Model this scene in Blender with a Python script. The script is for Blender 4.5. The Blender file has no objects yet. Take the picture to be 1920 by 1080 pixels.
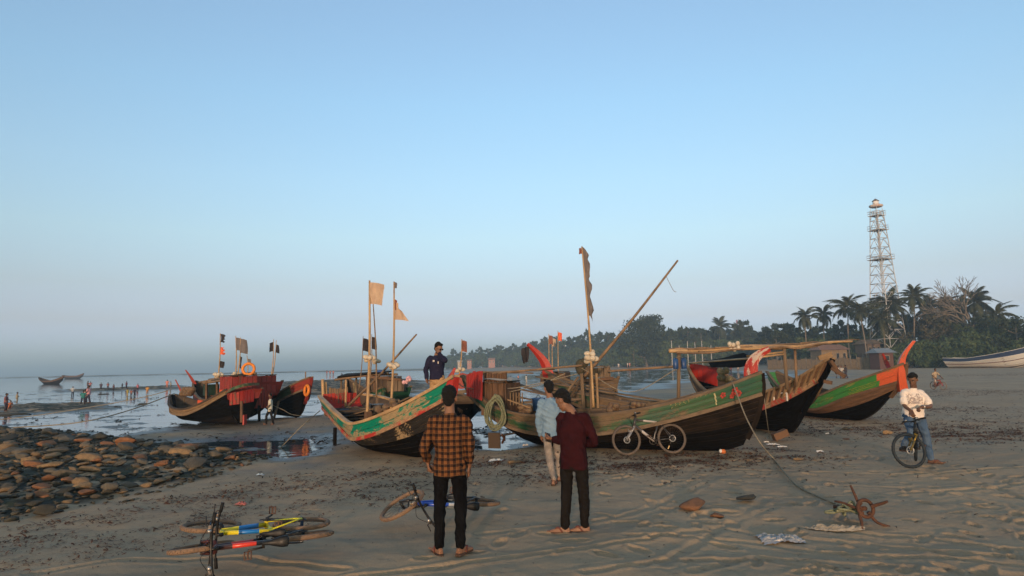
import bpy, bmesh, math, random
import numpy as np
from mathutils import Vector, Matrix, Euler
random.seed(7)
rng = np.random.default_rng(7)
C = bpy.context.scene.collection
SC = bpy.context.scene
PI = math.pi
rad = math.radians

# ------------------------------------------------------------------ camera
EYE = 1.92
FPX = 1200.0
PITCH, ROLL = rad(6.937), rad(-1.17)
cd = bpy.data.cameras.new('camera')
cam = bpy.data.objects.new('camera', cd)
C.objects.link(cam)
cd.sensor_width = 36.0
cd.lens = FPX / 1920 * 36
cd.clip_start, cd.clip_end = 0.1, 20000
CAM_R = Matrix.Rotation(PI / 2 + PITCH, 3, 'X') @ Matrix.Rotation(ROLL, 3, 'Z')
cam.matrix_world = Matrix.Translation((0, 0, EYE)) @ CAM_R.to_4x4()
SC.camera = cam

# ------------------------------------------------------------------ sky, sun, exposure
SUN_EL, SUN_AZ = rad(4.5), rad(180 + 8)
w = bpy.data.worlds.new('World')
SC.world = w
w.use_nodes = True
nt = w.node_tree
nt.nodes.clear()
wo = nt.nodes.new('ShaderNodeOutputWorld')
bg = nt.nodes.new('ShaderNodeBackground')
sky = nt.nodes.new('ShaderNodeTexSky')
sky.sky_type = 'NISHITA'
sky.sun_disc = False
sky.sun_elevation = SUN_EL
sky.sun_rotation = SUN_AZ
sky.altitude = 0
sky.air_density = 1.0
sky.dust_density = 0.4
sky.ozone_density = 2.0
SKY_STRENGTH = 0.15
bg.inputs['Strength'].default_value = SKY_STRENGTH
# the low evening air: a tint by elevation, used on the side away from the sun
tc = nt.nodes.new('ShaderNodeTexCoord')
sx = nt.nodes.new('ShaderNodeSeparateXYZ')
nt.links.new(tc.outputs['Generated'], sx.inputs[0])
rp = nt.nodes.new('ShaderNodeValToRGB')
nt.links.new(sx.outputs['Z'], rp.inputs[0])
SKY_RAMP = [(0.0, (.47, .77, 2.3)), (.0297, (.54, .71, 1.85)), (.0711, (.65, .60, .99)), (.1208, (.80, .67, .80)),
            (.195, (1.05, .91, .90)), (.275, (1.18, 1.06, 1.03)), (.387, (1.27, 1.20, 1.16)), (.515, (1.40, 1.27, 1.22)), (1.0, (1.40, 1.27, 1.22))]
SKY_RAMP = [(p, tuple(v / 1.5 for v in c)) for p, c in SKY_RAMP]
cr = rp.color_ramp
while len(cr.elements) < len(SKY_RAMP):
    cr.elements.new(0.5)
for e, (p, c) in zip(cr.elements, SKY_RAMP):
    e.position = p
    e.color = (*c, 1)
mx = nt.nodes.new('ShaderNodeMix')
mx.data_type = 'RGBA'
mx.blend_type = 'MULTIPLY'
mx.inputs[0].default_value = 1.0
nt.links.new(sky.outputs[0], mx.inputs[6])
# towards the sunset an added warm tint, out of view, warms the fill light; the blue-grey evening tint belongs to the side away from the sun
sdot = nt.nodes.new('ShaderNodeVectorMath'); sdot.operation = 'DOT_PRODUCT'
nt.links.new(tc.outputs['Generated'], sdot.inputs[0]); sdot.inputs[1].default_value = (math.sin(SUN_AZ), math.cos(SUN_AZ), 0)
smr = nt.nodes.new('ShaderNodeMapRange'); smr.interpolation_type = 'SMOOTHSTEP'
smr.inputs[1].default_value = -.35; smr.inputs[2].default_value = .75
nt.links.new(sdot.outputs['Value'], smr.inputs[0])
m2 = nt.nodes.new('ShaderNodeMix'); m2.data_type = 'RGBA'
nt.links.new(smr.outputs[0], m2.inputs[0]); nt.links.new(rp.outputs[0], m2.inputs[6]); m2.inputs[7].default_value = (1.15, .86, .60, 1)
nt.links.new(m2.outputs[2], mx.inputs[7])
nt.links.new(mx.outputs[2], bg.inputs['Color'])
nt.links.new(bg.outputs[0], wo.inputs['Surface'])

sd = bpy.data.lights.new('sun', 'SUN')
sd.energy = 1.3
sd.angle = rad(1.5)
sd.color = (1.0, 0.67, 0.44)
sun = bpy.data.objects.new('sun', sd)
C.objects.link(sun)
SUN_DIR = Vector((math.sin(SUN_AZ) * math.cos(SUN_EL), math.cos(SUN_AZ) * math.cos(SUN_EL), math.sin(SUN_EL)))
sun.rotation_euler = SUN_DIR.to_track_quat('Z', 'Y').to_euler()

vs = SC.view_settings
vs.view_transform = 'Standard'
vs.look = 'None'
vs.gamma = 1
vs.use_curve_mapping = False
vs.exposure = 1.88
SC.render.engine = 'CYCLES'
SC.cycles.use_denoising = True
SC.cycles.max_bounces = 6
SC.cycles.volume_bounces = 0
SC.cycles.volume_step_rate = 4
SC.cycles.volume_max_steps = 64
SC.cycles.caustics_reflective = False
SC.cycles.caustics_refractive = False

# ------------------------------------------------------------------ where things stand
def ray(px, py):
    return CAM_R @ Vector(((px - 960) / FPX, -(py - 540) / FPX, -1.0))
def gnd(px, py, z=0.0):                 # the point of the beach seen at a place of the 1920 x 1080 photograph
    d = ray(px, py)
    return Vector((0, 0, EYE)) + d * ((z - EYE) / d.z)
def at(px, py, Y):                      # the point seen there at the distance Y in front of the camera
    d = ray(px, py)
    return Vector((0, 0, EYE)) + d * (Y / d.y)

# ------------------------------------------------------------------ noise on numpy arrays
_P = rng.permutation(256)
_P = np.concatenate([_P, _P, _P])
_G = rng.normal(size=(256, 2))
_G /= np.linalg.norm(_G, axis=1)[:, None]
def noise2(x, y):
    x = np.asarray(x, float); y = np.asarray(y, float)
    xi = np.floor(x).astype(int); yi = np.floor(y).astype(int)
    xf, yf = x - xi, y - yi
    u = xf * xf * xf * (xf * (xf * 6 - 15) + 10); v = yf * yf * yf * (yf * (yf * 6 - 15) + 10)
    def g(a, b, dx, dy):
        h = _P[_P[a & 255] + (b & 255)] & 255
        return _G[h, 0] * dx + _G[h, 1] * dy
    n00 = g(xi, yi, xf, yf); n10 = g(xi + 1, yi, xf - 1, yf)
    n01 = g(xi, yi + 1, xf, yf - 1); n11 = g(xi + 1, yi + 1, xf - 1, yf - 1)
    return ((n00 * (1 - u) + n10 * u) * (1 - v) + (n01 * (1 - u) + n11 * u) * v) * 1.5
def fbm(x, y, o=4, g=.5):
    s = 0; a = 1; f = 1
    for i in range(o):
        s = s + a * noise2(x * f + 17.3 * i, y * f - 9.1 * i); a *= g; f *= 2.03
    return s
def sstep(a, b, x):
    t = np.clip((x - a) / (b - a), 0, 1)
    return t * t * (3 - 2 * t)
def poly_sd(poly, X, Y):                # signed distance to a polygon, positive inside
    P = np.array([(p.x, p.y) for p in poly]); n = len(P)
    best = np.full(X.shape, 1e18); inside = np.zeros(X.shape, bool)
    for i in range(n):
        a, b = P[i], P[(i + 1) % n]
        e = b - a
        wx, wy = X - a[0], Y - a[1]
        t = np.clip((wx * e[0] + wy * e[1]) / (e @ e + 1e-12), 0, 1)
        d = (wx - e[0] * t) ** 2 + (wy - e[1] * t) ** 2
        best = np.minimum(best, d)
        c = ((a[1] > Y) != (b[1] > Y))
        with np.errstate(divide='ignore', invalid='ignore'):
            xc = a[0] + (Y - a[1]) / (b[1] - a[1] + 1e-18) * e[0]
        inside ^= c & (X < xc)
    return np.sqrt(best) * np.where(inside, 1, -1)
def px_poly(pts):
    return [gnd(*p) for p in pts]
def line_d(pts, X, Y):
    best = np.full(X.shape, 1e18)
    for a, b in zip(pts[:-1], pts[1:]):
        ex, ey = b[0] - a[0], b[1] - a[1]
        t = np.clip(((X - a[0]) * ex + (Y - a[1]) * ey) / (ex * ex + ey * ey + 1e-12), 0, 1)
        best = np.minimum(best, (X - a[0] - ex * t) ** 2 + (Y - a[1] - ey * t) ** 2)
    return np.sqrt(best)

# ------------------------------------------------------------------ materials
class NT:                               # small helper for node trees
    def __init__(s, name):
        s.m = bpy.data.materials.new(name); s.m.use_nodes = True
        s.t = s.m.node_tree
        s.b = s.t.nodes['Principled BSDF']
        s.out = s.t.nodes['Material Output']
    def n(s, kind, **k):
        o = s.t.nodes.new(kind)
        for a, v in k.items():
            setattr(o, a, v)
        return o
    def l(s, a, b): s.t.links.new(a, b)
    def coord(s, which='Object', scale=(1, 1, 1), loc=(0, 0, 0)):
        c = s.n('ShaderNodeTexCoord'); m = s.n('ShaderNodeMapping')
        m.inputs['Scale'].default_value = scale; m.inputs['Location'].default_value = loc
        s.l(c.outputs[which], m.inputs[0])
        return m.outputs[0]
    def noise(s, vec, scale, detail=4, rough=.55, dist=0.0):
        o = s.n('ShaderNodeTexNoise')
        o.inputs['Scale'].default_value = scale; o.inputs['Detail'].default_value = detail
        o.inputs['Roughness'].default_value = rough; o.inputs['Distortion'].default_value = dist
        s.l(vec, o.inputs['Vector'])
        return o.outputs['Fac']
    def ramp(s, fac, stops):
        o = s.n('ShaderNodeValToRGB'); c = o.color_ramp
        while len(c.elements) < len(stops): c.elements.new(.5)
        for e, (p, col) in zip(c.elements, stops):
            e.position = p; e.color = (*col, 1) if len(col) == 3 else col
        s.l(fac, o.inputs[0])
        return o.outputs[0]
    def step(s, fac, a, b):             # 0..1 between a and b
        o = s.n('ShaderNodeMapRange'); o.interpolation_type = 'SMOOTHSTEP'
        o.inputs[1].default_value = a; o.inputs[2].default_value = b
        s.l(fac, o.inputs[0])
        return o.outputs[0]
    def rng(s, fac, a, b, c, d):
        o = s.n('ShaderNodeMapRange')
        for i, v in enumerate((a, b, c, d)): o.inputs[i + 1].default_value = v
        s.l(fac, o.inputs[0])
        return o.outputs[0]
    def mix(s, fac, a, b, mode='MIX'):
        o = s.n('ShaderNodeMix', data_type='RGBA', blend_type=mode)
        for v, i in ((fac, 0), (a, 6), (b, 7)):
            if isinstance(v, bpy.types.NodeSocket): s.l(v, o.inputs[i])
            elif isinstance(v, (int, float)): o.inputs[i].default_value = v
            else: o.inputs[i].default_value = (*v, 1)
        return o.outputs[2]
    def math(s, op, a, b=0.0):
        o = s.n('ShaderNodeMath', operation=op)
        for v, i in ((a, 0), (b, 1)):
            if isinstance(v, bpy.types.NodeSocket): s.l(v, o.inputs[i])
            else: o.inputs[i].default_value = v
        return o.outputs[0]
    def attr(s, name):
        o = s.n('ShaderNodeAttribute'); o.attribute_name = name
        return o.outputs['Fac']
    def rand(s):
        return s.n('ShaderNodeObjectInfo').outputs['Random']
    def set(s, color=None, rough=None, metal=None, spec=None, bump=None, bstr=.3, bdist=.01):
        for v, k in ((color, 'Base Color'), (rough, 'Roughness'), (metal, 'Metallic'), (spec, 'Specular IOR Level')):
            if v is None: continue
            if isinstance(v, bpy.types.NodeSocket): s.l(v, s.b.inputs[k])
            else: s.b.inputs[k].default_value = (*v, 1) if isinstance(v, tuple) else v
        if bump is not None:
            o = s.n('ShaderNodeBump'); o.inputs['Strength'].default_value = bstr; o.inputs['Distance'].default_value = bdist
            s.l(bump, o.inputs['Height']); s.l(o.outputs[0], s.b.inputs['Normal'])
        return s.m
MATS = {}
def plain(name, c, rough=.7, c2=None, scale=6, metal=0.0, bump=.15, stretch=(1, 1, 1), spec=.3, vary=0.0, bdist=.01):
    """a colour broken up by grain, wear and dust; c2 is the second tone"""
    if name in MATS: return MATS[name]
    k = NT(name); v = k.coord('Object', stretch)
    n1 = k.noise(v, scale, 5, .6); n2 = k.noise(v, scale * 5.3, 3, .6)
    c2 = c2 or tuple(x * .62 for x in c)
    col = k.mix(k.step(n1, .36, .66), c, c2)
    col = k.mix(k.rng(n2, .3, .7, 0.0, .35), col, tuple(x * .55 for x in c))
    if vary:
        col = k.mix(k.rng(k.rand(), 0, 1, 0, vary), col, tuple(x * .4 for x in c2))
    k.set(color=col, rough=k.rng(n2, .2, .8, max(.05, rough - .12), min(1, rough + .1)), metal=metal, spec=spec, bump=n2, bstr=bump, bdist=bdist)
    MATS[name] = k.m
    return k.m

# ------------------------------------------------------------------ meshes
class MB:
    """collects simple solids and links them as ONE mesh object"""
    def __init__(s): s.v = []; s.f = []; s.m = []; s.sm = []; s.uv = []
    def add(s, verts, faces, mi=0, smooth=False, uvs=None):
        b = len(s.v); s.v += [tuple(v) for v in verts]
        for i, f in enumerate(faces):
            s.f.append(tuple(b + q for q in f)); s.m.append(mi); s.sm.append(smooth)
            s.uv.append(uvs[i] if uvs else None)
        return s
    def box(s, c, size, rot=None, mi=0):
        c = Vector(c); h = Vector(size) * .5; R = rot if rot is not None else Matrix.Identity(3)
        vs = [c + R @ Vector((x * h.x, y * h.y, z * h.z)) for x in (-1, 1) for y in (-1, 1) for z in (-1, 1)]
        return s.add(vs, [(0, 1, 3, 2), (4, 6, 7, 5), (0, 4, 5, 1), (2, 3, 7, 6), (0, 2, 6, 4), (1, 5, 7, 3)], mi)
    def beam(s, a, b, w, h=None, up=(0, 0, 1), mi=0):     # squared bar from a to b
        a, b = Vector(a), Vector(b); h = h or w; d = (b - a)
        x = d.normalized(); u = Vector(up)
        if abs(x.dot(u)) > .97: u = Vector((1, 0, 0))
        y = u.cross(x).normalized(); z = x.cross(y)
        R = Matrix((x, y, z)).transposed()
        return s.box((a + b) / 2, (d.length, w, h), R, mi)
    def tube(s, pts, r, n=8, mi=0, caps=True, smooth=True):
        pts = [Vector(p) for p in pts]; k = len(pts)
        rs = [r] * k if isinstance(r, (int, float)) else list(r)
        vs = []; up = None
        for i, p in enumerate(pts):
            t = (pts[min(i + 1, k - 1)] - pts[max(i - 1, 0)]).normalized()
            if up is None:
                up = Vector((0, 0, 1)) if abs(t.z) < .9 else Vector((1, 0, 0))
            y = t.cross(up)
            if y.length < 1e-5: y = t.cross(Vector((.3, 1, .2)))
            y.normalize(); z = y.cross(t).normalized(); up = z
            for j in range(n):
                a = 2 * PI * j / n
                vs.append(p + (y * math.cos(a) + z * math.sin(a)) * rs[i])
        fs = [(i * n + j, i * n + (j + 1) % n, (i + 1) * n + (j + 1) % n, (i + 1) * n + j) for i in range(k - 1) for j in range(n)]
        if caps: fs += [tuple(range(n))[::-1], tuple((k - 1) * n + j for j in range(n))]
        return s.add(vs, fs, mi, smooth)
    def loft(s, rings, mi=0, closed=True, caps=True, smooth=True):   # rings: lists of points of equal length
        n = len(rings[0]); k = len(rings); vs = [p for r in rings for p in r]
        m = n if closed else n - 1
        fs = [(i * n + j, i * n + (j + 1) % n, (i + 1) * n + (j + 1) % n, (i + 1) * n + j) for i in range(k - 1) for j in range(m)]
        if caps and closed: fs += [tuple(range(n))[::-1], tuple((k - 1) * n + j for j in range(n))]
        return s.add(vs, fs, mi, smooth)
    def ball(s, c, r, mi=0, nu=12, nv=8, rot=None):
        c = Vector(c); r = Vector((r, r, r)) if isinstance(r, (int, float)) else Vector(r)
        R = rot if rot is not None else Matrix.Identity(3)
        vs = [c + R @ Vector((0, 0, r.z))]
        for i in range(1, nv):
            a = PI * i / nv
            for j in range(nu):
                b = 2 * PI * j / nu
                vs.append(c + R @ Vector((r.x * math.sin(a) * math.cos(b), r.y * math.sin(a) * math.sin(b), r.z * math.cos(a))))
        vs.append(c + R @ Vector((0, 0, -r.z))); e = len(vs) - 1
        fs = [(0, 1 + j, 1 + (j + 1) % nu) for j in range(nu)]
        for i in range(nv - 2):
            for j in range(nu):
                a = 1 + i * nu + j; b = 1 + i * nu + (j + 1) % nu
                fs.append((a, a + nu, b + nu, b))
        o = 1 + (nv - 2) * nu
        fs += [(o + j, e, o + (j + 1) % nu) for j in range(nu)]
        return s.add(vs, fs, mi, True)
    def ring(s, c, R, r, axis=(0, 1, 0), n=32, m=8, mi=0, flat=1.0, a0=0.0, a1=2 * PI):     # torus
        ax = Vector(axis).normalized(); u = ax.orthogonal().normalized(); v = ax.cross(u); c = Vector(c)
        full = abs(a1 - a0 - 2 * PI) < 1e-6; k = n if full else n + 1
        vs = []
        for i in range(k):
            a = a0 + (a1 - a0) * i / n; d = u * math.cos(a) + v * math.sin(a)
            for j in range(m):
                b = 2 * PI * j / m
                vs.append(c + d * (R + r * math.cos(b)) + ax * (r * flat * math.sin(b)))
        fs = [(i % k * m + j, (i + 1) % k * m + j, (i + 1) % k * m + (j + 1) % m, i % k * m + (j + 1) % m) for i in range(k if full else n) for j in range(m)]
        return s.add(vs, fs, mi, True)
    def mesh(s, name, mats):
        me = bpy.data.meshes.new(name)
        me.from_pydata(s.v, [], s.f)
        for m in (mats if isinstance(mats, (list, tuple)) else [mats]): me.materials.append(m)
        me.polygons.foreach_set('material_index', s.m)
        me.polygons.foreach_set('use_smooth', s.sm)
        if any(u is not None for u in s.uv):
            ul = me.uv_layers.new(name='UVMap'); flat = []
            for f, u in zip(s.f, s.uv):
                for q in (u if u is not None else [(0, 0)] * len(f)): flat += [q[0], q[1]]
            ul.data.foreach_set('uv', flat)
        me.update()
        return me
    def build(s, name, mats, parent=None):
        return link(name, s.mesh(name, mats), parent)
def link(name, data, parent=None):
    o = bpy.data.objects.new(name, data); C.objects.link(o)
    if parent is not None: o.parent = parent
    return o
def np_mesh(name, V, F, mat, smooth=True):
    me = bpy.data.meshes.new(name)
    V = np.asarray(V, np.float32); F = np.asarray(F, np.int32); k = F.shape[1]
    me.vertices.add(len(V)); me.vertices.foreach_set('co', V.ravel())
    me.loops.add(F.size); me.loops.foreach_set('vertex_index', F.ravel())
    me.polygons.add(len(F)); me.polygons.foreach_set('loop_start', np.arange(0, F.size, k, dtype=np.int32))
    me.polygons.foreach_set('use_smooth', np.full(len(F), smooth))
    me.update(calc_edges=True)
    for m in (mat if isinstance(mat, (list, tuple)) else [mat]): me.materials.append(m)
    return me
def tag(o, label, cat, group=None):
    o['label'] = label; o['category'] = cat
    if group: o['group'] = group
    return o
def thing(name, label, cat, loc=(0, 0, 0), rz=0.0, group=None):
    o = bpy.data.objects.new(name, None); C.objects.link(o)
    o.empty_display_size = .2; o.location = loc; o.rotation_euler = (0, 0, rz)
    return tag(o, label, cat, group)
def kind(o, k):
    o['kind'] = k
    return o
KIDS = {}
def dup(root, label=None, group=None):  # a copy of a thing with copies of its parts and sub-parts
    r = root.copy(); C.objects.link(r)
    if label: r['label'] = label
    if group: r['group'] = group
    for ch in root.children:
        c = ch.copy(); C.objects.link(c); c.parent = r
        for g in ch.children:
            d = g.copy(); C.objects.link(d); d.parent = c
    return r
def curve(pts):                         # smooth table: monotone x, cubic through the points
    X = [p[0] for p in pts]; Y = [p[1] for p in pts]; n = len(X)
    d = [(Y[i + 1] - Y[i]) / (X[i + 1] - X[i]) for i in range(n - 1)]
    m = [d[0]] + [0 if d[i - 1] * d[i] <= 0 else (d[i - 1] + d[i]) / 2 for i in range(1, n - 1)] + [d[-1]]
    def f(x):
        x = min(max(x, X[0]), X[-1]); i = 0
        while i < n - 2 and x > X[i + 1]: i += 1
        h = X[i + 1] - X[i]; t = (x - X[i]) / h
        return (Y[i] * (1 + 2 * t) * (1 - t) ** 2 + m[i] * h * t * (1 - t) ** 2 + Y[i + 1] * t * t * (3 - 2 * t) + m[i + 1] * h * t * t * (t - 1))
    return f
def path_curve(pts, n=24):              # Catmull-Rom through 3-D points
    pts = [Vector(p) for p in pts]; P = [pts[0] * 2 - pts[1]] + pts + [pts[-1] * 2 - pts[-2]]
    out = []
    seg = len(pts) - 1; per = max(2, n // seg)
    for i in range(seg):
        a, b, c, d = P[i:i + 4]
        for j in range(per):
            t = j / per
            out.append(.5 * ((2 * b) + (c - a) * t + (2 * a - 5 * b + 4 * c - d) * t * t + (3 * b - a - 3 * c + d) * t ** 3))
    return out + [pts[-1]]

# ------------------------------------------------------------------ the beach, one sheet out to the horizon
SEA_Z = -0.07
WATER = [   # outlines of the standing water as seen in the photograph, put down on the ground
    [(-900, 900), (-300, 845), (0, 806), (120, 812), (225, 826), (240, 812), (330, 799), (470, 786), (560, 781), (640, 776), (760, 764), (850, 757), (890, 738), (905, 712), (860, 699),
     (800, 695), (600, 697.5), (300, 703), (0, 708.5), (-900, 727)],
    [(296, 829), (380, 824), (470, 822), (600, 813), (640, 826), (600, 846), (520, 858), (430, 850), (340, 841)],
    [(800, 796), (870, 780), (940, 772), (1010, 790), (992, 836), (935, 842), (880, 837), (840, 826)],
    [(890, 716), (1000, 699), (1150, 693.5), (1300, 692.5), (1445, 700), (1455, 708), (1312, 710), (1240, 717), (1188, 727), (1168, 742), (1095, 742), (900, 762)],
]
WATER = [px_poly(p) for p in WATER]
ROCKS = px_poly([(-260, 800), (60, 803), (230, 822), (400, 838), (490, 853), (475, 872), (330, 907), (230, 928), (110, 955), (0, 972), (-200, 1010)])
WEEDBANK = [px_poly(p) for p in ([(516, 716), (640, 711), (800, 713), (812, 726), (770, 741), (560, 742), (500, 733)],
                                 [(20, 757), (190, 754), (192, 765), (60, 776), (-40, 778)], [(120, 730), (330, 722), (345, 729), (130, 734)])]
OPEN_SEA = px_poly([(-2000, 830), (-900, 780), (0, 735), (300, 722), (520, 712), (640, 706), (800, 701), (850, 697.2), (800, 695), (600, 696.5), (300, 702), (0, 708), (-2000, 752)])
# lines of red-brown sea weed left by the tide
WRACK = [[(0, 1010), (130, 985), (300, 945), (420, 928), (520, 912), (640, 893), (760, 885), (860, 868)],
         [(-40, 1065), (140, 1030), (300, 1000), (420, 968), (560, 944), (700, 925), (790, 905), (980, 895), (1100, 893)],
         [(880, 878), (960, 868), (1010, 866), (1080, 860), (1240, 862), (1330, 850), (1430, 850), (1500, 846)],
         [(1100, 882), (1200, 872), (1330, 866), (1480, 858)],
         [(1460, 800), (1560, 790), (1640, 770), (1760, 765), (1860, 770)],
         [(1500, 812), (1620, 806), (1700, 800), (1800, 802), (1920, 790)],
         [(1760, 820), (1840, 815), (1960, 812)], [(1700, 745), (1800, 735), (1940, 735)], [(1800, 705), (1960, 700)]]
WRACK = [[tuple(gnd(*p).xy) for p in l] for l in WRACK]
TRACKS = [[(640, 1090), (900, 1050), (1200, 1010), (1330, 990), (1450, 950)], [(1290, 1075), (1420, 1040), (1600, 1058), (1800, 1072), (1960, 1080)],
          [(1180, 1000), (1400, 1010), (1560, 1032), (1750, 1040), (1960, 1065)], [(1500, 985), (1700, 1000), (1960, 1030)],
          [(1560, 905), (1720, 915), (1800, 925), (1960, 965)], [(1730, 880), (1830, 905), (1960, 945)], [(1240, 1060), (1330, 1000), (1440, 930)], [(1480, 930), (1600, 925), (1800, 918), (1960, 905)],
          [(1100, 1075), (1250, 1052), (1420, 1048), (1620, 1066)], [(1330, 985), (1480, 1000), (1660, 1018), (1960, 1050)], [(900, 1000), (1020, 985), (1180, 960), (1320, 905)], [(60, 1075), (220, 1050), (420, 1045), (640, 1070)], [(1380, 880), (1520, 884), (1700, 888), (1960, 880)]]
TRACKS = [[tuple(gnd(*p).xy) for p in l] for l in TRACKS]
foot_rng = np.random.default_rng(5)
FEET = []
for _ in range(480):
    fx = foot_rng.uniform(-4, 8); fy = foot_rng.uniform(3.6, 13)
    dens = sstep(-1.5, 3.5, fx) * .85 + .12
    if foot_rng.uniform() < dens: FEET.append((fx, fy, foot_rng.uniform(0, PI), foot_rng.uniform(.7, 1.2)))

INLAND = [at(px, 690, Y_) for px, Y_ in ((836, 430), (1000, 385), (1150, 232), (1300, 218), (1440, 205), (1500, 152), (1700, 127), (1790, 130), (1960, 120), (2300, 110))] + [Vector((900, 600, 0)), Vector((3000, 3000, 0)), Vector((0, 5000, 0))]
def wet_sd(X, Y):
    jx = X + 1.2 * fbm(X * .12, Y * .12 + 40, 4) * np.clip(Y / 30, .25, 4); jy = Y + 1.2 * fbm(X * .12 + 70, Y * .12, 4) * np.clip(Y / 30, .25, 4)
    return np.max([poly_sd(p, jx, jy) for p in WATER], axis=0)
def ground_fields(X, Y):
    D = np.hypot(X, Y)
    sdw = wet_sd(X, Y)
    edge = np.clip(D / 14, .7, 30)
    sea = poly_sd(OPEN_SEA, X, Y)
    h = .05 * fbm(X * .16, Y * .16, 3) * sstep(3, 9, D) + .018 * fbm(X * .9, Y * .9, 3)
    # the dry beach lies a little higher than the flats; the flats sink under the water sheet
    h = h * (1 - .8 * sstep(-.6, .6, sdw / edge)) - .105 * sstep(-.8, .9, sdw / edge)
    flats = sstep(-.2, 1.2, sdw / edge)
    lump = fbm(X * .55, Y * .8 + 11, 4, .6)
    h += flats * (.060 * lump * (1 - sstep(0, 40, sea)) + .006)
    h -= sstep(-5, 40, sea) * .5
    bank = np.max([poly_sd(p, X + 2 * fbm(X * .2, Y * .2, 3), Y + 3 * fbm(X * .2 + 9, Y * .2, 3)) for p in WEEDBANK], axis=0)
    bank = sstep(-2.0, 2.5, bank)
    rkb = sstep(-.25, .5, poly_sd(ROCKS, X + .3 * fbm(X * 1.2, Y * 1.2, 2), Y + .3 * fbm(X * 1.2 + 8, Y * 1.2, 2)))
    h += bank * (.14 + .07 * fbm(X * .7, Y * .7, 4))
    rk = poly_sd(ROCKS, X, Y)
    h += sstep(-.5, 2.2, rk) * .12 + sstep(-.1, .3, rk) * .02 * fbm(X * 3, Y * 3, 3)
    # far land behind the flats, rising to a low dune
    inl = poly_sd(INLAND, X + 4 * fbm(X * .03, Y * .03, 3), Y + 6 * fbm(X * .03 + 9, Y * .03, 3))
    h += sstep(-8, 60, inl) * (1.3 + 1.2 * sstep(60, -60, X))
    # relief of the near sand
    near = 1 - sstep(14, 30, D)
    dry = near * (1 - sstep(-.5, .1, sdw)) * (1 - sstep(-.2, .3, rk))
    rough = sstep(-3.0, 3.0, X - .1 * Y) * .8 + .35
    h += dry * rough * (.006 * fbm(X * 2.6, Y * 2.6 + 5, 3, .5) + .006 * np.abs(fbm(X * 8, Y * 11, 3, .6)) - .006 * sstep(.25, .6, fbm(X * 3.4 + 40, Y * 4.2, 2)))
    tr = np.zeros_like(X)
    for l in TRACKS:
        d = line_d(l, X + .05 * fbm(X * 1.7, Y * 1.7, 2), Y + .05 * fbm(X * 1.7 + 5, Y * 1.7, 2))
        tr += -np.exp(-(d / .055) ** 2) * .030 * (1 + .3 * np.sin(60 * (X + Y))) + np.exp(-((d - .10) / .04) ** 2) * .015
    h += dry * np.clip(tr, -.022, .012) * (.65 + .5 * fbm(X * .5 + 3, Y * .5, 2))
    ft = np.zeros_like(X)
    for fx, fy, a, s in FEET:
        m = (np.abs(X - fx) < .45) & (np.abs(Y - fy) < .45)
        if not m.any(): continue
        dx, dy = X[m] - fx, Y[m] - fy
        u = (dx * math.cos(a) + dy * math.sin(a)) / (.15 * s); v = (-dx * math.sin(a) + dy * math.cos(a)) / (.065 * s)
        r = np.sqrt(u * u + v * v)
        ft[m] += -np.exp(-r ** 4) * .032 + np.exp(-((r - 1.3) / .22) ** 2) * .013
    h += dry * ft
    h = np.where((sdw / edge < -1.0) & (D < 40), np.maximum(h, SEA_Z + .014), h)
    weed = np.zeros_like(X)
    for l in WRACK:
        d = line_d(l, X + .5 * fbm(X * .7, Y * .7 + 3, 3), Y + .5 * fbm(X * .7 + 31, Y * .7, 3))
        wd = np.clip(D * .075, .4, 2.4)
        weed = np.maximum(weed, np.exp(-(d / wd) ** 2))
    return h, sdw, np.maximum(bank, rkb), weed, D
def beach_z(x, y):
    return float(ground_fields(np.array([float(x)]), np.array([float(y)]))[0][0])

th = np.concatenate([np.linspace(-46, 46, 760), np.linspace(46, 314, 70)[1:-1]])
th = np.radians(th)
rr = np.concatenate([np.geomspace(2.6, 26, 620, endpoint=False), np.geomspace(26, 420, 300, endpoint=False), np.geomspace(420, 9000, 40)])
rr = np.concatenate([[.4, 1.2], rr])
T, R_ = np.meshgrid(th, rr)
GX = (R_ * np.sin(T)).ravel(); GY = (R_ * np.cos(T)).ravel()
GH, GSD, GBANK, GWEED, GD = ground_fields(GX, GY)
GH = np.where(GY < 1.0, np.minimum(GH, .05), GH)
nt_, nr_ = len(th), len(rr)
idx = np.arange(nt_ * nr_).reshape(nr_, nt_)
a = idx[:-1]; b = idx[1:]
an = np.roll(a, -1, 1); bn = np.roll(b, -1, 1)
GF = np.stack([a, an, bn, b], -1).reshape(-1, 4)[:, ::-1]
GV = np.stack([GX, GY, GH], -1)

k = NT('beach_sand')
geo = k.n('ShaderNodeNewGeometry')
pos = geo.outputs['Position']
sz = k.n('ShaderNodeSeparateXYZ'); k.l(pos, sz.inputs[0])
n_big = k.noise(pos, .35, 4); n_mid = k.noise(pos, 3.0, 5, .6); n_fine = k.noise(pos, 60, 4, .7); n_grit = k.noise(pos, 240, 2, .7)
dry = k.mix(k.step(n_big, .35, .65), (.45, .325, .205), (.345, .25, .16))
dry = k.mix(k.rng(n_mid, .3, .7, 0, .5), dry, (.48, .34, .205))
dry = k.mix(k.rng(n_fine, .25, .75, 0, .5), dry, (.20, .15, .105))
dry = k.mix(k.step(n_grit, .60, .76), dry, (.05, .04, .033))
str_ = k.n('ShaderNodeMapping'); str_.inputs['Scale'].default_value = (.55, 1.6, 1); k.l(pos, str_.inputs[0])
dry = k.mix(k.math('MULTIPLY', k.step(k.noise(str_.outputs[0], 7, 6, .72), .56, .70), .6), dry, (.10, .075, .055))
dry = k.mix(k.math('MULTIPLY', k.step(k.noise(str_.outputs[0], 1.1, 4, .6), .50, .66), .35), dry, (.19, .155, .12))
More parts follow.
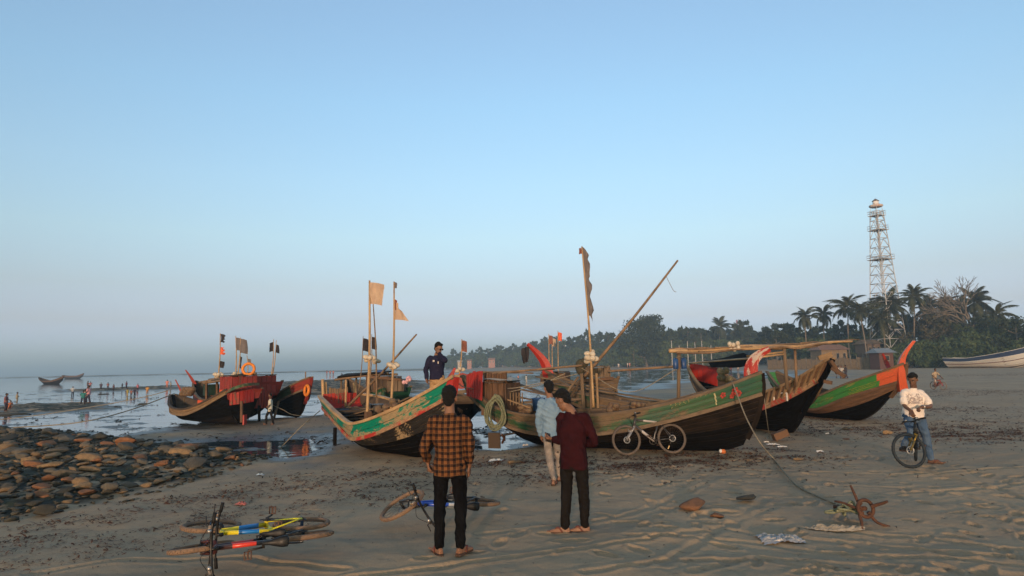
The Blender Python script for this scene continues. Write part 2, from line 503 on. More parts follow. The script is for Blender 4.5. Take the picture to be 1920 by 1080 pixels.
weedf = k.attr('weed'); wn = k.noise(pos, 9, 5, .7); wn2 = k.noise(pos, 34, 3, .7)
wm = k.step(k.math('ADD', k.math('MULTIPLY', weedf, .24), k.math('ADD', k.math('MULTIPLY', wn, .62), k.math('MULTIPLY', wn2, .30))), .70, .80)
dry = k.mix(k.math('MULTIPLY', wm, .5), dry, (.065, .034, .022))
# wet sand: darker and glossier the nearer it lies to the water's level
lvl = k.math('ADD', sz.outputs['Z'], k.math('MULTIPLY', k.math('SUBTRACT', n_mid, .5), .03))
wetf = k.math('MULTIPLY', k.math('SUBTRACT', 1.0, k.step(lvl, -.045, .02)), k.attr('flat'))
wetc = k.mix(k.step(n_mid, .35, .7), (.055, .052, .046), (.085, .077, .066))
col = k.mix(wetf, dry, wetc)
bankf = k.attr('bank')
bc = k.mix(k.step(n_mid, .4, .62), (.012, .014, .010), (.030, .036, .018))
col = k.mix(k.math('MULTIPLY', bankf, k.step(k.noise(pos, .9, 5, .7), .40, .52)), col, bc)
ro = k.mix(wetf, (.93, .93, .93), (.34, .34, .34))
bh = k.math('ADD', k.math('MULTIPLY', n_mid, .22), k.math('MULTIPLY', n_fine, .30))
k.set(color=col, rough=ro, spec=.35, bump=bh, bstr=.7, bdist=.04)
beach_me = np_mesh('beach', GV, GF, k.m)
for nm, arr in (('weed', GWEED), ('bank', GBANK), ('flat', sstep(-3.0, -.3, GSD / np.clip(GD / 14, .7, 30)))):
    at_ = beach_me.attributes.new(nm, 'FLOAT', 'POINT'); at_.data.foreach_set('value', arr.astype(np.float32))
beach = kind(link('beach', beach_me), 'structure')

# the water: one sheet, ruffled by real small waves near the camera and by a bump further out
k = NT('sea_water')
pos = k.n('ShaderNodeNewGeometry').outputs['Position']
mp = k.n('ShaderNodeMapping'); mp.inputs['Scale'].default_value = (.55, 1.0, 1.0); k.l(pos, mp.inputs[0])
wv = k.math('ADD', k.math('MULTIPLY', k.noise(mp.outputs[0], 1.1, 4, .6, .6), 1.0), k.math('MULTIPLY', k.noise(mp.outputs[0], .16, 4, .6, .8), 3.0))
k.set(color=(.035, .055, .062), rough=.06, spec=.5, bump=wv, bstr=.22, bdist=.05)
k.b.inputs['IOR'].default_value = 1.33
th2 = np.radians(np.linspace(-180, 180, 181)[:-1])
rr2 = np.geomspace(3, 9500, 60)
T2, R2 = np.meshgrid(th2, rr2)
WV = np.stack([(R2 * np.sin(T2)).ravel(), (R2 * np.cos(T2)).ravel(), np.full(R2.size, SEA_Z)], -1)
idx = np.arange(R2.size).reshape(R2.shape); a, b = idx[:-1], idx[1:]
WF = np.stack([a, np.roll(a, -1, 1), np.roll(b, -1, 1), b], -1).reshape(-1, 4)[:, ::-1]
sea = kind(link('sea_water', np_mesh('sea_water', WV, WF, k.m)), 'structure')

# the low dark spit that lies across the mouth of the bay
mb = MB(); sp_ = []
for i in range(60):
    t_ = i / 59; p_ = at(-150 + 1010 * t_, 690, 640 - 60 * t_); w_ = 10 + 6 * math.sin(i * .7) + 4 * math.sin(i * 1.9); hh_ = .55 + .25 * math.sin(i * 1.3) + .2 * math.sin(i * .41)
    hh_ *= min(1, i / 8)
    sp_.append([Vector((p_.x, p_.y - w_, -.3)), Vector((p_.x, p_.y - w_ * .5, hh_ * .7)), Vector((p_.x, p_.y, hh_)), Vector((p_.x, p_.y + w_, -.3))])
mb.loft(sp_, closed=False, caps=False); kind(mb.build('sand_spit', plain('dark_spit', (.075, .07, .06), .9, (.05, .05, .045), .2)), 'structure')

# ------------------------------------------------------------------ boat paints and woods
def wood(name, c1, c2, rough=.8, tint=.25):
    if name in MATS: return MATS[name]
    k = NT(name); uv = k.coord('UV', (1.0, 9.0, 1)); ob = k.coord('Object', (1, 1, 1))
    g = k.noise(uv, 3.0, 6, .65, .4); n = k.noise(ob, 2.2, 4, .6); f = k.noise(k.coord('UV', (6, 70, 1)), 3, 3, .6)
    col = k.mix(k.step(g, .36, .64), c1, c2)
    col = k.mix(k.rng(n, .35, .7, 0, .6), col, tuple(x * .6 for x in c1))
    col = k.mix(k.rng(f, .4, .75, 0, .5), col, tuple(x * .45 for x in c2))
    col = k.mix(k.rng(k.rand(), 0, 1, 0, tint), col, tuple(x * .45 for x in c2))
    k.set(color=col, rough=rough, spec=.06 if 'tar' in name else .22, bump=k.math('ADD', g, f), bstr=.35, bdist=.008)
    MATS[name] = k.m
    return k.m
def peel(name, paint, under, lo=.5, hi=.54, rough=.55, paint2=None, drip=0.0, scale=1.4, zones=None, vstretch=2.2, ubias=0.0):
    """old paint: flakes off in patches with ragged edges and shows the wood under it. zones: paints along the boat (u in metres)"""
    if name in MATS: return MATS[name]
    k = NT(name); uv = k.coord('UV', (1, vstretch, 1)); uv1 = k.coord('UV')
    ob = k.coord('Object')
    big = k.noise(uv, scale, 5, .62, .5); fine = k.noise(uv, scale * 9, 4, .65)
    vfine = k.noise(k.coord('UV', (5, 30, 1)), 6, 4, .7)
    f = k.math('ADD', k.math('ADD', k.math('MULTIPLY', big, .66), k.math('MULTIPLY', fine, .22)), k.math('MULTIPLY', vfine, .12))
    if ubias:                            # the paint has held better towards the bow
        su = k.n('ShaderNodeSeparateXYZ'); k.l(uv1, su.inputs[0])
        f = k.math('SUBTRACT', f, k.math('MULTIPLY', k.math('SUBTRACT', k.math('ABSOLUTE', k.math('SUBTRACT', su.outputs[0], 2.75)), 1.0), ubias))
    grain = k.noise(k.coord('UV', (3, 42, 1)), 3, 5, .6)
    und = k.mix(k.step(grain, .35, .65), under, tuple(x * .5 for x in under))
    und = k.mix(k.rng(k.noise(ob, 3, 4), .4, .7, 0, .5), und, tuple(x * .6 for x in under))
    pc = paint if paint2 is None else k.mix(k.step(k.noise(uv1, .9, 3), .45, .55), paint, paint2)
    if zones:
        sp = k.n('ShaderNodeSeparateXYZ'); k.l(uv1, sp.inputs[0])
        u = k.math('ADD', sp.outputs[0], k.math('MULTIPLY', k.math('SUBTRACT', k.noise(uv1, 14, 2), .5), .06))
        pc = zones[0][1]
        for u0, c in zones[1:]:
            pc = k.mix(k.math('GREATER_THAN', u, u0), pc, c)
    pc = k.mix(k.rng(fine, .3, .7, 0, .45), pc, tuple(x * .5 for x in (paint if not zones else (.2, .12, .08))))
    col = k.mix(k.step(f, lo, hi), pc, und)
    col = k.mix(k.rng(k.noise(k.coord('UV', (1.5, 24, 1)), 4, 4, .7), .55, .8, 0, .6), col, tuple(x * .35 for x in under))
    k.set(color=col, rough=k.mix(k.step(f, lo, hi), (rough,) * 3, (.85,) * 3), spec=.35, bump=k.math('ADD', k.math('MULTIPLY', k.step(f, lo, hi), -1.2), grain), bstr=.3, bdist=.006)
    MATS[name] = k.m
    return k.m
W_GREY = wood('weathered_wood', (.22, .155, .10), (.12, .088, .06))
W_PALE = wood('pale_wood', (.33, .22, .12), (.20, .13, .075))
W_DARK = wood('dark_old_wood', (.10, .072, .05), (.055, .042, .032))
W_TAR = wood('tarred_wood', (.0032, .003, .003), (.006, .005, .0045), .75, .3)
W_TARB = wood('worn_tarred_wood', (.0055, .005, .0045), (.026, .017, .011), .75, .4)
W_BROWN = wood('brown_wood', (.19, .105, .06), (.095, .058, .038))
BAMBOO = plain('bamboo', (.46, .30, .15), .5, (.30, .19, .10), 3, bump=.1, stretch=(1, 1, 1))
BAMBOO_D = plain('old_bamboo', (.26, .165, .095), .65, (.14, .095, .06), 4)
RED = (.37, .026, .018); REDB = (.27, .035, .026); ORG = (.62, .10, .035)
TEAL = (.0, .19, .12); GREEN = (.012, .072, .040); GREEN2 = (.02, .20, .045); OCHRE = (.46, .31, .15)
P_RED = peel('red_paint', RED, (.22, .11, .07), .55, .62, .5, scale=2.2)
P_ORG = peel('orange_red_paint', ORG, (.30, .15, .08), .57, .63, .38, scale=2.2)
P_REDB = peel('brown_red_paint', REDB, (.15, .075, .05), .53, .62, .6, scale=2.2)
P_REDW = peel('red_paint_on_white', RED, (.62, .50, .42), .50, .53, .5, scale=2.4)
P_TEAL = peel('teal_paint_on_ochre', TEAL, (.36, .27, .15), .495, .515, .4, scale=1.35, vstretch=1.6)
P_GREEN = peel('worn_green_paint', GREEN, (.185, .13, .078), .44, .55, .55, paint2=(.025, .085, .03), scale=1.6, ubias=.045)
P_GREENB = peel('green_paint', GREEN2, (.30, .26, .05), .60, .68, .28)
P_BLUE = peel('navy_paint', (.022, .04, .10), (.2, .2, .2), .68, .72, .5)
P_WHITE = peel('white_paint', (.62, .62, .60), (.30, .26, .21), .60, .66, .5)
P_RAILRED = peel('red_rail_paint', RED, (.36, .23, .13), .45, .53, .5, scale=3.0)
P_BLACKOFF = peel('black_paint_flaking', (.016, .014, .013), (.38, .27, .15), .555, .568, .5, scale=2.0, vstretch=1.0, ubias=-.03)
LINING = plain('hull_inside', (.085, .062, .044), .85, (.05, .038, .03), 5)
ROPE = plain('rope', (.30, .26, .19), .9, (.19, .16, .12), 30, bump=.5)
ROPE_G = plain('green_rope', (.22, .235, .15), .9, (.14, .15, .09), 30, bump=.5)
TARP = plain('black_tarp', (.010, .010, .010), .95, (.016, .016, .016), 4, bump=.4, spec=.05)
IRON = plain('rusty_iron', (.11, .05, .03), .85, (.065, .03, .02), 9, bump=.5)
BLUE_PLASTIC = plain('blue_plastic', (.022, .075, .22), .4, (.016, .05, .15), 4)
FOAM = plain('net_float_foam', (.58, .51, .41), .75, (.47, .40, .30), 7, bump=.3)
FLOAT_PINK = plain('pink_float', (.75, .45, .47), .6, (.6, .3, .33), 7)
CLOTH_TAN = plain('tan_flag_cloth', (.50, .37, .27), .9, (.42, .30, .22), 4)
CLOTH_BLACK = plain('black_flag_cloth', (.022, .02, .024), .9, (.04, .035, .04), 5)
CLOTH_GREY = plain('grey_flag_cloth', (.17, .15, .15), .9, (.12, .105, .105), 4)
CLOTH_ORANGE = plain('orange_flag_cloth', (.75, .13, .05), .8, (.6, .1, .04), 5)
CLOTH_RUST = plain('rust_flag_cloth', (.26, .10, .065), .9, (.18, .07, .05), 5)
LIFE = plain('lifebuoy_orange', (.80, .25, .03), .5, (.65, .19, .03), 6)
METAL_D = plain('dark_metal', (.05, .05, .052), .45, (.09, .07, .055), 8, metal=.6)

def sweep(mb, pts, w, h, mi=0, up=(0, 0, 1), taper=None):     # squared strip along a path, with uv in metres
    pts = [Vector(p) for p in pts]; n = len(pts); rings = []; U = [0.0]
    for i in range(1, n): U.append(U[-1] + (pts[i] - pts[i - 1]).length)
    for i, p in enumerate(pts):
        t = (pts[min(i + 1, n - 1)] - pts[max(i - 1, 0)]).normalized()
        y = Vector(up).cross(t)
        if y.length < 1e-4: y = Vector((0, 1, 0))
        y.normalize(); z = t.cross(y); s = taper(i / (n - 1)) if taper else 1
        rings.append([p + y * w * .5 * s + z * h * .5 * s, p - y * w * .5 * s + z * h * .5 * s, p - y * w * .5 * s - z * h * .5 * s, p + y * w * .5 * s - z * h * .5 * s])
    vs = [q for r in rings for q in r]; fs = []; uv = []
    for i in range(n - 1):
        for j in range(4):
            fs.append((i * 4 + j, i * 4 + (j + 1) % 4, (i + 1) * 4 + (j + 1) % 4, (i + 1) * 4 + j))
            a, b = j * w * .5, (j + 1) * w * .5
            uv.append(((U[i], a), (U[i], b), (U[i + 1], b), (U[i + 1], a)))
    fs += [(3, 2, 1, 0), tuple((n - 1) * 4 + j for j in range(4))]; uv += [((0, 0), (w, 0), (w, h), (0, h))] * 2
    return mb.add(vs, fs, mi, False, uv)
def plank(mb, a, b, w, th=.025, up=(0, 0, 1), mi=0):
    a, b = Vector(a), Vector(b)
    return sweep(mb, [a, a.lerp(b, .5), b], w, th, mi, up)

class Boat:
    """a planked wooden hull: local +x runs from stern to bow, +y to port; the tables run along the boat from 0 to 1"""
    def __init__(s, name, label, stern, bow, sheer, rail, keel, beam, xs=((0, .12), (1, .03), (2, 0)), xb=((0, .93), (1, .98), (2, 1)),
                 lower=W_TAR, upper=P_GREEN, rails=W_GREY, cap=W_GREY, stem=W_TARB, transom=None, nl=7, nu=2, heel=0.0, flare=.06, cat='fishing boat', group='wooden boats drawn up on the beach',
                 railw=.05, capw=.09, z0=0.0, k0=.10, pw=.55, segs=22, deck=.5, deckmat=W_DARK, ribs=0, scale=1.0, lowers=None, railmats=None):
        st, bo = Vector(stern), Vector(bow); d = bo - st; s.L = d.length / scale; s.sc = scale
        s.root = thing(name, label, cat, (st.x, st.y, z0), math.atan2(d.y, d.x), group)
        if heel: s.root.rotation_euler = (heel, 0, math.atan2(d.y, d.x))
        s.root.scale = (scale,) * 3
        s.M = Matrix.Translation((st.x, st.y, z0)) @ Matrix.Rotation(math.atan2(d.y, d.x), 4, 'Z') @ Matrix.Rotation(heel, 4, 'X') @ Matrix.Scale(scale, 4)
        s.Mi = s.M.inverted()
        s.sheer, s.rail, s.keel, s.beam = curve(sheer), curve(rail), curve(keel), curve(beam)
        s.xs, s.xb = curve(xs), curve(xb); s.flare, s.k0, s.pw = flare, k0, pw
        s.transom = transom
        s.build(lower, upper, rails, cap, stem, nl, nu, railw, capw, segs, deck, deckmat, ribs, lowers, railmats)
    def loc(s, px, py, Y): return s.Mi @ at(px, py, Y)
    def pt(s, t, v, side, off=0.0):
        x = (s.xs(v) + t * (s.xb(v) - s.xs(v))) * s.L
        if v <= 1:
            y = s.beam(t) * (s.k0 + (1 - s.k0) * max(v, 0) ** s.pw); z = s.keel(t) + (s.rail(t) - s.keel(t)) * v
        else:
            y = s.beam(t) * (1 + s.flare * (v - 1)); z = s.rail(t) + (s.sheer(t) - s.rail(t)) * (v - 1)
        return Vector((x, side * (y + off), z))
    def strake(s, v0, v1, side, segs, th=.03, t0=0.0, t1=1.0, proud=0.0):
        rings = []; U = []; g = .004
        for i in range(segs + 1):
            t = t0 + (t1 - t0) * i / segs
            j = proud + .004 * math.sin(i * 1.7 + v0 * 9)
            a, b = s.pt(t, v0, side, j), s.pt(t, v1, side, j); e = (b - a)
            if e.length > 1e-6:
                e = e.normalized(); a = a + e * g; b = b - e * g
            ai, bi = a - Vector((0, side * th, 0)), b - Vector((0, side * th, 0))
            m = a.lerp(b, .5) + Vector((0, side * .006, 0))
            rings.append([a, m, b, bi, ai]); U.append(a.x)
        vs = [q for r in rings for q in r]; fs = []; uv = []
        k = 5; hh = [0]
        for j in range(1, k): hh.append(hh[-1] + (rings[segs // 2][j] - rings[segs // 2][j - 1]).length)
        hh.append(hh[-1] + th)
        base = v0 * .37
        for i in range(segs):
            for j in range(k):
                f = (i * k + j, (i + 1) * k + j, (i + 1) * k + (j + 1) % k, i * k + (j + 1) % k)
                u = ((U[i], base + hh[j]), (U[i + 1], base + hh[j]), (U[i + 1], base + hh[j + 1]), (U[i], base + hh[j + 1]))
                if side > 0: f, u = f[::-1], u[::-1]
                fs.append(f); uv.append(u)
        fs += [tuple(range(k)), tuple(segs * k + j for j in range(k))[::-1]]; uv += [((0, 0),) * k] * 2
        return MB().add(vs, fs, 0, False, uv)
    def build(s, lower, upper, rails, cap, stem, nl, nu, railw, capw, segs, deck, deckmat, ribs, lowers, railmats):
        R = s.root
        for side in (-1, 1):
            for i in range(nl):
                m = lower if lowers is None else lowers[i]
                s.strake(i / nl, (i + 1) / nl, side, segs, proud=.004 * (i % 2)).build('plank', m, R)
            for i in range(nu):
                s.strake(1 + i / nu, 1 + (i + 1) / nu, side, segs, .03, proud=.008 + .004 * (i % 2)).build('plank', upper, R)
            mb = MB(); n = segs * 2
            sweep(mb, [s.pt(i / n, 1.0, side, railw * .45) for i in range(n + 1)], railw, .075)
            mb.build('rub_rail', rails, R)
            mb = MB(); sweep(mb, [s.pt(i / n, 2.0, side, .0) + Vector((0, 0, .02)) for i in range(n + 1)], capw, .06)
            mb.build('gunwale', cap, R)
        # inside lining, one skin
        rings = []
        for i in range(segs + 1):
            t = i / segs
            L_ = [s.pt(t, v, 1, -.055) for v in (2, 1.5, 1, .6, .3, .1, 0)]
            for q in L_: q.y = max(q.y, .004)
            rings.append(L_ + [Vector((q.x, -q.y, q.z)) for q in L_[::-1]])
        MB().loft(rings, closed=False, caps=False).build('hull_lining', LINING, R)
        # the stem and the stern post
        for t, nm in ((1.0, 'stem'), (0.0, 'stern_post')):
            vs = [.12 + i / 10 * 1.88 for i in range(11)]
            pts = [Vector((s.pt(t, v, 1).x + (.015 if t else -.015), 0, s.pt(t, v, 1).z)) for v in vs]
            if t or s.beam(0) < .15:
                mb = MB(); sweep(mb, pts, max(.09, 2 * s.beam(t) + .03), .10, up=(0, 1, 0) if False else (1, 0, .01)); mb.build(nm, stem, R)
        if s.beam(0) >= .15:                     # a flat transom of boards
            n = 5
            for i in range(n):
                v0, v1 = 2 * i / n, 2 * (i + 1) / n - .01
                q = [s.pt(0, v0, 1), s.pt(0, v1, 1), s.pt(0, v1, -1), s.pt(0, v0, -1)]
                q2 = [p + Vector((-.035, 0, 0)) for p in q]
                MB().add(q + q2, [(0, 1, 2, 3), (7, 6, 5, 4), (0, 4, 5, 1), (1, 5, 6, 2), (2, 6, 7, 3), (3, 7, 4, 0)], 0, False,
                         [((0, 0), (0, .3), (1, .3), (1, 0))] * 6).build('transom_board', (s.transom or upper) if i >= 2 else lower, R)
        if deck:                                # deck boards lying across
            n = int(s.L * .7 / .22)
            for i in range(n):
                t = .15 + .7 * i / n; w_ = .2
                a, b = s.pt(t, 1.0 + deck * .4, 1, -.08), s.pt(t, 1.0 + deck * .4, -1, -.08)
                z = min(a.z, s.sheer(t) - .2)
                mb = MB(); plank(mb, (a.x, a.y, z + random.uniform(-.012, .012)), (b.x, b.y, z + random.uniform(-.012, .012)), w_, .03); mb.build('deck_board', deckmat, R)
        for i in range(ribs):
            t = .12 + .8 * i / max(1, ribs - 1)
            for side in (-1, 1):
                mb = MB(); sweep(mb, [s.pt(t, v, side, -.06) for v in (1.0, 1.4, 1.8, 2.0)], .05, .06, up=(1, 0, 0)); mb.build('rib', W_GREY, R)
    def part(s, name, mat, mb): return mb.build(name, mat, s.root)
    def horn(s, pts, w0, w1, th, mat, name='prow_horn'):     # curved upright blade on the stem, in local x-z
        pts = path_curve(pts, 14); n = len(pts); rings = []
        for i, p in enumerate(pts):
            t = (pts[min(i + 1, n - 1)] - pts[max(i - 1, 0)]).normalized(); nrm = Vector((t.z, 0, -t.x)); w_ = w0 + (w1 - w0) * i / (n - 1); b = th * (1 - .5 * i / n)
            rings.append([p + nrm * w_ * .5, p + Vector((0, b, 0)), p - nrm * w_ * .5, p - Vector((0, b, 0))])
        mb = MB(); U = [i / n for i in range(n)]; vs = [q for r in rings for q in r]; fs, uv = [], []
        for i in range(n - 1):
            for j in range(4):
                fs.append((i * 4 + j, i * 4 + (j + 1) % 4, i * 4 + 4 + (j + 1) % 4, i * 4 + 4 + j)); uv.append(((U[i], j * .2), (U[i], j * .2 + .2), (U[i + 1], j * .2 + .2), (U[i + 1], j * .2)))
        fs += [(3, 2, 1, 0), tuple((n - 1) * 4 + j for j in range(4))]; uv += [((0, 0),) * 4] * 2
        mb.add(vs, fs, 0, False, uv)
        return mb.build(name, mat, s.root)
def pl(px, Y): p = at(px, 690, Y); return (p.x, p.y)

# the long green boat in the middle, its bow to the right
boatC = Boat('fishing_boat', 'long green and bare wood boat with a bicycle leaning on its side', pl(872, 16.3), pl(1427, 13.85),
    [(0, 1.68), (.12, 1.06), (.23, .82), (.4, .78), (.55, .83), (.7, 1.0), (.85, 1.28), (1, 1.66)],
    [(0, 1.2), (.07, .9), (.12, .68), (.25, .42), (.4, .38), (.55, .46), (.7, .66), (.85, .92), (1, 1.22)],
    [(0, .95), (.06, .55), (.12, .18), (.22, .02), (.35, 0), (.85, 0), (.95, .04), (1, .14)],
    [(0, .16), (.1, .5), (.25, .8), (.45, .92), (.65, .85), (.82, .55), (.93, .24), (1, .035)],
    xs=((0, .13), (1, .03), (2, 0)), xb=((0, .935), (.5, .975), (1, .997), (2, 1.0)), lowers=[W_TAR, W_TAR, W_TAR, W_TAR, W_TARB, W_TARB, W_TARB, W_TARB], nl=8, nu=3, upper=P_GREEN, ribs=9)
# the teal and ochre boat on the left of it
boatB = Boat('fishing_boat', 'boat with flaking teal and ochre paint where a man stands in the bow', pl(640, 17.3), pl(854, 13.0),
    [(0, 1.22), (.15, 1.14), (.25, 1.04), (.35, .9), (.5, .70), (.6, .78), (.75, 1.04), (.9, 1.42), (1, 1.72)],
    [(0, .95), (.15, .88), (.25, .78), (.35, .62), (.5, .38), (.6, .45), (.75, .70), (.9, 1.06), (1, 1.33)],
    [(0, .8), (.1, .4), (.2, .12), (.32, 0), (.8, 0), (.92, .1), (1, .35)],
    [(0, .56), (.12, .74), (.3, .90), (.5, .92), (.7, .72), (.87, .36), (1, .04)],
    xs=((0, .15), (1, .03), (2, 0)), xb=((0, .86), (.5, .93), (1, .975), (2, 1)), upper=P_TEAL, rails=P_RAILRED, cap=BAMBOO, stem=P_RED, transom=P_RED, nl=7, nu=2,
    lowers=[W_TAR, W_TAR, W_TAR, W_TAR, P_BLACKOFF, P_BLACKOFF, P_BLACKOFF], capw=.1, ribs=6)
# behind the green boat: one with a red horn, one with a plank cabin, one with a red stern under a bamboo roof
boatC2 = Boat('fishing_boat', 'grey weathered boat with a tall red prow horn behind the long green boat', pl(1300, 16.6), pl(1022, 18.0),
    [(0, .95), (.2, .84), (.45, .92), (.7, 1.2), (.88, 1.5), (1, 1.78)], [(0, .6), (.2, .5), (.45, .56), (.7, .8), (.88, 1.08), (1, 1.3)],
    [(0, .4), (.15, .05), (.3, 0), (.8, 0), (.93, .2), (1, .6)], [(0, .3), (.3, .75), (.55, .8), (.8, .5), (1, .04)], upper=P_GREEN, ribs=5)
boatC3 = Boat('fishing_boat', 'boat with a pale plank cabin on its stern beyond the grey horned boat', pl(1128, 19.6), pl(1040, 25.0),
    [(0, 1.5), (.2, 1.15), (.5, .8), (.8, 1.2), (1, 1.6)], [(0, 1.1), (.2, .75), (.5, .45), (.8, .8), (1, 1.2)],
    [(0, .7), (.15, .1), (.3, 0), (.85, .05), (1, .6)], [(0, .5), (.3, .8), (.55, .85), (.8, .5), (1, .04)], upper=W_GREY, lower=W_TARB)
boatC0 = Boat('fishing_boat', 'dark boat end with a red brown plate between the teal and the green boat', pl(872, 19.6), pl(838, 24.6),
    [(0, 1.05), (.2, .95), (.5, .75), (.8, .9), (1, 1.1)], [(0, .85), (.2, .7), (.5, .42), (.8, .65), (1, .9)],
    [(0, .6), (.15, .1), (.3, 0), (.85, .05), (1, .5)], [(0, .3), (.3, .7), (.55, .75), (.8, .45), (1, .04)], upper=W_GREY, lower=W_TAR)
boatB2 = Boat('fishing_boat', 'dark boat with a boxy wooden stern cabin behind the teal boat', pl(744, 22.6), pl(652, 27.5),
    [(0, 1.25), (.2, 1.0), (.5, .75), (.8, 1.0), (1, 1.5)], [(0, .9), (.2, .65), (.5, .4), (.8, .7), (1, 1.1)],
    [(0, .55), (.15, .1), (.3, 0), (.85, .05), (1, .5)], [(0, .5), (.3, .85), (.55, .9), (.8, .55), (1, .04)], upper=P_GREEN, lower=W_TAR)
boatD = Boat('fishing_boat', 'dark boat with a bare timber framed bow and a bamboo roof', pl(1312, 22.0), pl(1560, 15.5),
    [(0, 1.8), (.12, 1.4), (.3, 1.0), (.55, .86), (.75, 1.12), (.88, 1.45), (1, 1.92)], [(0, 1.4), (.12, 1.0), (.3, .55), (.55, .42), (.75, .68), (.88, .98), (1, 1.4)],
    [(0, .9), (.12, .25), (.25, 0), (.85, 0), (.94, .1), (1, .5)], [(0, .45), (.2, .7), (.45, .85), (.7, .7), (.87, .38), (1, .05)],
    xb=((0, .80), (.5, .86), (1, .93), (2, 1)), upper=W_BROWN, rails=W_PALE, cap=W_PALE, stem=W_TAR, ribs=6)
boatE = Boat('fishing_boat', 'boat with bright green and red bow and tall curved orange prow', pl(1446, 24.0), pl(1698, 18.6),
    [(0, 1.5), (.2, 1.0), (.5, .70), (.75, 1.18), (.9, 1.5), (1, 1.74)], [(0, 1.1), (.2, .6), (.5, .33), (.75, .78), (.9, 1.06), (1, 1.25)],
    [(0, .7), (.15, .1), (.3, 0), (.7, 0), (.84, .18), (1, .72)], [(0, .2), (.3, .8), (.55, .85), (.78, .58), (.92, .26), (1, .04)],
    xb=((0, .88), (.6, .94), (1, .975), (2, 1)), upper=peel('green_then_red_paint', GREEN2, (.30, .24, .06), .55, .64, .30, scale=2.0, zones=[(0, GREEN2), (4.98, ORG)]),
    lowers=[W_TAR, W_TAR, W_TAR, W_TAR, W_BROWN, W_BROWN, W_BROWN], rails=W_BROWN, cap=W_GREY, stem=W_BROWN, nu=2, railw=.03)
# the dark group on the left
boatA = Boat('fishing_boat', 'black hulled boat with yellow wood band and red transom nearest the sea', pl(460, 23.2), pl(326, 27.5),
    [(0, 1.28), (.1, 1.05), (.25, .76), (.5, .52), (.75, .62), (1, .98)], [(0, 1.16), (.1, .93), (.25, .61), (.5, .33), (.75, .38), (1, .74)],
    [(0, .06), (.1, .02), (.25, 0), (.8, 0), (.92, .06), (1, .3)], [(0, .62), (.2, .8), (.5, .88), (.75, .68), (.9, .36), (1, .1)],
    xs=((0, .035), (1, .01), (2, 0)), upper=W_PALE, transom=P_REDB, cap=W_DARK, rails=W_PALE, lowers=[W_TARB, W_TARB, W_TAR, W_TAR, W_TAR, W_TAR, W_TAR], ribs=5)
boatA2 = Boat('fishing_boat', 'dark boat with red brown stern house behind the yellow banded boat', pl(502, 25.2), pl(366, 30.0),
    [(0, 1.5), (.1, 1.25), (.25, .95), (.5, .75), (.75, 1.0), (1, 1.5)], [(0, 1.1), (.1, .85), (.25, .6), (.5, .4), (.75, .6), (1, 1.1)],
    [(0, .35), (.1, .08), (.25, 0), (.8, 0), (.92, .1), (1, .5)], [(0, .6), (.2, .8), (.5, .85), (.75, .62), (.9, .32), (1, .04)], upper=P_REDB, lower=W_TAR)
boatA3 = Boat('fishing_boat', 'small black and green boat with a lifebuoy on its raised red bow', pl(505, 29.5), pl(584, 25.6),
    [(0, .8), (.3, .62), (.6, .95), (.85, 1.4), (1, 1.62)], [(0, .5), (.3, .36), (.6, .62), (.85, 1.0), (1, 1.2)],
    [(0, .3), (.2, .0), (.75, 0), (.9, .1), (1, .5)], [(0, .3), (.3, .6), (.6, .6), (.85, .3), (1, .04)],
    xb=((0, .86), (1, .96), (2, 1)), upper=peel('dark_green_then_red_paint', GREEN, (.2, .12, .08), .62, .7, .5, zones=[(0, GREEN), (3.9, REDB)]), lower=W_TAR, stem=P_REDB)
# the white boat by the bushes and two far out on the sea
boatF = Boat('fishing_boat', 'long white boat with a navy blue stripe lying in front of the bushes', pl(1779, 112), pl(1975, 99),
    [(0, 1.75), (.2, 1.65), (.5, 2.15), (.75, 2.9), (1, 4.1)], [(0, 1.15), (.2, 1.05), (.5, 1.45), (.75, 2.05), (1, 3.1)],
    [(0, 0), (.3, 0), (.8, .2), (1, 1.6)], [(0, 1.5), (.3, 1.9), (.6, 1.9), (.85, 1.1), (1, .1)], xs=((0, .02), (1, .005), (2, 0)), upper=P_BLUE, lower=P_WHITE, cap=P_WHITE, rails=P_WHITE, nl=5, railw=.12, capw=.2, deck=0, group='wooden boats drawn up on the beach')
boatG = Boat('fishing_boat', 'crescent boat with raised ends afloat on the far left sea', pl(74, 150), pl(121, 146), [(0, 1.5), (.3, .75), (.6, .7), (.85, 1.2), (1, 1.75)], [(0, 1.1), (.3, .45), (.6, .4), (.85, .8), (1, 1.3)],
    [(0, .5), (.2, -.2), (.8, -.2), (1, .5)], [(0, .1), (.3, .8), (.6, .85), (1, .05)], upper=W_BROWN, lower=W_TARB, rails=W_DARK, cap=W_DARK, nl=3, nu=1, deck=0, cat='boat', group='boats out at sea')
boatG2 = Boat('fishing_boat', 'long low boat farther out than the crescent one, half hidden by it', pl(118, 318), pl(158, 312), [(0, 1.9), (.3, 1.4), (.7, 1.4), (1, 2.6)], [(0, 1.3), (.3, .8), (.7, .8), (1, 1.8)],
    [(0, 0), (.3, -.3), (.8, -.3), (1, .8)], [(0, .4), (.3, 1.2), (.6, 1.2), (1, .1)], upper=W_BROWN, lower=W_TARB, rails=W_DARK, cap=W_DARK, nl=3, nu=1, deck=0, cat='boat', group='boats out at sea')

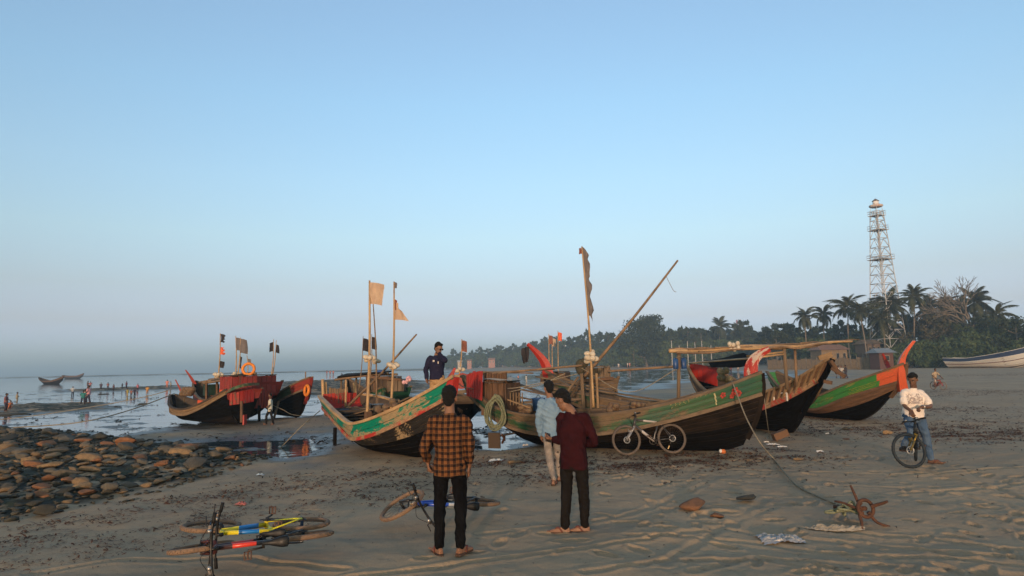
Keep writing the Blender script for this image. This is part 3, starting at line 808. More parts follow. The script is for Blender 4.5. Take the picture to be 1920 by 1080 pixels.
# ------------------------------------------------------------------ what stands on the boats
def boards(bt, pts_lo, pts_hi, n, mat, name='board', th=.03, gap=.008, jit=.02):
    """upright boards side by side between two lines given in the boat's own space"""
    lo, hi = [Vector(p) for p in pts_lo], [Vector(p) for p in pts_hi]
    def lerp(l, t):
        k = t * (len(l) - 1); i = min(int(k), len(l) - 2)
        return l[i].lerp(l[i + 1], k - i)
    for i in range(n):
        a, b = i / n, (i + 1) / n
        p0, p1, q0, q1 = lerp(lo, a), lerp(lo, b), lerp(hi, a), lerp(hi, b)
        e = (p1 - p0).normalized(); p0 = p0 + e * gap; p1 = p1 - e * gap; q0 = q0 + e * gap; q1 = q1 - e * gap
        u = ((q0 + q1) / 2 - (p0 + p1) / 2).normalized(); nrm = e.cross(u).normalized() * th
        dz = u * random.uniform(-jit, jit); q0 = q0 + dz; q1 = q1 + dz; o = nrm * random.uniform(-.15, .15)
        vs = [p0 + o, p1 + o, q1 + o, q0 + o, p0 + nrm + o, p1 + nrm + o, q1 + nrm + o, q0 + nrm + o]
        h = (q0 - p0).length; w_ = (p1 - p0).length; r = random.uniform(0, 9)
        uv = [((r, 0), (r, w_), (r + h, w_), (r + h, 0))] * 6
        MB().add(vs, [(0, 3, 2, 1), (4, 5, 6, 7), (0, 1, 5, 4), (1, 2, 6, 5), (2, 3, 7, 6), (3, 0, 4, 7)], 0, False, uv).build(name, mat, bt.root)
def pole(bt, name, a, b, r, mat, n=7, r2=None, bow=.0):
    a, b = Vector(a), Vector(b); m = a.lerp(b, .5) + Vector((0, 0, bow))
    return MB().tube(path_curve([a, m, b], 10), [r + ((r2 or r) - r) * i / 10 for i in range(11)], n).build(name, mat, bt.root)
def bar(bt, name, a, b, w, h, mat):
    mb = MB(); plank(mb, a, b, w, h); return mb.build(name, mat, bt.root)
def cabin(bt, corners, z0, z1, mat, roofmat, n=6, roof=.08, name='cabin_board', rise=0.0):
    """four walls of upright boards over a quadrilateral and a flat roof of boards"""
    c = [Vector((x, y, 0)) for x, y in corners]
    for i in range(4):
        a, b = c[i], c[(i + 1) % 4]
        k = max(2, int((b - a).length / .16))
        boards(bt, [a + Vector((0, 0, z0)), b + Vector((0, 0, z0))], [a + Vector((0, 0, z1)), b + Vector((0, 0, z1))], k, mat, name)
    for i in range(n):
        t = (i + .5) / n; a = c[0].lerp(c[1], t); b = c[3].lerp(c[2], t); d = (b - a).normalized() * roof
        bar(bt, 'roof_board', a - d + Vector((0, 0, z1 + .03 + random.uniform(0, .015))), b + d + Vector((0, 0, z1 + .03 + random.uniform(0, .015))), (c[1] - c[0]).length / n * .97, .028, roofmat)

def cloth(mb, p, along, out, w, h, seed=0, nu=9, nv=7, ragged=.0, tri=False, amp=.06):
    """a flag hanging out from a pole: along = unit vector down the pole, out = unit vector to the fly"""
    r = random.Random(seed); along, out = Vector(along), Vector(out); nrm = along.cross(out).normalized(); vs = []
    ph = r.uniform(0, 6); rag = [r.uniform(-1, 1) for _ in range(nv + 1)]
    for j in range(nv + 1):
        for i in range(nu + 1):
            u, v = i / nu, j / nv
            ww = w * (1 + ragged * rag[j] * (u ** 2)); hh = h
            if tri: ww = w * (.25 + .75 * v) if v > .3 else w * (.3 + .1 * v)
            q = Vector(p) + along * (v * hh + u * u * h * .12) + out * (u * ww) + nrm * (amp * u * math.sin(4.2 * u + ph + v * 1.7) + amp * .5 * math.sin(9 * u + 3 * v + ph))
            vs.append(q)
    k = nu + 1
    fs = [(j * k + i, j * k + i + 1, (j + 1) * k + i + 1, (j + 1) * k + i) for j in range(nv) for i in range(nu)]
    return mb.add(vs, fs, 0, True)
def floats(mb, c, n, r, seed, long=1.35):
    q = random.Random(seed)
    for i in range(n):
        a = 2 * PI * i / n + q.uniform(-.4, .4)
        d = Vector((math.cos(a), math.sin(a) * .8, q.uniform(-.55, .6)))
        R = d.to_track_quat('Z', 'Y').to_matrix()
        mb.ball(Vector(c) + d * r * 1.25, (r, r, r * long), 0, 10, 8, R)
def dan_buoy(label, base, top, r, flags=(), buoys=(), mat=None, bow=.03, cat='flag pole', group='flag poles standing in the boats'):
    base, top = Vector(base), Vector(top)
    t = thing('flag_pole', label, cat, base, 0, group)
    d = top - base; m = d * .5 + Vector((bow, 0, 0))
    pts = path_curve([Vector((0, 0, 0)), m, d], 16)
    MB().tube(pts, [r * (1 - .45 * i / 16) for i in range(17)], 7).build('pole', mat or BAMBOO, t)
    for (k, w, h, fm, kw) in flags:            # k: how far up the pole its upper corner sits
        i = min(int(k * 16), 15); p = pts[i].lerp(pts[i + 1], k * 16 - i); al = (pts[i] - pts[i + 1]).normalized()
        out = Vector((kw.pop('dx', 1), kw.pop('dy', -.25), 0)).normalized()
        mb = MB(); cloth(mb, p + out * r * .5, al, out, w, h, seed=hash(label) % 97 if False else len(label) + int(k * 50), **kw); mb.build('flag', fm, t)
    for j, (k, n, rr_, fm) in enumerate(buoys):
        i = min(int(k * 16), 15); p = pts[i].lerp(pts[i + 1], k * 16 - i)
        for q in range(n):
            mb = MB(); a = 2 * PI * q / n + j; dv = Vector((math.cos(a), .7 * math.sin(a), .45 * math.sin(q * 2.3 + j)))
            R = Vector((dv.x, dv.y, dv.z * .8)).to_track_quat('Z', 'Y').to_matrix()
            mb.ball(p + dv * rr_ * 1.3, (rr_, rr_, rr_ * 1.3), 0, 10, 8, R); mb.build('float', fm, t)
    return t

# --- the long green boat
b = boatC; L = b.L
NEAR = -1
boards(b, [b.loc(876, 742, 15.85), b.loc(890, 746, 15.6), b.loc(905, 751, 15.35)], [b.loc(876, 702, 15.85), b.loc(890, 697, 15.6), b.loc(906, 695, 15.35)], 7, P_RED, 'stern_panel_board')
boards(b, [b.loc(906, 735, 15.9), b.loc(930, 742, 15.7), b.loc(952, 748, 15.5)], [b.loc(907, 699, 15.9), b.loc(930, 699, 15.7), b.loc(951, 700, 15.5)], 9, W_BROWN, 'cabin_slat', jit=.03)
cabin(b, [(.62, -.38), (1.25, -.50), (1.25, .55), (.62, .42)], .75, 1.50, W_BROWN, W_DARK, 5)
for (p, q, r) in (((862, 706, 16.2), (1092, 685, 15.0), .026), ((880, 700, 16.5), (1040, 692, 15.9), .02), ((905, 697, 16.0), (1000, 700, 15.6), .016)):
    pole(b, 'roof_pole', b.loc(*p), b.loc(*q), r, BAMBOO_D)
mb = MB()
vs = []; NU_, NV_ = 10, 5
for j in range(NV_ + 1):
    for i in range(NU_ + 1):
        u, v = i / NU_, j / NV_
        vs.append((.55 + u * .85, -.5 + v * 1.0, 1.575 + .10 * math.sin(PI * u) * math.sin(PI * (v * .8 + .1)) + .02 * math.sin(7 * u + 5 * v)))
mb.add(vs, [(j * (NU_ + 1) + i, j * (NU_ + 1) + i + 1, (j + 1) * (NU_ + 1) + i + 1, (j + 1) * (NU_ + 1) + i) for j in range(NV_) for i in range(NU_)], 0, True)
mb.build('roof_sheet', plain('pale_tarp', (.50, .46, .40), .8, (.36, .33, .29), 4), b.root)
# boards and knees amidships
for (p, q, w_, h_, m_) in (((1094, 764, 15.2), (1089, 690, 15.2), .12, .07, W_GREY), ((1108, 766, 15.0), (1107, 686, 15.0), .12, .05, W_GREY), ((1121, 765, 14.95), (1118, 700, 14.95), .08, .05, W_PALE),
                           ((1052, 752, 15.5), (1085, 706, 15.4), .09, .05, W_GREY), ((1068, 748, 15.6), (1098, 698, 15.5), .07, .05, W_DARK), ((948, 757, 15.9), (1090, 748, 15.6), .10, .05, W_GREY)):
    bar(b, 'upright_board' if abs(p[0] - q[0]) < 20 else 'brace_board', b.loc(*p), b.loc(*q), w_, h_, m_)
mb = MB(); mb.ball(b.loc(1088, 688, 15.2), (.12, .12, .19), 0, 9, 7); mb.ball(b.loc(1096, 680, 15.2), (.10, .1, .12), 0, 9, 7); mb.build('net_bundle', plain('dark_green_net', (.05, .06, .04), .95, (.09, .06, .04), 20, bump=.6), b.root)
for t in (.30, .44, .62, .76):                       # thwarts
    p, q = b.pt(t, 1.75, 1, -.05), b.pt(t, 1.75, -1, -.05); bar(b, 'thwart', p, q, .13, .045, W_GREY)
# low planked fence of the hold
for i in range(6):
    p = b.loc(952 + i * 5.5, 760, 15.55); bar(b, 'hold_slat', p, p + Vector((0, 0, .30)), .035, .02, W_PALE)
bar(b, 'hold_rail', b.loc(948, 748, 15.5), b.loc(996, 765, 15.35), .04, .03, W_PALE)
b.horn([b.loc(1411, 712, 13.95), b.loc(1408, 694, 13.95), b.loc(1413, 676, 13.95), b.loc(1426, 663, 13.95), b.loc(1443, 654, 13.95)], .34, .13, .07, P_REDW)
# red hibiscus painted on the bow: thin patches of paint on the planks
for (px_, py_, s_) in ((1354, 741, .05), (1377, 733, .065), (1386, 736, .05), (1371, 743, .045)):
    pc = b.loc(px_, py_, 13.9); best = None
    for i in range(60):
        for v in (1.2, 1.4, 1.6, 1.8):
            q = b.pt(.7 + .3 * i / 60, v, NEAR, .034)
            e = (b.M @ q); c_ = CAM_R.transposed() @ (e - Vector((0, 0, EYE))); sx_, sy_ = 960 - c_.x / c_.z * FPX, 540 + c_.y / c_.z * FPX
            dd = (sx_ - px_) ** 2 + (sy_ - py_) ** 2
            if best is None or dd < best[0]: best = (dd, q, .7 + .3 * i / 60)
    q, t = best[1], best[2]; ex = (b.pt(min(t + .02, 1), 1.5, NEAR) - b.pt(t - .02, 1.5, NEAR)).normalized(); ez = Vector((0, 0, 1)); nn = ex.cross(ez).normalized()
    if nn.y > 0: nn = -nn
    mb = MB()
    for a in range(5):
        an_ = a * 2 * PI / 5 + px_; cc = q + (ex * math.cos(an_) + ez * math.sin(an_)) * s_ * .8 + nn * .004
        ring_ = [cc + (ex * math.cos(w_) + ez * math.sin(w_) * .8) * s_ * .62 + nn * .002 for w_ in [2 * PI * z_ / 9 for z_ in range(9)]]
        back = [v_ - nn * .008 for v_ in ring_]
        mb.loft([back, ring_])
    mb.build('painted_flower', plain('flower_red', (.42, .05, .035), .7, (.30, .045, .03), 30), b.root)
# gear on the deck amidships
for i, (px_, py_, Y_, s_) in enumerate(((985, 770, 15.6, .15), (1040, 764, 15.4, .17), (1150, 766, 15.2, .13), (1195, 762, 15.0, .12))):
    mb = MB()
    for j in range(7): mb.ball(b.loc(px_, py_, Y_) + Vector((random.uniform(-1, 1), random.uniform(-1, 1), random.uniform(-.3, .6))) * s_, (s_ * .7, s_ * .7, s_ * .5), 0, 8, 6)
    mb.build('net_heap', plain(('brown_net', 'grey_net', 'olive_net_heap', 'brown_net')[i], (.13, .075, .05), .95, (.2, .15, .09), 20, bump=.6), b.root)
for (p, q, w_) in (((960, 742, 16.2), (1075, 765, 15.5), .11), ((975, 730, 16.6), (1080, 752, 15.9), .10), ((1130, 768, 15.3), (1210, 756, 15.3), .12), ((1120, 760, 15.6), (1180, 770, 15.1), .10)): bar(b, 'loose_plank', b.loc(*p), b.loc(*q), w_, .03, W_GREY)
for (p, m_, q) in (((908, 715, 15.6), (960, 728, 15.5), (1088, 700, 15.2)), ((1090, 690, 15.1), (1180, 735, 15.0), (1272, 690, 15.1)), ((955, 735, 15.6), (1010, 722, 15.4), (1060, 700, 15.3))):
    MB().tube(path_curve([b.loc(*p), b.loc(*m_), b.loc(*q)], 16), .010, 5).build('slack_rope', ROPE, b.root)
# rudder and propeller at the stern
mb = MB(); mb.box(b.loc(927, 826, 15.35), (.30, .04, .36)); mb.build('rudder', W_DARK, b.root)
pole(b, 'propeller_shaft', b.loc(934, 818, 15.35), b.loc(965, 812, 15.2), .022, METAL_D)
mb = MB()
for a in (0, 2.1, 4.2):
    mb.box(b.loc(944, 822, 15.3) + Vector((0, math.cos(a) * .07, math.sin(a) * .07)), (.03, .05, .13), Matrix.Rotation(-a, 3, 'X'))
mb.build('propeller', IRON, b.root)

# --- the teal boat
b = boatB
NEAR = -1
boards(b, [b.loc(606, 768, 17.0), b.loc(636, 766, 17.2), b.loc(668, 766, 17.5)], [b.loc(605, 738, 17.0), b.loc(636, 737, 17.2), b.loc(668, 735, 17.5)], 8, P_RED, 'stern_board')
boards(b, [b.loc(616, 742, 17.3), b.loc(652, 742, 17.6)], [b.loc(616, 727, 17.3), b.loc(652, 728, 17.6)], 8, W_PALE, 'pale_slat', jit=.05)
for (p, q, r) in (((607, 760, 17.3), (605, 711, 17.3), .045), ((613, 755, 17.4), (610, 716, 17.4), .04), ((668, 752, 17.6), (664, 718, 17.6), .04), ((648, 764, 17.0), (649, 712, 17.0), .03)):
    pole(b, 'stern_post_stick', b.loc(*p), b.loc(*q), r, BAMBOO)
for t in (.3, .5, .68):
    p, q = b.pt(t, 1.8, 1, -.05), b.pt(t, 1.8, -1, -.05); bar(b, 'thwart', p, q, .14, .05, W_DARK)
b.horn([b.loc(841, 724, 13.05), b.loc(845, 708, 13.05), b.loc(853, 690, 13.05)], .36, .06, .06, P_RED)
mb = MB(); mb.box(b.loc(690, 786, 14.75), (.14, .12, .34)); mb.build('mast_step', W_BROWN, b.root)
mb = MB()
mb.box(b.loc(628, 822, 16.9), (.1, .06, .55)); mb.build('rudder', W_TARB, b.root)
# engine with its flywheel amidships
mb = MB(); c0 = b.loc(692, 770, 16.0)
mb.ring(c0, .16, .035, (.3, 1, 0), 20, 6); mb.box(c0 + Vector((.05, .2, 0)), (.4, .3, .3)); mb.tube([c0, c0 + Vector((0, .2, 0))], .03)
mb.build('engine', METAL_D, b.root)
# gear lying in the teal boat
for i, (px_, py_, Y_, s_) in enumerate(((626, 776, 16.9, .16), (662, 770, 16.6, .14), (716, 768, 15.2, .15), (742, 757, 14.8, .13))):
    mb = MB()
    for j in range(6): mb.ball(b.loc(px_, py_, Y_) + Vector((random.uniform(-1, 1), random.uniform(-1, 1), random.uniform(-.3, .5))) * s_, (s_ * .75, s_ * .7, s_ * .55), 0, 8, 6)
    mb.build('net_heap', plain(('brown_net', 'olive_net_heap', 'grey_net', 'brown_net')[i], (.13, .075, .05), .95, (.2, .15, .09), 20, bump=.6), b.root)
for (p, q) in (((655, 779, 16.0), (735, 757, 15.6)), ((640, 772, 16.6), (700, 764, 16.4)), ((700, 777, 15.3), (770, 745, 14.7))): bar(b, 'loose_plank', b.loc(*p), b.loc(*q), .13, .03, W_GREY)
# --- dark boat with a cabin behind it
b = boatB2
def quad_cabin(b, px0, px1, pytop, pybot, Y0, Y1, depth, mat, roofmat, name='cabin_board', roof=.06, n=5):
    p, q = b.loc(px0, pybot, Y0), b.loc(px1, pybot, Y1); t_ = b.loc(px0, pytop, Y0)
    d = Vector((q.x - p.x, q.y - p.y)); nrm = Vector((-d.y, d.x)).normalized() * depth
    w0 = (b.M @ p).y; m_ = b.M @ (p + Vector((nrm.x, nrm.y, 0)))
    if m_.y < w0: nrm = -nrm
    cabin(b, [(p.x, p.y), (q.x, q.y), (q.x + nrm.x, q.y + nrm.y), (p.x + nrm.x, p.y + nrm.y)], p.z, t_.z, mat, roofmat, n, roof, name)
quad_cabin(b, 727, 755, 714, 734, 22.3, 22.3, .9, W_GREY, W_GREY)
quad_cabin(b, 688, 727, 709, 732, 22.7, 22.4, .9, W_DARK, W_BROWN, 'dark_cabin_board')
for px_ in (688, 702, 727): bar(b, 'cabin_post', b.loc(px_, 736, 22.35), b.loc(px_, 705, 22.35), .07, .06, W_BROWN)
bar(b, 'cabin_beam', b.loc(686, 706, 22.3), b.loc(752, 712, 22.25), .07, .08, W_BROWN)
for (p, q) in (((628, 712, 23.5), (720, 699, 22.6)), ((634, 709, 23.8), (728, 700, 22.9)), ((660, 703, 24.2), (745, 702, 23.4)), ((640, 706, 24.0), (722, 702, 23.0))):
    pole(b, 'roof_pole', b.loc(*p), b.loc(*q), .045, BAMBOO_D)
mb = MB(); vs = [b.loc(*p) for p in ((632, 709, 23.4), (720, 700, 22.5), (734, 698, 24.2), (650, 703, 24.9))]; vs2 = [v + Vector((0, 0, .06)) for v in vs]
mb.add(vs + vs2, [(3, 2, 1, 0), (4, 5, 6, 7), (0, 1, 5, 4), (1, 2, 6, 5), (2, 3, 7, 6), (3, 0, 4, 7)]); mb.build('roof_mat', W_TARB, b.root)
for px_ in (640, 668): bar(b, 'roof_post', b.loc(px_, 745, 23.7), b.loc(px_, 708, 23.7), .06, .06, W_GREY)
boards(b, [b.loc(692, 752, 22.2), b.loc(722, 744, 22.1)], [b.loc(692, 742, 22.2), b.loc(722, 733, 22.1)], 5, P_GREEN, 'green_board')
# --- grey boat with the red horn, and the plank cabin beyond
b = boatC2
b.horn([b.loc(1029, 708, 17.9), b.loc(1022, 682, 17.9), b.loc(1007, 662, 17.9), b.loc(989, 645, 17.9)], .34, .10, .06, P_RED)
mb = MB(); cloth(mb, b.loc(990, 650, 17.85), b.Mi.to_3x3() @ Vector((0, 0, -1)), b.Mi.to_3x3() @ Vector((-.4, -.6, 0)).normalized(), .2, .42, 5, amp=.08); mb.build('horn_rag', CLOTH_BLACK, b.root)
for (p, q, w_) in (((1015, 716, 17.3), (1250, 752, 16.0), .16), ((1022, 726, 17.0), (1190, 757, 16.0), .14), ((1005, 706, 17.8), (1150, 732, 16.9), .12), ((960, 716, 17.6), (1040, 745, 16.3), .14)):
    bar(b, 'loose_plank', b.loc(*p), b.loc(*q), w_, .035, W_GREY)
b = boatC3
quad_cabin(b, 1098, 1143, 690, 708, 19.4, 19.4, 1.0, W_GREY, W_GREY, roof=.1)
bar(b, 'cabin_sill', b.loc(1092, 714, 19.3), b.loc(1150, 709, 19.3), .1, .09, W_BROWN)
pole(b, 'long_bamboo_pole', b.loc(1140, 696, 19.0), b.loc(1282, 686, 18.0), .035, BAMBOO_D)
quad_cabin(b, 1015, 1058, 700, 716, 20.6, 20.4, .9, W_BROWN, W_DARK, 'forward_cabin_board')
# --- dark boat end with the plate
b = boatC0
c0 = b.loc(867, 714, 19.3); ex = b.Mi.to_3x3() @ Vector((1, 0, 0)); ez = Vector((0, 0, 1)); ey = ex.cross(ez)
ring_ = [c0 + ex * (.21 * x) + ez * (.24 * z) for x, z in ((-1, .3), (-.85, .75), (0, 1), (.85, .75), (1, .2), (.9, -.8), (-.1, -1), (-.9, -.9))]
MB().loft([[v + ey * .02 for v in ring_], [v - ey * .03 for v in ring_]], smooth=False).build('end_plate', P_REDB, b.root)
bar(b, 'side_rail', b.loc(852, 736, 19.4), b.loc(882, 733, 19.2), .12, .1, W_GREY)
# --- boat with the timber framed bow
b = boatD
NEAR = -1
boards(b, [b.loc(1294, 708, 21.9), b.loc(1318, 716, 21.5), b.loc(1346, 724, 20.9)], [b.loc(1294, 681, 21.9), b.loc(1318, 685, 21.5), b.loc(1346, 690, 20.9)], 6, P_RED, 'stern_board')
mb = MB(); n_ = 8; vs = []
for j in range(4):
    for i in range(n_ + 1):
        u = i / n_; p = b.loc(1333 + 84 * u, 684 - 12 * u + (0 if j == 0 else 0), 20.6 - 3.0 * u)
        vs.append(p + (b.Mi.to_3x3() @ Vector((.12, 1, 0))) * (.45 * j) + Vector((0, 0, .03 * math.sin(5 * u + j) - (.20 * (.4 + .6 * math.sin(PI * u)) if j == 0 else 0) + .05 * j)))
mb.add(vs, [(j * (n_ + 1) + i, j * (n_ + 1) + i + 1, (j + 1) * (n_ + 1) + i + 1, (j + 1) * (n_ + 1) + i) for j in range(3) for i in range(n_)], 0, True); mb.build('awning_tarp', TARP, b.root)
pole(b, 'awning_pole', b.loc(1292, 681, 21.5), b.loc(1420, 671, 17.6), .03, BAMBOO)
for i in range(9):                                 # upright planks of the open bow
    t = .76 + .225 * i / 8; p = b.pt(t, 1.1, NEAR, .02); q = b.pt(t, 2.0, NEAR, .02) + Vector((0, 0, .03)); bar(b, 'bow_upright', p, q, .07 + .04 * (i % 2), .045, W_PALE)
for k_ in range(4):
    v0 = 1.15 + k_ * .2; mb = MB(); sweep(mb, [b.pt(t, v0 + .08, 1, -.03) for t in (.72, .8, .88, .94, .99)], .03, .12); mb.build('bow_inner_board', W_BROWN, b.root)
mb = MB(); sweep(mb, [b.pt(t, 1.02, NEAR, .06) for t in (.70, .78, .86, .93, 1.0)] , .06, .13); mb.build('red_rail', P_RAILRED, b.root)
fl = b.pt(.80, 1.25, NEAR, .05); e1 = (b.pt(.86, 1.25, NEAR) - b.pt(.80, 1.25, NEAR)); e1.z = 0
for (p, q) in ((fl, fl + Vector((0, 0, .2))), (fl + Vector((0, 0, .2)), fl + Vector((0, 0, .2)) + e1), (fl + e1, fl + e1 + Vector((0, 0, .2)))): bar(b, 'white_frame', p, q, .03, .03, P_WHITE)
bar(b, 'bow_beam', b.loc(1535, 672, 15.6), b.loc(1560, 664, 15.5), .12, .12, W_PALE)
for (p, q) in (((1556, 676, 15.4), (1572, 700, 15.4)), ((1560, 690, 15.4), (1585, 706, 15.2)), ((1545, 715, 15.3), (1560, 718, 15.2))): bar(b, 'loose_board', b.loc(*p), b.loc(*q), .12, .08, W_BROWN)
mb = MB(); c0 = b.loc(1357, 705, 17.6)
for i in range(7): mb.ball(c0 + Vector((random.uniform(-.15, .15), random.uniform(-.2, .2), random.uniform(-.15, .16))), (.11, .1, .1), 0, 8, 6)
mb.build('net_heap', plain('olive_net', (.10, .10, .06), .95, (.2, .16, .1), 25, bump=.6), b.root)
# support board under the hull
mb = MB(); mb.beam(b.loc(1450, 820, 15.7), b.loc(1475, 810, 15.7), .2, .16); mb.build('support_block', W_BROWN, b.root)
# --- the bright boat
b = boatE
b.horn([b.loc(1693, 735, 18.7), b.loc(1689, 706, 18.7), b.loc(1690, 680, 18.7), b.loc(1698, 660, 18.7), b.loc(1714, 639, 18.7)], .40, .14, .10, P_ORG)
pole(b, 'inner_rail', b.loc(1600, 717, 19.7), b.loc(1690, 688, 18.9), .03, W_DARK)
b.horn([b.loc(1668, 694, 19.6), b.loc(1662, 680, 19.8), b.loc(1655, 663, 19.8)], .22, .09, .05, P_RED, 'fore_post')
for t in (.45, .65, .82):
    p, q = b.pt(t, 1.8, 1, -.05), b.pt(t, 1.8, -1, -.05); bar(b, 'thwart', p, q, .14, .05, W_DARK)
# --- the dark group on the left
b = boatA
quad_cabin(b, 436, 481, 706, 731, 23.0, 23.7, .9, P_REDB, W_DARK, 'stern_house_board', roof=.1, n=6)
mb = MB(); sweep(mb, path_curve([b.loc(402, 751, 23.3), b.loc(424, 737, 22.85), b.loc(442, 727, 22.6), b.loc(463, 721, 22.8), b.loc(484, 720, 23.4)], 14), .10, .10); mb.build('stern_cap', P_GREEN, b.root)
boards(b, [b.loc(430, 760, 22.85), b.loc(452, 757, 23.0), b.loc(475, 753, 23.5)], [b.loc(430, 738, 22.85), b.loc(452, 733, 23.0), b.loc(477, 728, 23.5)], 7, P_RED, 'transom_panel_board')
bar(b, 'rudder_post', b.loc(453, 792, 22.75), b.loc(453, 752, 22.75), .08, .08, W_BROWN)
mb = MB(); mb.box(b.loc(459, 787, 22.75), (.05, .26, .34), Matrix.Rotation(.75, 3, 'Z')); mb.build('rudder', P_RED, b.root)
for (p, q) in (((374, 717, 25.4), (452, 704, 23.6)), ((392, 712, 25.6), (470, 702, 24.2)), ((380, 719, 24.9), (444, 709, 23.2)), ((405, 709, 25.8), (480, 700, 24.4))): pole(b, 'roof_pole', b.loc(*p), b.loc(*q), .045, BAMBOO_D)
mb = MB(); vs = [b.loc(*p) for p in ((396, 716, 24.6), (446, 706, 23.3), (478, 700, 24.6), (420, 708, 25.8))]; vs2 = [v + Vector((0, 0, .07)) for v in vs]
mb.add(vs + vs2, [(3, 2, 1, 0), (4, 5, 6, 7), (0, 1, 5, 4), (1, 2, 6, 5), (2, 3, 7, 6), (3, 0, 4, 7)]); mb.build('roof_mat', W_DARK, b.root)
for px_, y0 in ((387, 752), (407, 742), (420, 738)): bar(b, 'roof_post', b.loc(px_, y0, 24.6), b.loc(px_, 715, 24.6), .07, .07, W_BROWN)
boards(b, [b.pt(t, 1.1, -1, -.13) for t in (.42, .6, .8)], [b.pt(t, 2, -1, -.13) + Vector((0, 0, .1)) for t in (.42, .6, .8)], 8, P_ORG, 'inner_side_board')
mb = MB(); mb.box(b.loc(396, 731, 25.0), (.5, .4, .42)); mb.build('engine_box', plain('dark_green_paint', (.02, .05, .035), .6), b.root)
b.horn([b.loc(341, 738, 27.0), b.loc(336, 726, 27.0), b.loc(329, 712, 27.0)], .16, .06, .05, P_REDB)
mb = MB()
for i in range(9): mb.ball(b.loc(343 + i * 2.2, 738 - (i % 3) * 4, 26.6 - .1 * i), (.16, .16, .12), 0, 8, 6)
mb.build('net_heap', plain('brown_net', (.13, .075, .05), .95, (.2, .15, .09), 20, bump=.6), b.root)
b = boatA2
quad_cabin(b, 480, 516, 705, 738, 24.9, 25.5, 1.3, P_REDB, W_DARK, 'stern_house_board', roof=.08, n=6)
boards(b, [b.loc(474, 766, 24.8), b.loc(508, 764, 25.2)], [b.loc(474, 730, 24.8), b.loc(512, 732, 25.2)], 7, P_REDB, 'transom_panel_board')
b.horn([b.loc(366, 722, 29.6), b.loc(358, 708, 29.6), b.loc(348, 694, 29.6)], .36, .10, .06, P_REDB)
boards(b, [b.pt(t, 1.1, -1, -.13) for t in (.5, .7, .86)], [b.pt(t, 2, -1, -.13) + Vector((0, 0, .12)) for t in (.5, .7, .86)], 7, P_ORG, 'inner_side_board')
bar(b, 'sternpost_fitting', b.loc(486, 790, 24.8), b.loc(486, 760, 24.8), .08, .08, W_TARB)
b = boatA3
for px_ in (564, 574, 582): pole(b, 'bow_stake', b.loc(px_, 730, 26.0), b.loc(px_, 712 if px_ != 582 else 713, 26.0), .045, BAMBOO)
pole(b, 'thin_mast', b.loc(573, 724, 26.2), b.loc(573, 697, 26.2), .025, BAMBOO_D)
bar(b, 'leaning_plank', b.loc(514, 783, 25.6), b.loc(523, 752, 26.2), .08, .05, W_GREY)
mb = MB()
for i in range(8): mb.ball(b.loc(512 + i * 2.6, 745 - (i % 3) * 3, 27.0), (.12, .14, .10), 0, 8, 6)
mb.build('net_heap', plain('grey_green_net', (.13, .15, .11), .95, (.25, .25, .2), 20, bump=.6), b.root)

# ------------------------------------------------------------------ the bamboo roof frame that spans two boats
A0 = at(1255, 657, 15.1)
t = thing('awning_frame', 'long bamboo pole frame on posts across the sterns with white floats tied on', 'awning frame', (A0.x, A0.y, 0))
R0 = Vector((A0.x, A0.y, 0))
for (p, q, r) in (((1254, 658, 15.1), (1470, 651, 15.6), .042), ((1262, 655, 15.25), (1440, 648, 15.7), .034), ((1400, 651, 15.5), (1598, 640, 16.2), .036), ((1380, 648, 15.6), (1575, 641, 16.3), .030),
                  ((1430, 655, 15.4), (1560, 644, 16.0), .026), ((1268, 661, 15.0), (1390, 655, 15.3), .024),
                  ((1290, 655, 15.1), (1410, 649, 15.5), .016), ((1310, 659, 15.1), (1452, 652, 15.6), .018), ((1460, 648, 15.8), (1588, 639, 16.3), .017), ((1340, 652, 15.2), (1500, 645, 15.9), .015), ((1480, 652, 15.9), (1572, 643, 16.2), .02), ((1500, 643, 16.0), (1612, 637, 16.4), .012), ((1255, 655, 15.2), (1330, 652, 15.4), .018), ((1400, 654, 15.5), (1530, 648, 16.0), .014)):
    a_, b_ = at(*p) - R0, at(*q) - R0
    jt = lambda s_: Vector((0, random.uniform(-s_, s_), random.uniform(-s_, s_)))
    MB().tube(path_curve([a_, a_.lerp(b_, .25) + jt(.035), a_.lerp(b_, .5) + Vector((0, 0, -.03)) + jt(.03), a_.lerp(b_, .77) + jt(.035), b_], 16), [r * (1.1 - .35 * i / 16 + .06 * (i % 2)) for i in range(17)], 7).build('bamboo_pole', BAMBOO if r > .033 else BAMBOO_D, t)
for (p, q, w_) in (((1272, 768, 15.2), (1273, 659, 15.2), .085), ((1476, 730, 15.8), (1470, 653, 15.7), .09), ((1494, 725, 16.0), (1490, 650, 16.0), .07)):
    mb = MB(); mb.tube([at(*p) - R0, at(*q) - R0], w_ / 2, 8); mb.build('post', BAMBOO_D if w_ < .08 else W_GREY, t)
for (p, q) in (((1400, 668, 15.6), (1468, 660, 15.7)), ((1405, 672, 15.6), (1470, 664, 15.7))):
    mb = MB(); mb.tube([at(*p) - R0, at(*q) - R0], .025, 6); mb.build('cross_pole', BAMBOO, t)
for i, (x, y) in enumerate(((1368, 645), (1369, 653), (1375, 647), (1383, 644), (1384, 652), (1377, 655))):
    mb = MB(); mb.ball(at(x, y, 15.35) - R0, (.055, .055, .06), 0, 10, 8); mb.build('float', FOAM, t)
ct = at(1274, 682, 15.1)
c_ = thing('canister', 'pair of blue plastic canisters hanging on a bamboo frame post', 'canister', ct)
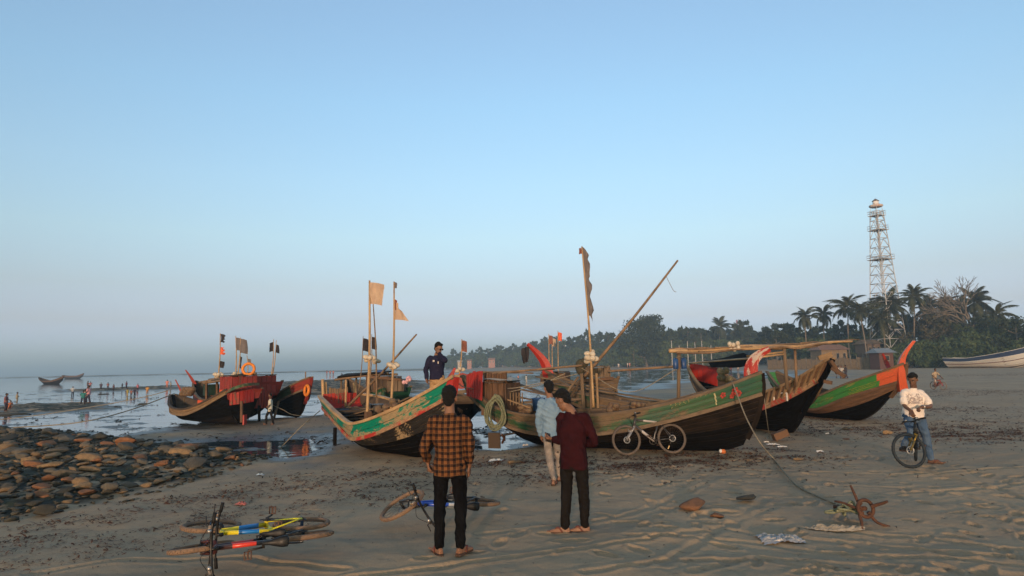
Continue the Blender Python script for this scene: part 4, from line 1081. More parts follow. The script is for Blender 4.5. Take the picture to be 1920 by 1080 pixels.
for dx in (-.09, .1):
    mb = MB(); ring_ = lambda z, s_: [Vector((dx + x * .055 * s_, y * .06 * s_, z)) for x, y in ((-1, -.7), (-.7, -1), (.7, -1), (1, -.7), (1, .7), (.7, 1), (-.7, 1), (-1, .7))]
    mb.loft([ring_(-.12, .9), ring_(-.11, 1), ring_(.09, 1), ring_(.125, .5), ring_(.14, .3)]); mb.build('canister_body', BLUE_PLASTIC, c_)
MB().tube([(-.09, 0, .13), (0, 0, .17), (.1, 0, .13)], .006, 5).build('cord', ROPE, c_)

# ------------------------------------------------------------------ flag poles
dan_buoy('tallest bamboo pole with a square tan flag in the teal boat', at(688, 789, 14.75), at(693, 526, 14.75), .038, [(.985, .31, .50, CLOTH_TAN, dict(ragged=.06, amp=.05))], [(.44, 5, .062, FOAM)])
dan_buoy('thin bare pole with a small float bunch beside the tan flag', at(706, 745, 15.6), at(699, 560, 15.6), .022, [], [(.36, 5, .045, FOAM)], BAMBOO_D)
dan_buoy('bamboo pole with a torn triangular tan flag and wrapped top', at(733, 772, 15.0), at(739, 528, 15.0), .032, [(.84, .36, .42, CLOTH_TAN, dict(tri=True, amp=.04)), (.86, .05, .25, CLOTH_RUST, dict(amp=.02)), (.995, .05, .14, CLOTH_GREY, dict(amp=.02))], [(.35, 6, .062, FOAM)])
dan_buoy('short thin pole with a black pennant left of the tan flag pole', at(672, 738, 18.5), at(681, 630, 18.5), .016, [(.96, .16, .36, CLOTH_BLACK, dict(amp=.03))], [], BAMBOO_D)
dan_buoy('short thin pole with a black pennant right of the tan flag pole', at(693, 720, 18.5), at(697, 627, 18.5), .016, [(.95, .13, .35, CLOTH_BLACK, dict(amp=.03))], [], BAMBOO_D)
dan_buoy('very tall thin pole with a long furled dark flag', at(1113, 764, 14.9), at(1091, 462, 14.9), .031, [(.995, .10, 1.62, CLOTH_GREY, dict(nv=16, amp=.03, ragged=.5)), (.99, .07, .14, CLOTH_RUST, dict(dx=-1, amp=.02))], [(.295, 5, .072, FOAM), (.33, 3, .06, FOAM)], BAMBOO)
dan_buoy('pole with a rust brown flag behind the red and green bow', at(860, 712, 21.0), at(866, 636, 21.0), .028, [(.97, .16, .36, CLOTH_RUST, dict(amp=.03))], [(.25, 4, .07, FOAM)])
dan_buoy('pole with two black flags and an orange flag on the leftmost boat group', at(409, 712, 25.3), at(413, 625, 25.3), .028, [(.985, .23, .32, CLOTH_BLACK, dict(amp=.07, ragged=.3)), (.70, .17, .28, CLOTH_ORANGE, dict(amp=.04, ragged=.4)), (.40, .17, .26, CLOTH_BLACK, dict(amp=.05))], [(.10, 5, .085, FOAM)])
dan_buoy('left pole of two with wide grey flags on the dark boats', at(442, 705, 25.4), at(442, 630, 25.4), .028, [(.96, .24, .50, CLOTH_GREY, dict(amp=.05))], [(.04, 4, .085, FOAM)])
dan_buoy('right pole of two with wide grey flags on the dark boats', at(446, 704, 25.0), at(451, 633, 25.0), .025, [(.97, .27, .55, CLOTH_GREY, dict(amp=.06)), (.5, .10, .45, CLOTH_BLACK, dict(amp=.03))], [])
dan_buoy('short pole with a dark flag behind the round orange lifebuoy', at(464, 704, 24.3), at(463, 666, 24.3), .02, [(.82, .16, .24, CLOTH_GREY, dict(amp=.03))], [])
dan_buoy('leaning pole with a dark flag hanging left on the red stern house', at(509, 706, 25.6), at(513, 636, 25.6), .022, [(.92, .14, .36, CLOTH_BLACK, dict(dx=-1, amp=.03))], [])
dan_buoy('leaning pole with a dark flag blowing right on the red stern house', at(511, 706, 25.4), at(518, 638, 25.4), .022, [(.88, .12, .32, CLOTH_BLACK, dict(amp=.04))], [])
def boom(label, a_, b_, r, mat):
    o = MB().tube(path_curve([Vector((0, 0, 0)), (b_ - a_) * .5 + Vector((0, 0, -.05)), b_ - a_], 14), [r * (1.1 - .5 * i / 14) for i in range(15)], 7)
    t = thing('slanting_pole', label, 'pole', a_, 0, 'slanting poles leaning in the boats'); o.build('pole', mat, t); return t
boom('short slanting pole rising across the teal boat', at(652, 762, 16.6), at(781, 627, 15.2), .034, BAMBOO_D)
t = boom('long slanting pole high above the green boat with a string at its end', at(1096, 706, 15.2), at(1271, 488, 14.6), .038, BAMBOO_D)
p0 = at(1248, 516, 14.65) - at(1096, 706, 15.2); p1 = at(1263, 545, 14.65) - at(1096, 706, 15.2)
MB().tube(path_curve([p0, p0.lerp(p1, .5) + Vector((.01, 0, -.03)), p1, p1 + Vector((.06, 0, -.03))], 9), .006, 5).build('string', ROPE, t)

# ------------------------------------------------------------------ lifebuoys, ropes, tubs
for (lab, c, R_, r_, ax) in (('round orange lifebuoy standing on the roof of the dark boats', at(466, 692, 23.4), .195, .052, (.35, -1, .1)), ('orange lifebuoy hung on the small red bow beside stakes', at(575, 732, 25.55), .19, .055, (-.75, -.65, .1))):
    o = MB().ring((0, 0, 0), R_, r_, ax, 28, 10).build('lifebuoy', LIFE); o.location = c; tag(o, lab, 'lifebuoy', 'orange lifebuoys')
cl = thing('rope_coil', 'big coil of pale green rope hung over the green boat side', 'rope coil', at(929, 770, 15.0))
mb = MB(); rr_ = random.Random(3)
for i in range(11):
    w_ = .17 + rr_.uniform(-.04, .05); h_ = .36 + rr_.uniform(-.07, .05); dx = rr_.uniform(-.05, .05); ph = rr_.uniform(-.15, .15)
    pts = [Vector((dx + w_ * math.sin(a) * (1 - .25 * math.cos(a)), -.03 - .012 * i + .04 * math.sin(a + i), -.04 + h_ * math.cos(a) + ph * .4 * math.sin(a))) for a in [2 * PI * q / 26 for q in range(27)]]
    mb.tube(pts, .016, 6)
mb.build('rope_loops', ROPE_G, cl)
MB().tube([(0, .12, .33), (0, -.02, .36), (.01, -.14, .30)], .03, 7).build('rope_tie', ROPE_G, cl)
def tub(label, c, r, h, mat, group=None, cat='tub'):
    t = thing('plastic_tub', label, cat, c, random.uniform(0, 3), group); n = 20
    rg = lambda z, s_: [Vector((r * s_ * math.cos(2 * PI * i / n), r * s_ * math.sin(2 * PI * i / n), z)) for i in range(n)]
    MB().loft([rg(0, .82), rg(h * .9, .97), rg(h * .92, 1.05), rg(h, 1.05), rg(h, .95), rg(.04, .78)]).build('tub_wall', mat, t)
    MB().tube([(r, 0, h * .9), (r * .9, 0, h * 1.05), (0, 0, h * 1.25), (-r * .9, 0, h * 1.05), (-r, 0, h * .9)], .008, 5).build('handle', METAL_D, t)
    return t
q = boatB.loc(642, 783, 16.4); tub('blue plastic tub standing inside the teal boat', at(642, 786, 16.4), .16, .26, BLUE_PLASTIC)
tub('blue plastic drum inside the green boat beside the man in light blue', at(1010, 770, 15.5), .16, .30, BLUE_PLASTIC, cat='drum')
fb = thing('float_bunch', 'bunch of pink floats hanging at the dark cabin boat', 'floats', at(763, 712, 22.2))
rr_ = random.Random(9)
for i in range(8):
    mb = MB(); mb.ball((rr_.uniform(-.15, .15), rr_.uniform(-.1, .1), rr_.uniform(-.11, .13)), (.06, .06, .075), 0, 9, 7); mb.build('float', FLOAT_PINK, fb)
o = thing('tarp_bundle', 'blue bundled tarp lying on the roof of the dark cabin boat', 'tarp', at(713, 700, 22.8))
mb = MB(); mb.ball((0, 0, .03), (.13, .1, .09), 0, 10, 7); mb.ball((.08, .02, .01), (.08, .1, .07), 0, 9, 6); mb.ball((-.09, 0, 0), (.07, .09, .06), 0, 9, 6); mb.build('tarp_folds', plain('blue_tarp', (.03, .09, .28), .6, (.02, .06, .2), 8, bump=.4), o)
def rope(label, pts, r=.012, mat=None, group='mooring ropes'):
    p0 = Vector(pts[0]); o = MB().tube(path_curve([Vector(p) - p0 for p in pts], 40), r, 6).build('rope', mat or ROPE); o.location = p0
    return tag(o, label, 'rope', group)
def gz(px, py, up=.012):
    p = gnd(px, py); p.z = beach_z(p.x, p.y) + up; return p
rope('grey rope running from the green bow down to the rusty anchor', [at(1372, 714, 13.8), at(1383, 742, 13.4), at(1400, 785, 12.9), at(1425, 830, 12.4), gz(1450, 862, .03), gz(1470, 888, .035), gz(1494, 910, .03), gz(1530, 928, .03), gz(1575, 947, .03), gz(1600, 950, .05)], .013)
rope('thin rope hanging from the dark timber bow', [at(1433, 745, 15.0), at(1437, 780, 15.0), gz(1443, 822)], .008)
rope('rope slanting down left from the dark boats to the mud', [at(327, 738, 27.3), at(240, 770, 24.5), at(140, 793, 22.6), gz(0, 800)], .02)
rope('upper rope from the dark boats out over the shallow water', [at(322, 730, 28), at(280, 742, 27.5), at(200, 758, 27), at(60, 780, 26), at(-60, 792, 25)], .018)
rope('rope from the teal boat stern down to the wet sand', [at(600, 770, 17.6), at(565, 800, 16.6), gz(520, 835), gz(482, 862)], .012)
rope('long slack rope lying across the tide pool', [gz(330, 838), gz(420, 836), gz(500, 838), gz(560, 833), gz(625, 822)], .014)
rope('rope from the small green boat across the dark boats', [at(512, 760, 25.5), at(530, 768, 25.3), at(552, 778, 25.0), gz(600, 782)], .014)
rope('rope running from the green boat stern to the teal bow', [at(858, 716, 13.6), at(866, 724, 14.6), at(880, 728, 15.4), at(905, 733, 15.8)], .010)

# ------------------------------------------------------------------ worn writing, marks and painted gloss on the hulls (strokes of paint on the planks, past reading in the photograph)
def on_hull(b, side, px_, py_, Y_):
    best = None
    for i in range(81):
        for j in range(9):
            v = 1.04 + .92 * j / 8; q = b.pt(i / 80, v, side, .020); c_ = CAM_R.transposed() @ (b.M @ q - Vector((0, 0, EYE)))
            dd = (960 - c_.x / c_.z * FPX - px_) ** 2 + (540 + c_.y / c_.z * FPX - py_) ** 2
            if best is None or dd < best[0]: best = (dd, i / 80, v)
    return best[1], best[2]
def strokes(b, side, marks, mat, name):
    mb = MB()
    for (px_, py_, L_, ang, w_) in marks:
        t, v = on_hull(b, side, px_, py_, 0); q = b.pt(t, v, side, .022); ex = (b.pt(min(t + .02, 1), v, side, .022) - b.pt(max(t - .02, 0), v, side, .022)).normalized(); ez = (b.pt(t, min(v + .05, 2), side, .022) - b.pt(t, max(v - .05, 1), side, .022)).normalized()
        d = ex * math.cos(ang) + ez * math.sin(ang); n_ = ex.cross(ez).normalized()
        if n_.y * 1 > 0 and (b.M.to_3x3() @ n_).y > 0: n_ = -n_
        if (b.M.to_3x3() @ n_).y > 0: n_ = -n_
        p = n_.cross(d); a0, a1 = q - d * L_ / 2, q + d * L_ / 2; f_, k_ = n_ * .012, n_ * -.02
        mb.add([a0 - p * w_ + f_, a1 - p * w_ + f_, a1 + p * w_ + f_, a0 + p * w_ + f_, a0 - p * w_ + k_, a1 - p * w_ + k_, a1 + p * w_ + k_, a0 + p * w_ + k_], [(0, 1, 2, 3), (7, 6, 5, 4), (0, 4, 5, 1), (1, 5, 6, 2), (2, 6, 7, 3), (3, 7, 4, 0)])
    return kind(mb.build(name, mat, b.root), 'stuff')
rq = random.Random(4)
LET = plain('worn_yellow_lettering', (.33, .30, .13), .8, (.16, .16, .07), 40)
strokes(boatC, -1, [(1262 + 8.0 * i + rq.uniform(-1, 1), 760 - 3.0 * i + rq.uniform(-1.5, 1.5) + 3 * (j - 1), rq.uniform(.03, .06), rq.choice((0, 1.5, .6, 2.4)), .006) for i in range(9) for j in range(3)], LET, 'worn_lettering')
strokes(boatC, -1, [(1337, 741, .10, 1.7, .016), (1339, 750, .10, 1.75, .014), (1341, 757, .06, 1.8, .012)], plain('pale_paint_line', (.50, .44, .24), .7), 'paint_line')
strokes(boatE, -1, [(1596 + 6.5 * i + rq.uniform(-1, 1), 734 - 2.2 * i + 3.6 * (j - 1) + rq.uniform(-1, 1), rq.uniform(.10, .30), rq.uniform(-.06, .06), rq.uniform(.004, .009)) for i in range(7) for j in range(3)], plain('worn_and_gloss_gold', (.30, .27, .04), .4, (.08, .17, .04), 40), 'worn_and_gloss_streaks')  # worn lettering and the yellowish gloss over it, painted as streaks
mb = MB(); sweep(mb, [boatF.pt(t / 20, .62, -1, .05) for t in range(21)], .05, .10); mb.build('thin_stripe', plain('dark_red_stripe', (.13, .045, .04), .7), boatF.root)
mb = MB(); sweep(mb, [boatF.pt(t / 20, .25, -1, .05) for t in range(21)], .05, .06); mb.build('lower_stripe', plain('grey_stripe', (.2, .19, .18), .7), boatF.root)

# ------------------------------------------------------------------ trees behind the beach
def leafmat(name, c1, c2, c3):
    k = NT(name); pos = k.n('ShaderNodeNewGeometry'); ob = k.coord('Object')
    rp_ = pos.outputs['Random Per Island']
    col = k.mix(k.step(k.noise(ob, .45, 3), .38, .62), c1, c2)
    col = k.mix(k.rng(rp_, 0, 1, 0, .75), col, c3)
    col = k.mix(k.rng(k.rand(), 0, 1, 0, .5), col, tuple(x * .55 for x in c1))
    k.set(color=col, rough=.75, spec=.2)
    return k.m
LEAF_D = leafmat('dark_foliage', (.018, .030, .017), (.028, .042, .022), (.042, .054, .028))
LEAF_P = leafmat('palm_foliage', (.020, .034, .017), (.036, .046, .021), (.075, .070, .036))
LEAF_B = leafmat('bush_foliage', (.030, .055, .020), (.048, .078, .028), (.080, .100, .042))
LEAF_R = leafmat('dry_foliage', (.050, .046, .026), (.042, .048, .024), (.08, .065, .04))
BARK = plain('grey_bark', (.20, .175, .145), .9, (.11, .095, .08), 3, stretch=(1, 1, .3), bump=.5)
BARK_P = plain('pale_bark', (.20, .17, .14), .9, (.13, .11, .09), 2, stretch=(1, 1, .4), bump=.4)
def leaf_cloud(clumps, n, size, seed, squash=.75, droop=0.0, aspect=.55):
    """many leaf-sized faces filling the volumes of the clumps (x, y, z, radius), denser towards their skins"""
    g = np.random.default_rng(seed); cl = np.array(clumps, float)
    wgt = cl[:, 3] ** 2; wgt /= wgt.sum()
    ci = g.choice(len(cl), n, p=wgt)
    d = g.normal(size=(n, 3)); d /= np.linalg.norm(d, axis=1)[:, None]
    r = g.uniform(0, 1, n) ** .45
    c = cl[ci, :3] + d * (r * cl[ci, 3])[:, None] * np.array([1, 1, squash])
    c += g.normal(size=(n, 3)) * .08 * cl[ci, 3][:, None]
    nrm = d + g.normal(size=(n, 3)) * .7; nrm[:, 2] += .25; nrm /= np.linalg.norm(nrm, axis=1)[:, None]
    t = np.cross(nrm, g.normal(size=(n, 3))); t[:, 2] -= droop; t /= np.linalg.norm(t, axis=1)[:, None]
    b = np.cross(nrm, t); s = size * g.uniform(.55, 1.35, n)[:, None]
    V = np.stack([c - t * s, c + b * s * aspect, c + t * s, c - b * s * aspect], 1).reshape(-1, 3)
    F = np.arange(n * 4).reshape(-1, 4)
    return V, F
def limb_tree(mb, h, r, seed, nl=6, spread=.35, crown0=.45, lean=0.0):
    q = random.Random(seed); tips = []
    top = Vector((lean * h + q.uniform(-.04, .04) * h, q.uniform(-.04, .04) * h, h * .86)); mid = Vector((q.uniform(-.03, .03) * h + lean * h * .3, q.uniform(-.03, .03) * h, h * .45))
    tr = path_curve([Vector((0, 0, -.5)), mid, top], 10); mb.tube(tr, [r * (1 - .75 * i / (len(tr) - 1)) for i in range(len(tr))], 7)
    for i in range(nl):
        k = crown0 + (.95 - crown0) * (i + .5) / nl; p = tr[min(len(tr) - 1, int(k * (len(tr) - 1)))]
        a = i * 2.4 + q.uniform(-.4, .4); ln = h * spread * (1.15 - .6 * (k - crown0) / (1 - crown0)) * q.uniform(.8, 1.15)
        e = p + Vector((math.cos(a) * ln, math.sin(a) * ln, ln * q.uniform(.25, .7)))
        mb.tube(path_curve([p, p.lerp(e, .5) + Vector((0, 0, -.06 * ln)), e], 6), [r * .42 * (1 - .7 * j / 6) for j in range(7)], 5); tips += [(e, ln), (p.lerp(e, .6), ln * .8)]
    tips.append((top, h * spread * .8))
    return tips
def make_tree(name, label, seed, h, r=.18, nl=7, spread=.3, crown0=.45, n=900, size=.35, mat=None, bark=None, cat='tree', group=None, lean=0.0, cr=.55, droop=0.2, squash=.75):
    root = thing(name, label, cat, (0, 0, 0), 0, group)
    mb = MB(); tips = limb_tree(mb, h, r, seed, nl, spread, crown0, lean); mb.build('trunk', bark or BARK, root)
    q = random.Random(seed + 1); cl = [(p.x + q.uniform(-.2, .2) * l, p.y + q.uniform(-.2, .2) * l, p.z + q.uniform(-.05, .25) * l, l * cr * q.uniform(.7, 1.15)) for p, l in tips]
    V, F = leaf_cloud(cl, n, size, seed, squash, droop)
    link('crown', np_mesh('crown', V, F, mat or LEAF_D, False), root)
    return root
def place(root, px, Y, s=1.0, rz=None, z=None):
    p = at(px, 690, Y); root.location = (p.x, Y, beach_z(p.x, Y) - .1); root.scale = (s, s, s * random.uniform(.94, 1.07)); root.rotation_euler = (0, 0, random.uniform(0, 6.28) if rz is None else rz)
    return root
# far wood: tall thin trees beyond the flats
protos = []
for i in range(6):
    kind_ = i % 3
    protos.append(make_tree('beach_tree', '', 40 + i, [10.5, 12, 9][kind_], .16, [6, 8, 9][kind_], [.22, .18, .30][kind_], [.45, .5, .06][kind_], [800, 800, 1100][kind_], .52, [LEAF_D, LEAF_D, LEAF_B][kind_], BARK_P if i % 2 else BARK))
GROUPS = {0: ('slender dark trees of the wood behind the far beach', 'slender dark tree with a bare trunk in the wood behind the far beach'),
          1: ('tall narrow trees of the wood behind the far beach', 'tall narrow tree with a feathery crown in the wood behind the far beach'),
          2: ('low bushy trees of the wood behind the far beach', 'low bushy green tree in the wood behind the far beach')}
used_ = set()
def wood_tree(px, Y, s, low=False):
    i = random.choice((2, 5)) if low else random.randrange(6); gname, lab = GROUPS[i % 3]
    o = protos[i] if i not in used_ else dup(protos[i]); used_.add(i)
    o['label'] = lab; o['group'] = gname
    place(o, px, Y, s)
def row(px0, px1, step, Y0, Y1, top0, top1, jit=.12):
    px = px0
    while px < px1:
        t = (px - px0) / (px1 - px0); Y = Y0 + (Y1 - Y0) * t + random.uniform(-10, 10); top = top0 + (top1 - top0) * t
        yh = 686 - (px - 960) * .0204; hgt = (yh - top) / 1200 * Y + EYE
        wood_tree(px, Y, hgt / (8.2 if jit >= .2 else 10.6) * random.uniform(1 - jit, 1 + jit), jit >= .2); px += step * random.uniform(.7, 1.3)
row(838, 1000, 6, 520, 430, 664, 652); row(842, 1010, 8, 560, 480, 660, 650); row(836, 1005, 5, 500, 415, 674, 668, .2)
row(1000, 1180, 9, 440, 330, 645, 634); row(1000, 1190, 6, 415, 262, 664, 656, .2)
row(1060, 1180, 14, 380, 320, 636, 628); row(1180, 1250, 6, 275, 262, 656, 654, .25); row(1186, 1250, 8, 290, 275, 646, 640, .2)
row(1245, 1500, 11, 275, 235, 628, 622); row(1235, 1500, 6, 255, 222, 652, 646, .25); row(1250, 1500, 9, 290, 240, 638, 632, .2); row(1260, 1470, 17, 295, 250, 620, 618)
row(1480, 1700, 13, 180, 160, 612, 608); row(1490, 1700, 7, 162, 146, 646, 640, .25); row(1440, 1700, 14, 190, 170, 622, 618, .15); row(1700, 1900, 15, 160, 145, 596, 596)
big = make_tree('casuarina_tree', 'huge dark casuarina tree standing highest above the middle of the wood', 7, 17, .55, 22, .42, .16, 9000, .45, LEAF_D, BARK, cr=.5)
place(big, 1213, 262, 1.25, .4); big.scale = (1.22, 1.22, 1.23)
tree2 = make_tree('leafy_tree', 'ragged leafy tree left of the middle, rising behind the flag poles', 11, 17, .4, 11, .22, .4, 2200, .5, LEAF_D, BARK, cr=.5)
place(tree2, 1041, 400, 1.0, 1.0); tree2.scale = (1.55, 1.55, 1.25)
for i, (px, Y, s, lab) in enumerate(((1460, 165, .80, 'round dark tree at the left end of the palms'), (1760, 135, .85, 'broad dark tree between the palms on the right'), (1862, 128, .85, 'dark tree under the bare branches at right'), (1915, 118, .8, 'dark tree at the right edge of the picture'), (1690, 150, .72, 'dark tree right beside the foot of the lattice tower'))):
    o = make_tree('leafy_tree', lab, 60 + i, 12.5, .3, 9, .34, .32, 1800, .36, [LEAF_D, LEAF_R, LEAF_D, LEAF_D, LEAF_D][i], BARK, cr=.55); place(o, px, Y, s)

# coconut palms, every frond a part
def frond_mesh(seed, L=4.0, dr=.6):
    q = random.Random(seed); mb = MB(); n = 13
    pts = []
    for i in range(n + 1):
        t = i / n; pts.append(Vector((L * (t - .16 * t ** 3), q.uniform(-.01, .01), L * (.26 * t - dr * t ** 2.2))))
    mb.tube(pts, [.035 * (1 - .8 * i / n) for i in range(n + 1)], 4)
    for i in range(2, n + 1):
        for k_ in range(3):
            t = (i - k_ * .34) / n; p = pts[i - 1].lerp(pts[i], 1 - k_ * .34); d = (pts[i] - pts[i - 1]).normalized()
            ll = L * .32 * (math.sin(PI * min(1, t * .92 + .06)) ** .6) * q.uniform(.8, 1.1)
            for s in (-1, 1):
                e = p + d * ll * .55 + Vector((0, s * ll * .62, -ll * q.uniform(.35, .75))); wv = d * q.uniform(.05, .085)
                m = p.lerp(e, .5) + Vector((0, 0, ll * .10))
                mb.add([p - wv, p + wv, m + wv * 1.1, e, m - wv * 1.1], [(0, 1, 2, 4), (4, 2, 3)], 0, False)
    return mb.mesh('frond', LEAF_P)
FR = [frond_mesh(i, 4.0, dr) for i, dr in enumerate((.45, .62, .80, .55, 1.0, .7))]
def palm(label, px, py, base_px, Y, R=1.0, nf=20, seed=0, group='coconut palms behind the beach'):
    q = random.Random(seed); c = at(px, py, Y); b_ = at(base_px, 690, Y); b_.z = .1; nf = q.randrange(24, 36)
    t = thing('palm_tree', label, 'palm tree', (b_.x, b_.y, 0), 0, group)
    top = c - Vector((b_.x, b_.y, 0)); m = top * .5 + Vector((-.12 * top.x + q.uniform(-.3, .3), 0, 0))
    pts = path_curve([Vector((0, 0, -.3)), m, top], 12)
    MB().tube(pts, [(.22 if i == 0 else .17) * (1 - .35 * i / 12) * (1 + .04 * (i % 2)) for i in range(13)], 8).build('trunk', BARK_P, t)
    for i in range(nf):
        f = link('frond', FR[q.randrange(6)], t); f.location = top
        el = 1.40 - 2.25 * (i / nf) ** .85 + q.uniform(-.35, .35)
        f.rotation_euler = Euler((q.uniform(-.3, .3), -el, i * 2.39996 + q.uniform(-.45, .45)), 'XYZ')
        s = R * q.uniform(.7, 1.15) * (1.0 if el > -.3 else .85); f.scale = (s, s, s)
    mb = MB()
    for i in range(7): a = i * .9; mb.ball(top + Vector((math.cos(a) * .28, math.sin(a) * .28, -.3 - .08 * (i % 3))), (.13, .13, .16), 0, 7, 5)
    mb.build('coconuts', plain('coconut_husk', (.10, .09, .04), .7), t)
    return t
PALMS = [('leftmost of the tall coconut palms, standing alone above the hut', 1508, 594, 1513, 140, .85), ('second coconut palm from the left, thin and straight', 1544, 591, 1547, 140, .80),
         ('coconut palm with a full crown left of the lattice tower', 1590, 577, 1596, 130, 1.0), ('leaning coconut palm whose trunk slants right down to the fence', 1612, 585, 1628, 122, .82),
         ('coconut palm half hidden directly in front of the tower leg', 1637, 586, 1636, 136, .85), ('broad coconut palm covering the foot of the lattice tower', 1668, 575, 1669, 126, 1.15),
         ('small coconut palm low beside the broad one at the tower', 1655, 600, 1660, 120, .9),
         ('tallest coconut palm with a bare pale trunk right of the tower', 1714, 558, 1713, 124, .95), ('brownish coconut palm right behind the tallest one', 1738, 580, 1738, 130, 1.0),
         ('coconut palm with dense crown midway on the right', 1772, 574, 1778, 128, 1.0), ('coconut palm touching the dense crowned one on its right', 1797, 582, 1796, 132, 1.0),
         ('coconut palm under the bare tree with a double trunk look', 1826, 568, 1824, 122, 1.0), ('coconut palm at far right sinking into the bushes', 1868, 592, 1866, 124, 1.0),
         ('far coconut palm rising from the wood left of the small red mast', 1350, 614, 1350, 200, 1.1), ('far coconut palm standing in front of the small red mast', 1385, 620, 1386, 200, 1.0)]
for i, (lab, px, py, bx, Y, R) in enumerate(PALMS): palm(lab, px, py, bx, Y * (1.1 if Y < 150 else 1.25), R * (1.08 if Y < 150 else 1.2), 32, i)
# bare tree
bt_ = thing('bare_tree', 'leafless tree with fine spreading branches above the palms at right', 'tree', (at(1835, 690, 134).x, 134, 0))
mb = MB(); q = random.Random(4)
def grow(p, d, ln, r, k):
    e = p + d * ln; m = p.lerp(e, .5) + Vector((q.uniform(-.06, .06), q.uniform(-.06, .06), q.uniform(-.02, .06))) * ln
    mb.tube([p, m, e], [r, r * .85, r * .68], 5 if k > 2 else 3, caps=False)
    if k == 0: return
    for i in range(3 if k > 1 else 4):
        a = q.uniform(.35, .95); ax = Vector((q.uniform(-1, 1), q.uniform(-1, 1), q.uniform(-.3, .3))).normalized()
        nd = Matrix.Rotation(a, 3, ax) @ d; nd.z += .12; nd.x *= 1.12; grow(e if i else m, nd.normalized(), ln * q.uniform(.64, .82), r * .66, k - 1)
grow(Vector((0, 0, 0)), Vector((0, 0, 1)), 7.0, .40, 5); mb.build('trunk', BARK, bt_)
# bushes on the right: each its own crown of narrow leaves, stems showing
BUSH = [(1700, 652, 108, 3.0), (1735, 640, 112, 3.6), (1772, 632, 112, 4.0), (1810, 640, 108, 3.6), (1845, 618, 112, 4.8), (1885, 612, 110, 5.0), (1920, 600, 112, 5.2), (1790, 655, 100, 2.6), (1835, 655, 99, 2.8),
        (1880, 648, 98, 3.2), (1925, 640, 96, 3.4), (1745, 662, 101, 2.4), (1690, 640, 120, 2.6), (1955, 615, 105, 5.0)]
BLAB = ['bush at the left end of the thicket', 'bush behind the curved orange prow', 'bush below the dense crowned palm', 'bush in the middle of the thicket', 'tall bush under the bare tree', 'tall bush near the right edge', 'tallest bush at the right edge', 'low front bush left of the white boat', 'low front bush just behind the white boat stern',
        'low front bush above the white boat', 'bush above the white boat at the right edge', 'low bush with bare grey stems right of the orange prow', 'bush at the foot of the palms', 'bush just outside the right edge']
for i, ((px, py, Y, r), lab) in enumerate(zip(BUSH, BLAB)):
    Y = 116 + (Y - 96) * .45; r *= 1.2; c = at(px, py, Y); t = thing('bush', 'dense green ' + lab, 'bush', (c.x, Y, 0), 0, 'bushes of the thicket on the right'); q = random.Random(i)
    cl = [(q.uniform(-.75, .75) * r, q.uniform(-.6, .6) * r, c.z * q.uniform(.25, .85), r * q.uniform(.35, .55)) for _ in range(12)] + [(q.uniform(-.8, .8) * r, q.uniform(-.5, .3) * r, r * .35, r * .4) for _ in range(4)]
    V, F = leaf_cloud(cl, 2600, .34, 200 + i, .8, .5, .4); link('foliage', np_mesh('foliage', V, F, LEAF_B, False), t)
    mb = MB()
    for k_ in range(9):
        a = q.uniform(-1, 1); e = Vector((a * r * 1.0, -r * q.uniform(.3, .75), c.z * q.uniform(.3, .75)))
        mb.tube(path_curve([Vector((a * r * .3, -.2 * r, -.2)), e * .5 + Vector((0, 0, -.4)), e], 6), [.09 - .009 * j for j in range(7)], 5)
    mb.build('stems', BARK, t)

# ------------------------------------------------------------------ the lattice light tower
STEEL = plain('galvanised_steel', (.48, .50, .53), .5, (.38, .39, .41), 2, metal=.2)
TWR = at(1670, 690, 140); tw = thing('light_tower', 'tall silvery lattice light tower rising above the palms', 'tower', (TWR.x, 140, 0), .35)
hw = lambda z: 2.75 - 1.85 * z / 34.2
H_ = 34.4; NLV = 17
cs = ((-1, -1), (1, -1), (1, 1), (-1, 1))
for c in cs: MB().tube([(c[0] * hw(0), c[1] * hw(0), -.3), (c[0] * hw(H_), c[1] * hw(H_), H_)], .10, 6).build('leg', STEEL, tw)
for i in range(NLV):
    z0, z1 = H_ * i / NLV, H_ * (i + 1) / NLV
    for j in range(4):
        a, b_ = cs[j], cs[(j + 1) % 4]; P = lambda c, z: Vector((c[0] * hw(z), c[1] * hw(z), z))
        mb = MB(); mid = P(a, z1).lerp(P(b_, z1), .5)
        mb.tube([P(a, z1), P(b_, z1)], .065, 4); mb.tube([P(a, z0), mid], .065, 4); mb.tube([P(b_, z0), mid], .065, 4); mb.build('brace', STEEL, tw)
MB().tube([(0, 0, 0), (0, 0, H_)], .07, 6).build('ladder_shaft', STEEL, tw)
for z, e in ((14.2, .3), (23.6, .42), (30.2, .35), (33.5, .3)):
    w_ = hw(z) + e; mb = MB(); mb.box((0, 0, z), (w_ * 2, w_ * 2, .12)); mb.build('platform', STEEL, tw)
    mb = MB()
    for zz in (.5, 1.0):
        for j in range(4): mb.tube([Vector((cs[j][0] * w_, cs[j][1] * w_, z + zz)), Vector((cs[(j + 1) % 4][0] * w_, cs[(j + 1) % 4][1] * w_, z + zz))], .035, 4)
    for j in range(4):
        for k_ in range(4): p = Vector((*cs[j], 0)).lerp(Vector((*cs[(j + 1) % 4], 0)), k_ / 4) * w_; mb.tube([p + Vector((0, 0, z)), p + Vector((0, 0, z + 1))], .035, 4)
    mb.build('railing', STEEL, tw)
rg = lambda z, r: [Vector((r * math.cos(2 * PI * i / 20), r * math.sin(2 * PI * i / 20), z)) for i in range(20)]
MB().loft([rg(35.4, 1.0), rg(35.6, 1.4), rg(35.9, 1.4), rg(36.0, 1.1)]).build('gallery', plain('tower_rust_white', (.50, .45, .43), .6, (.34, .24, .21), 1.2), tw)
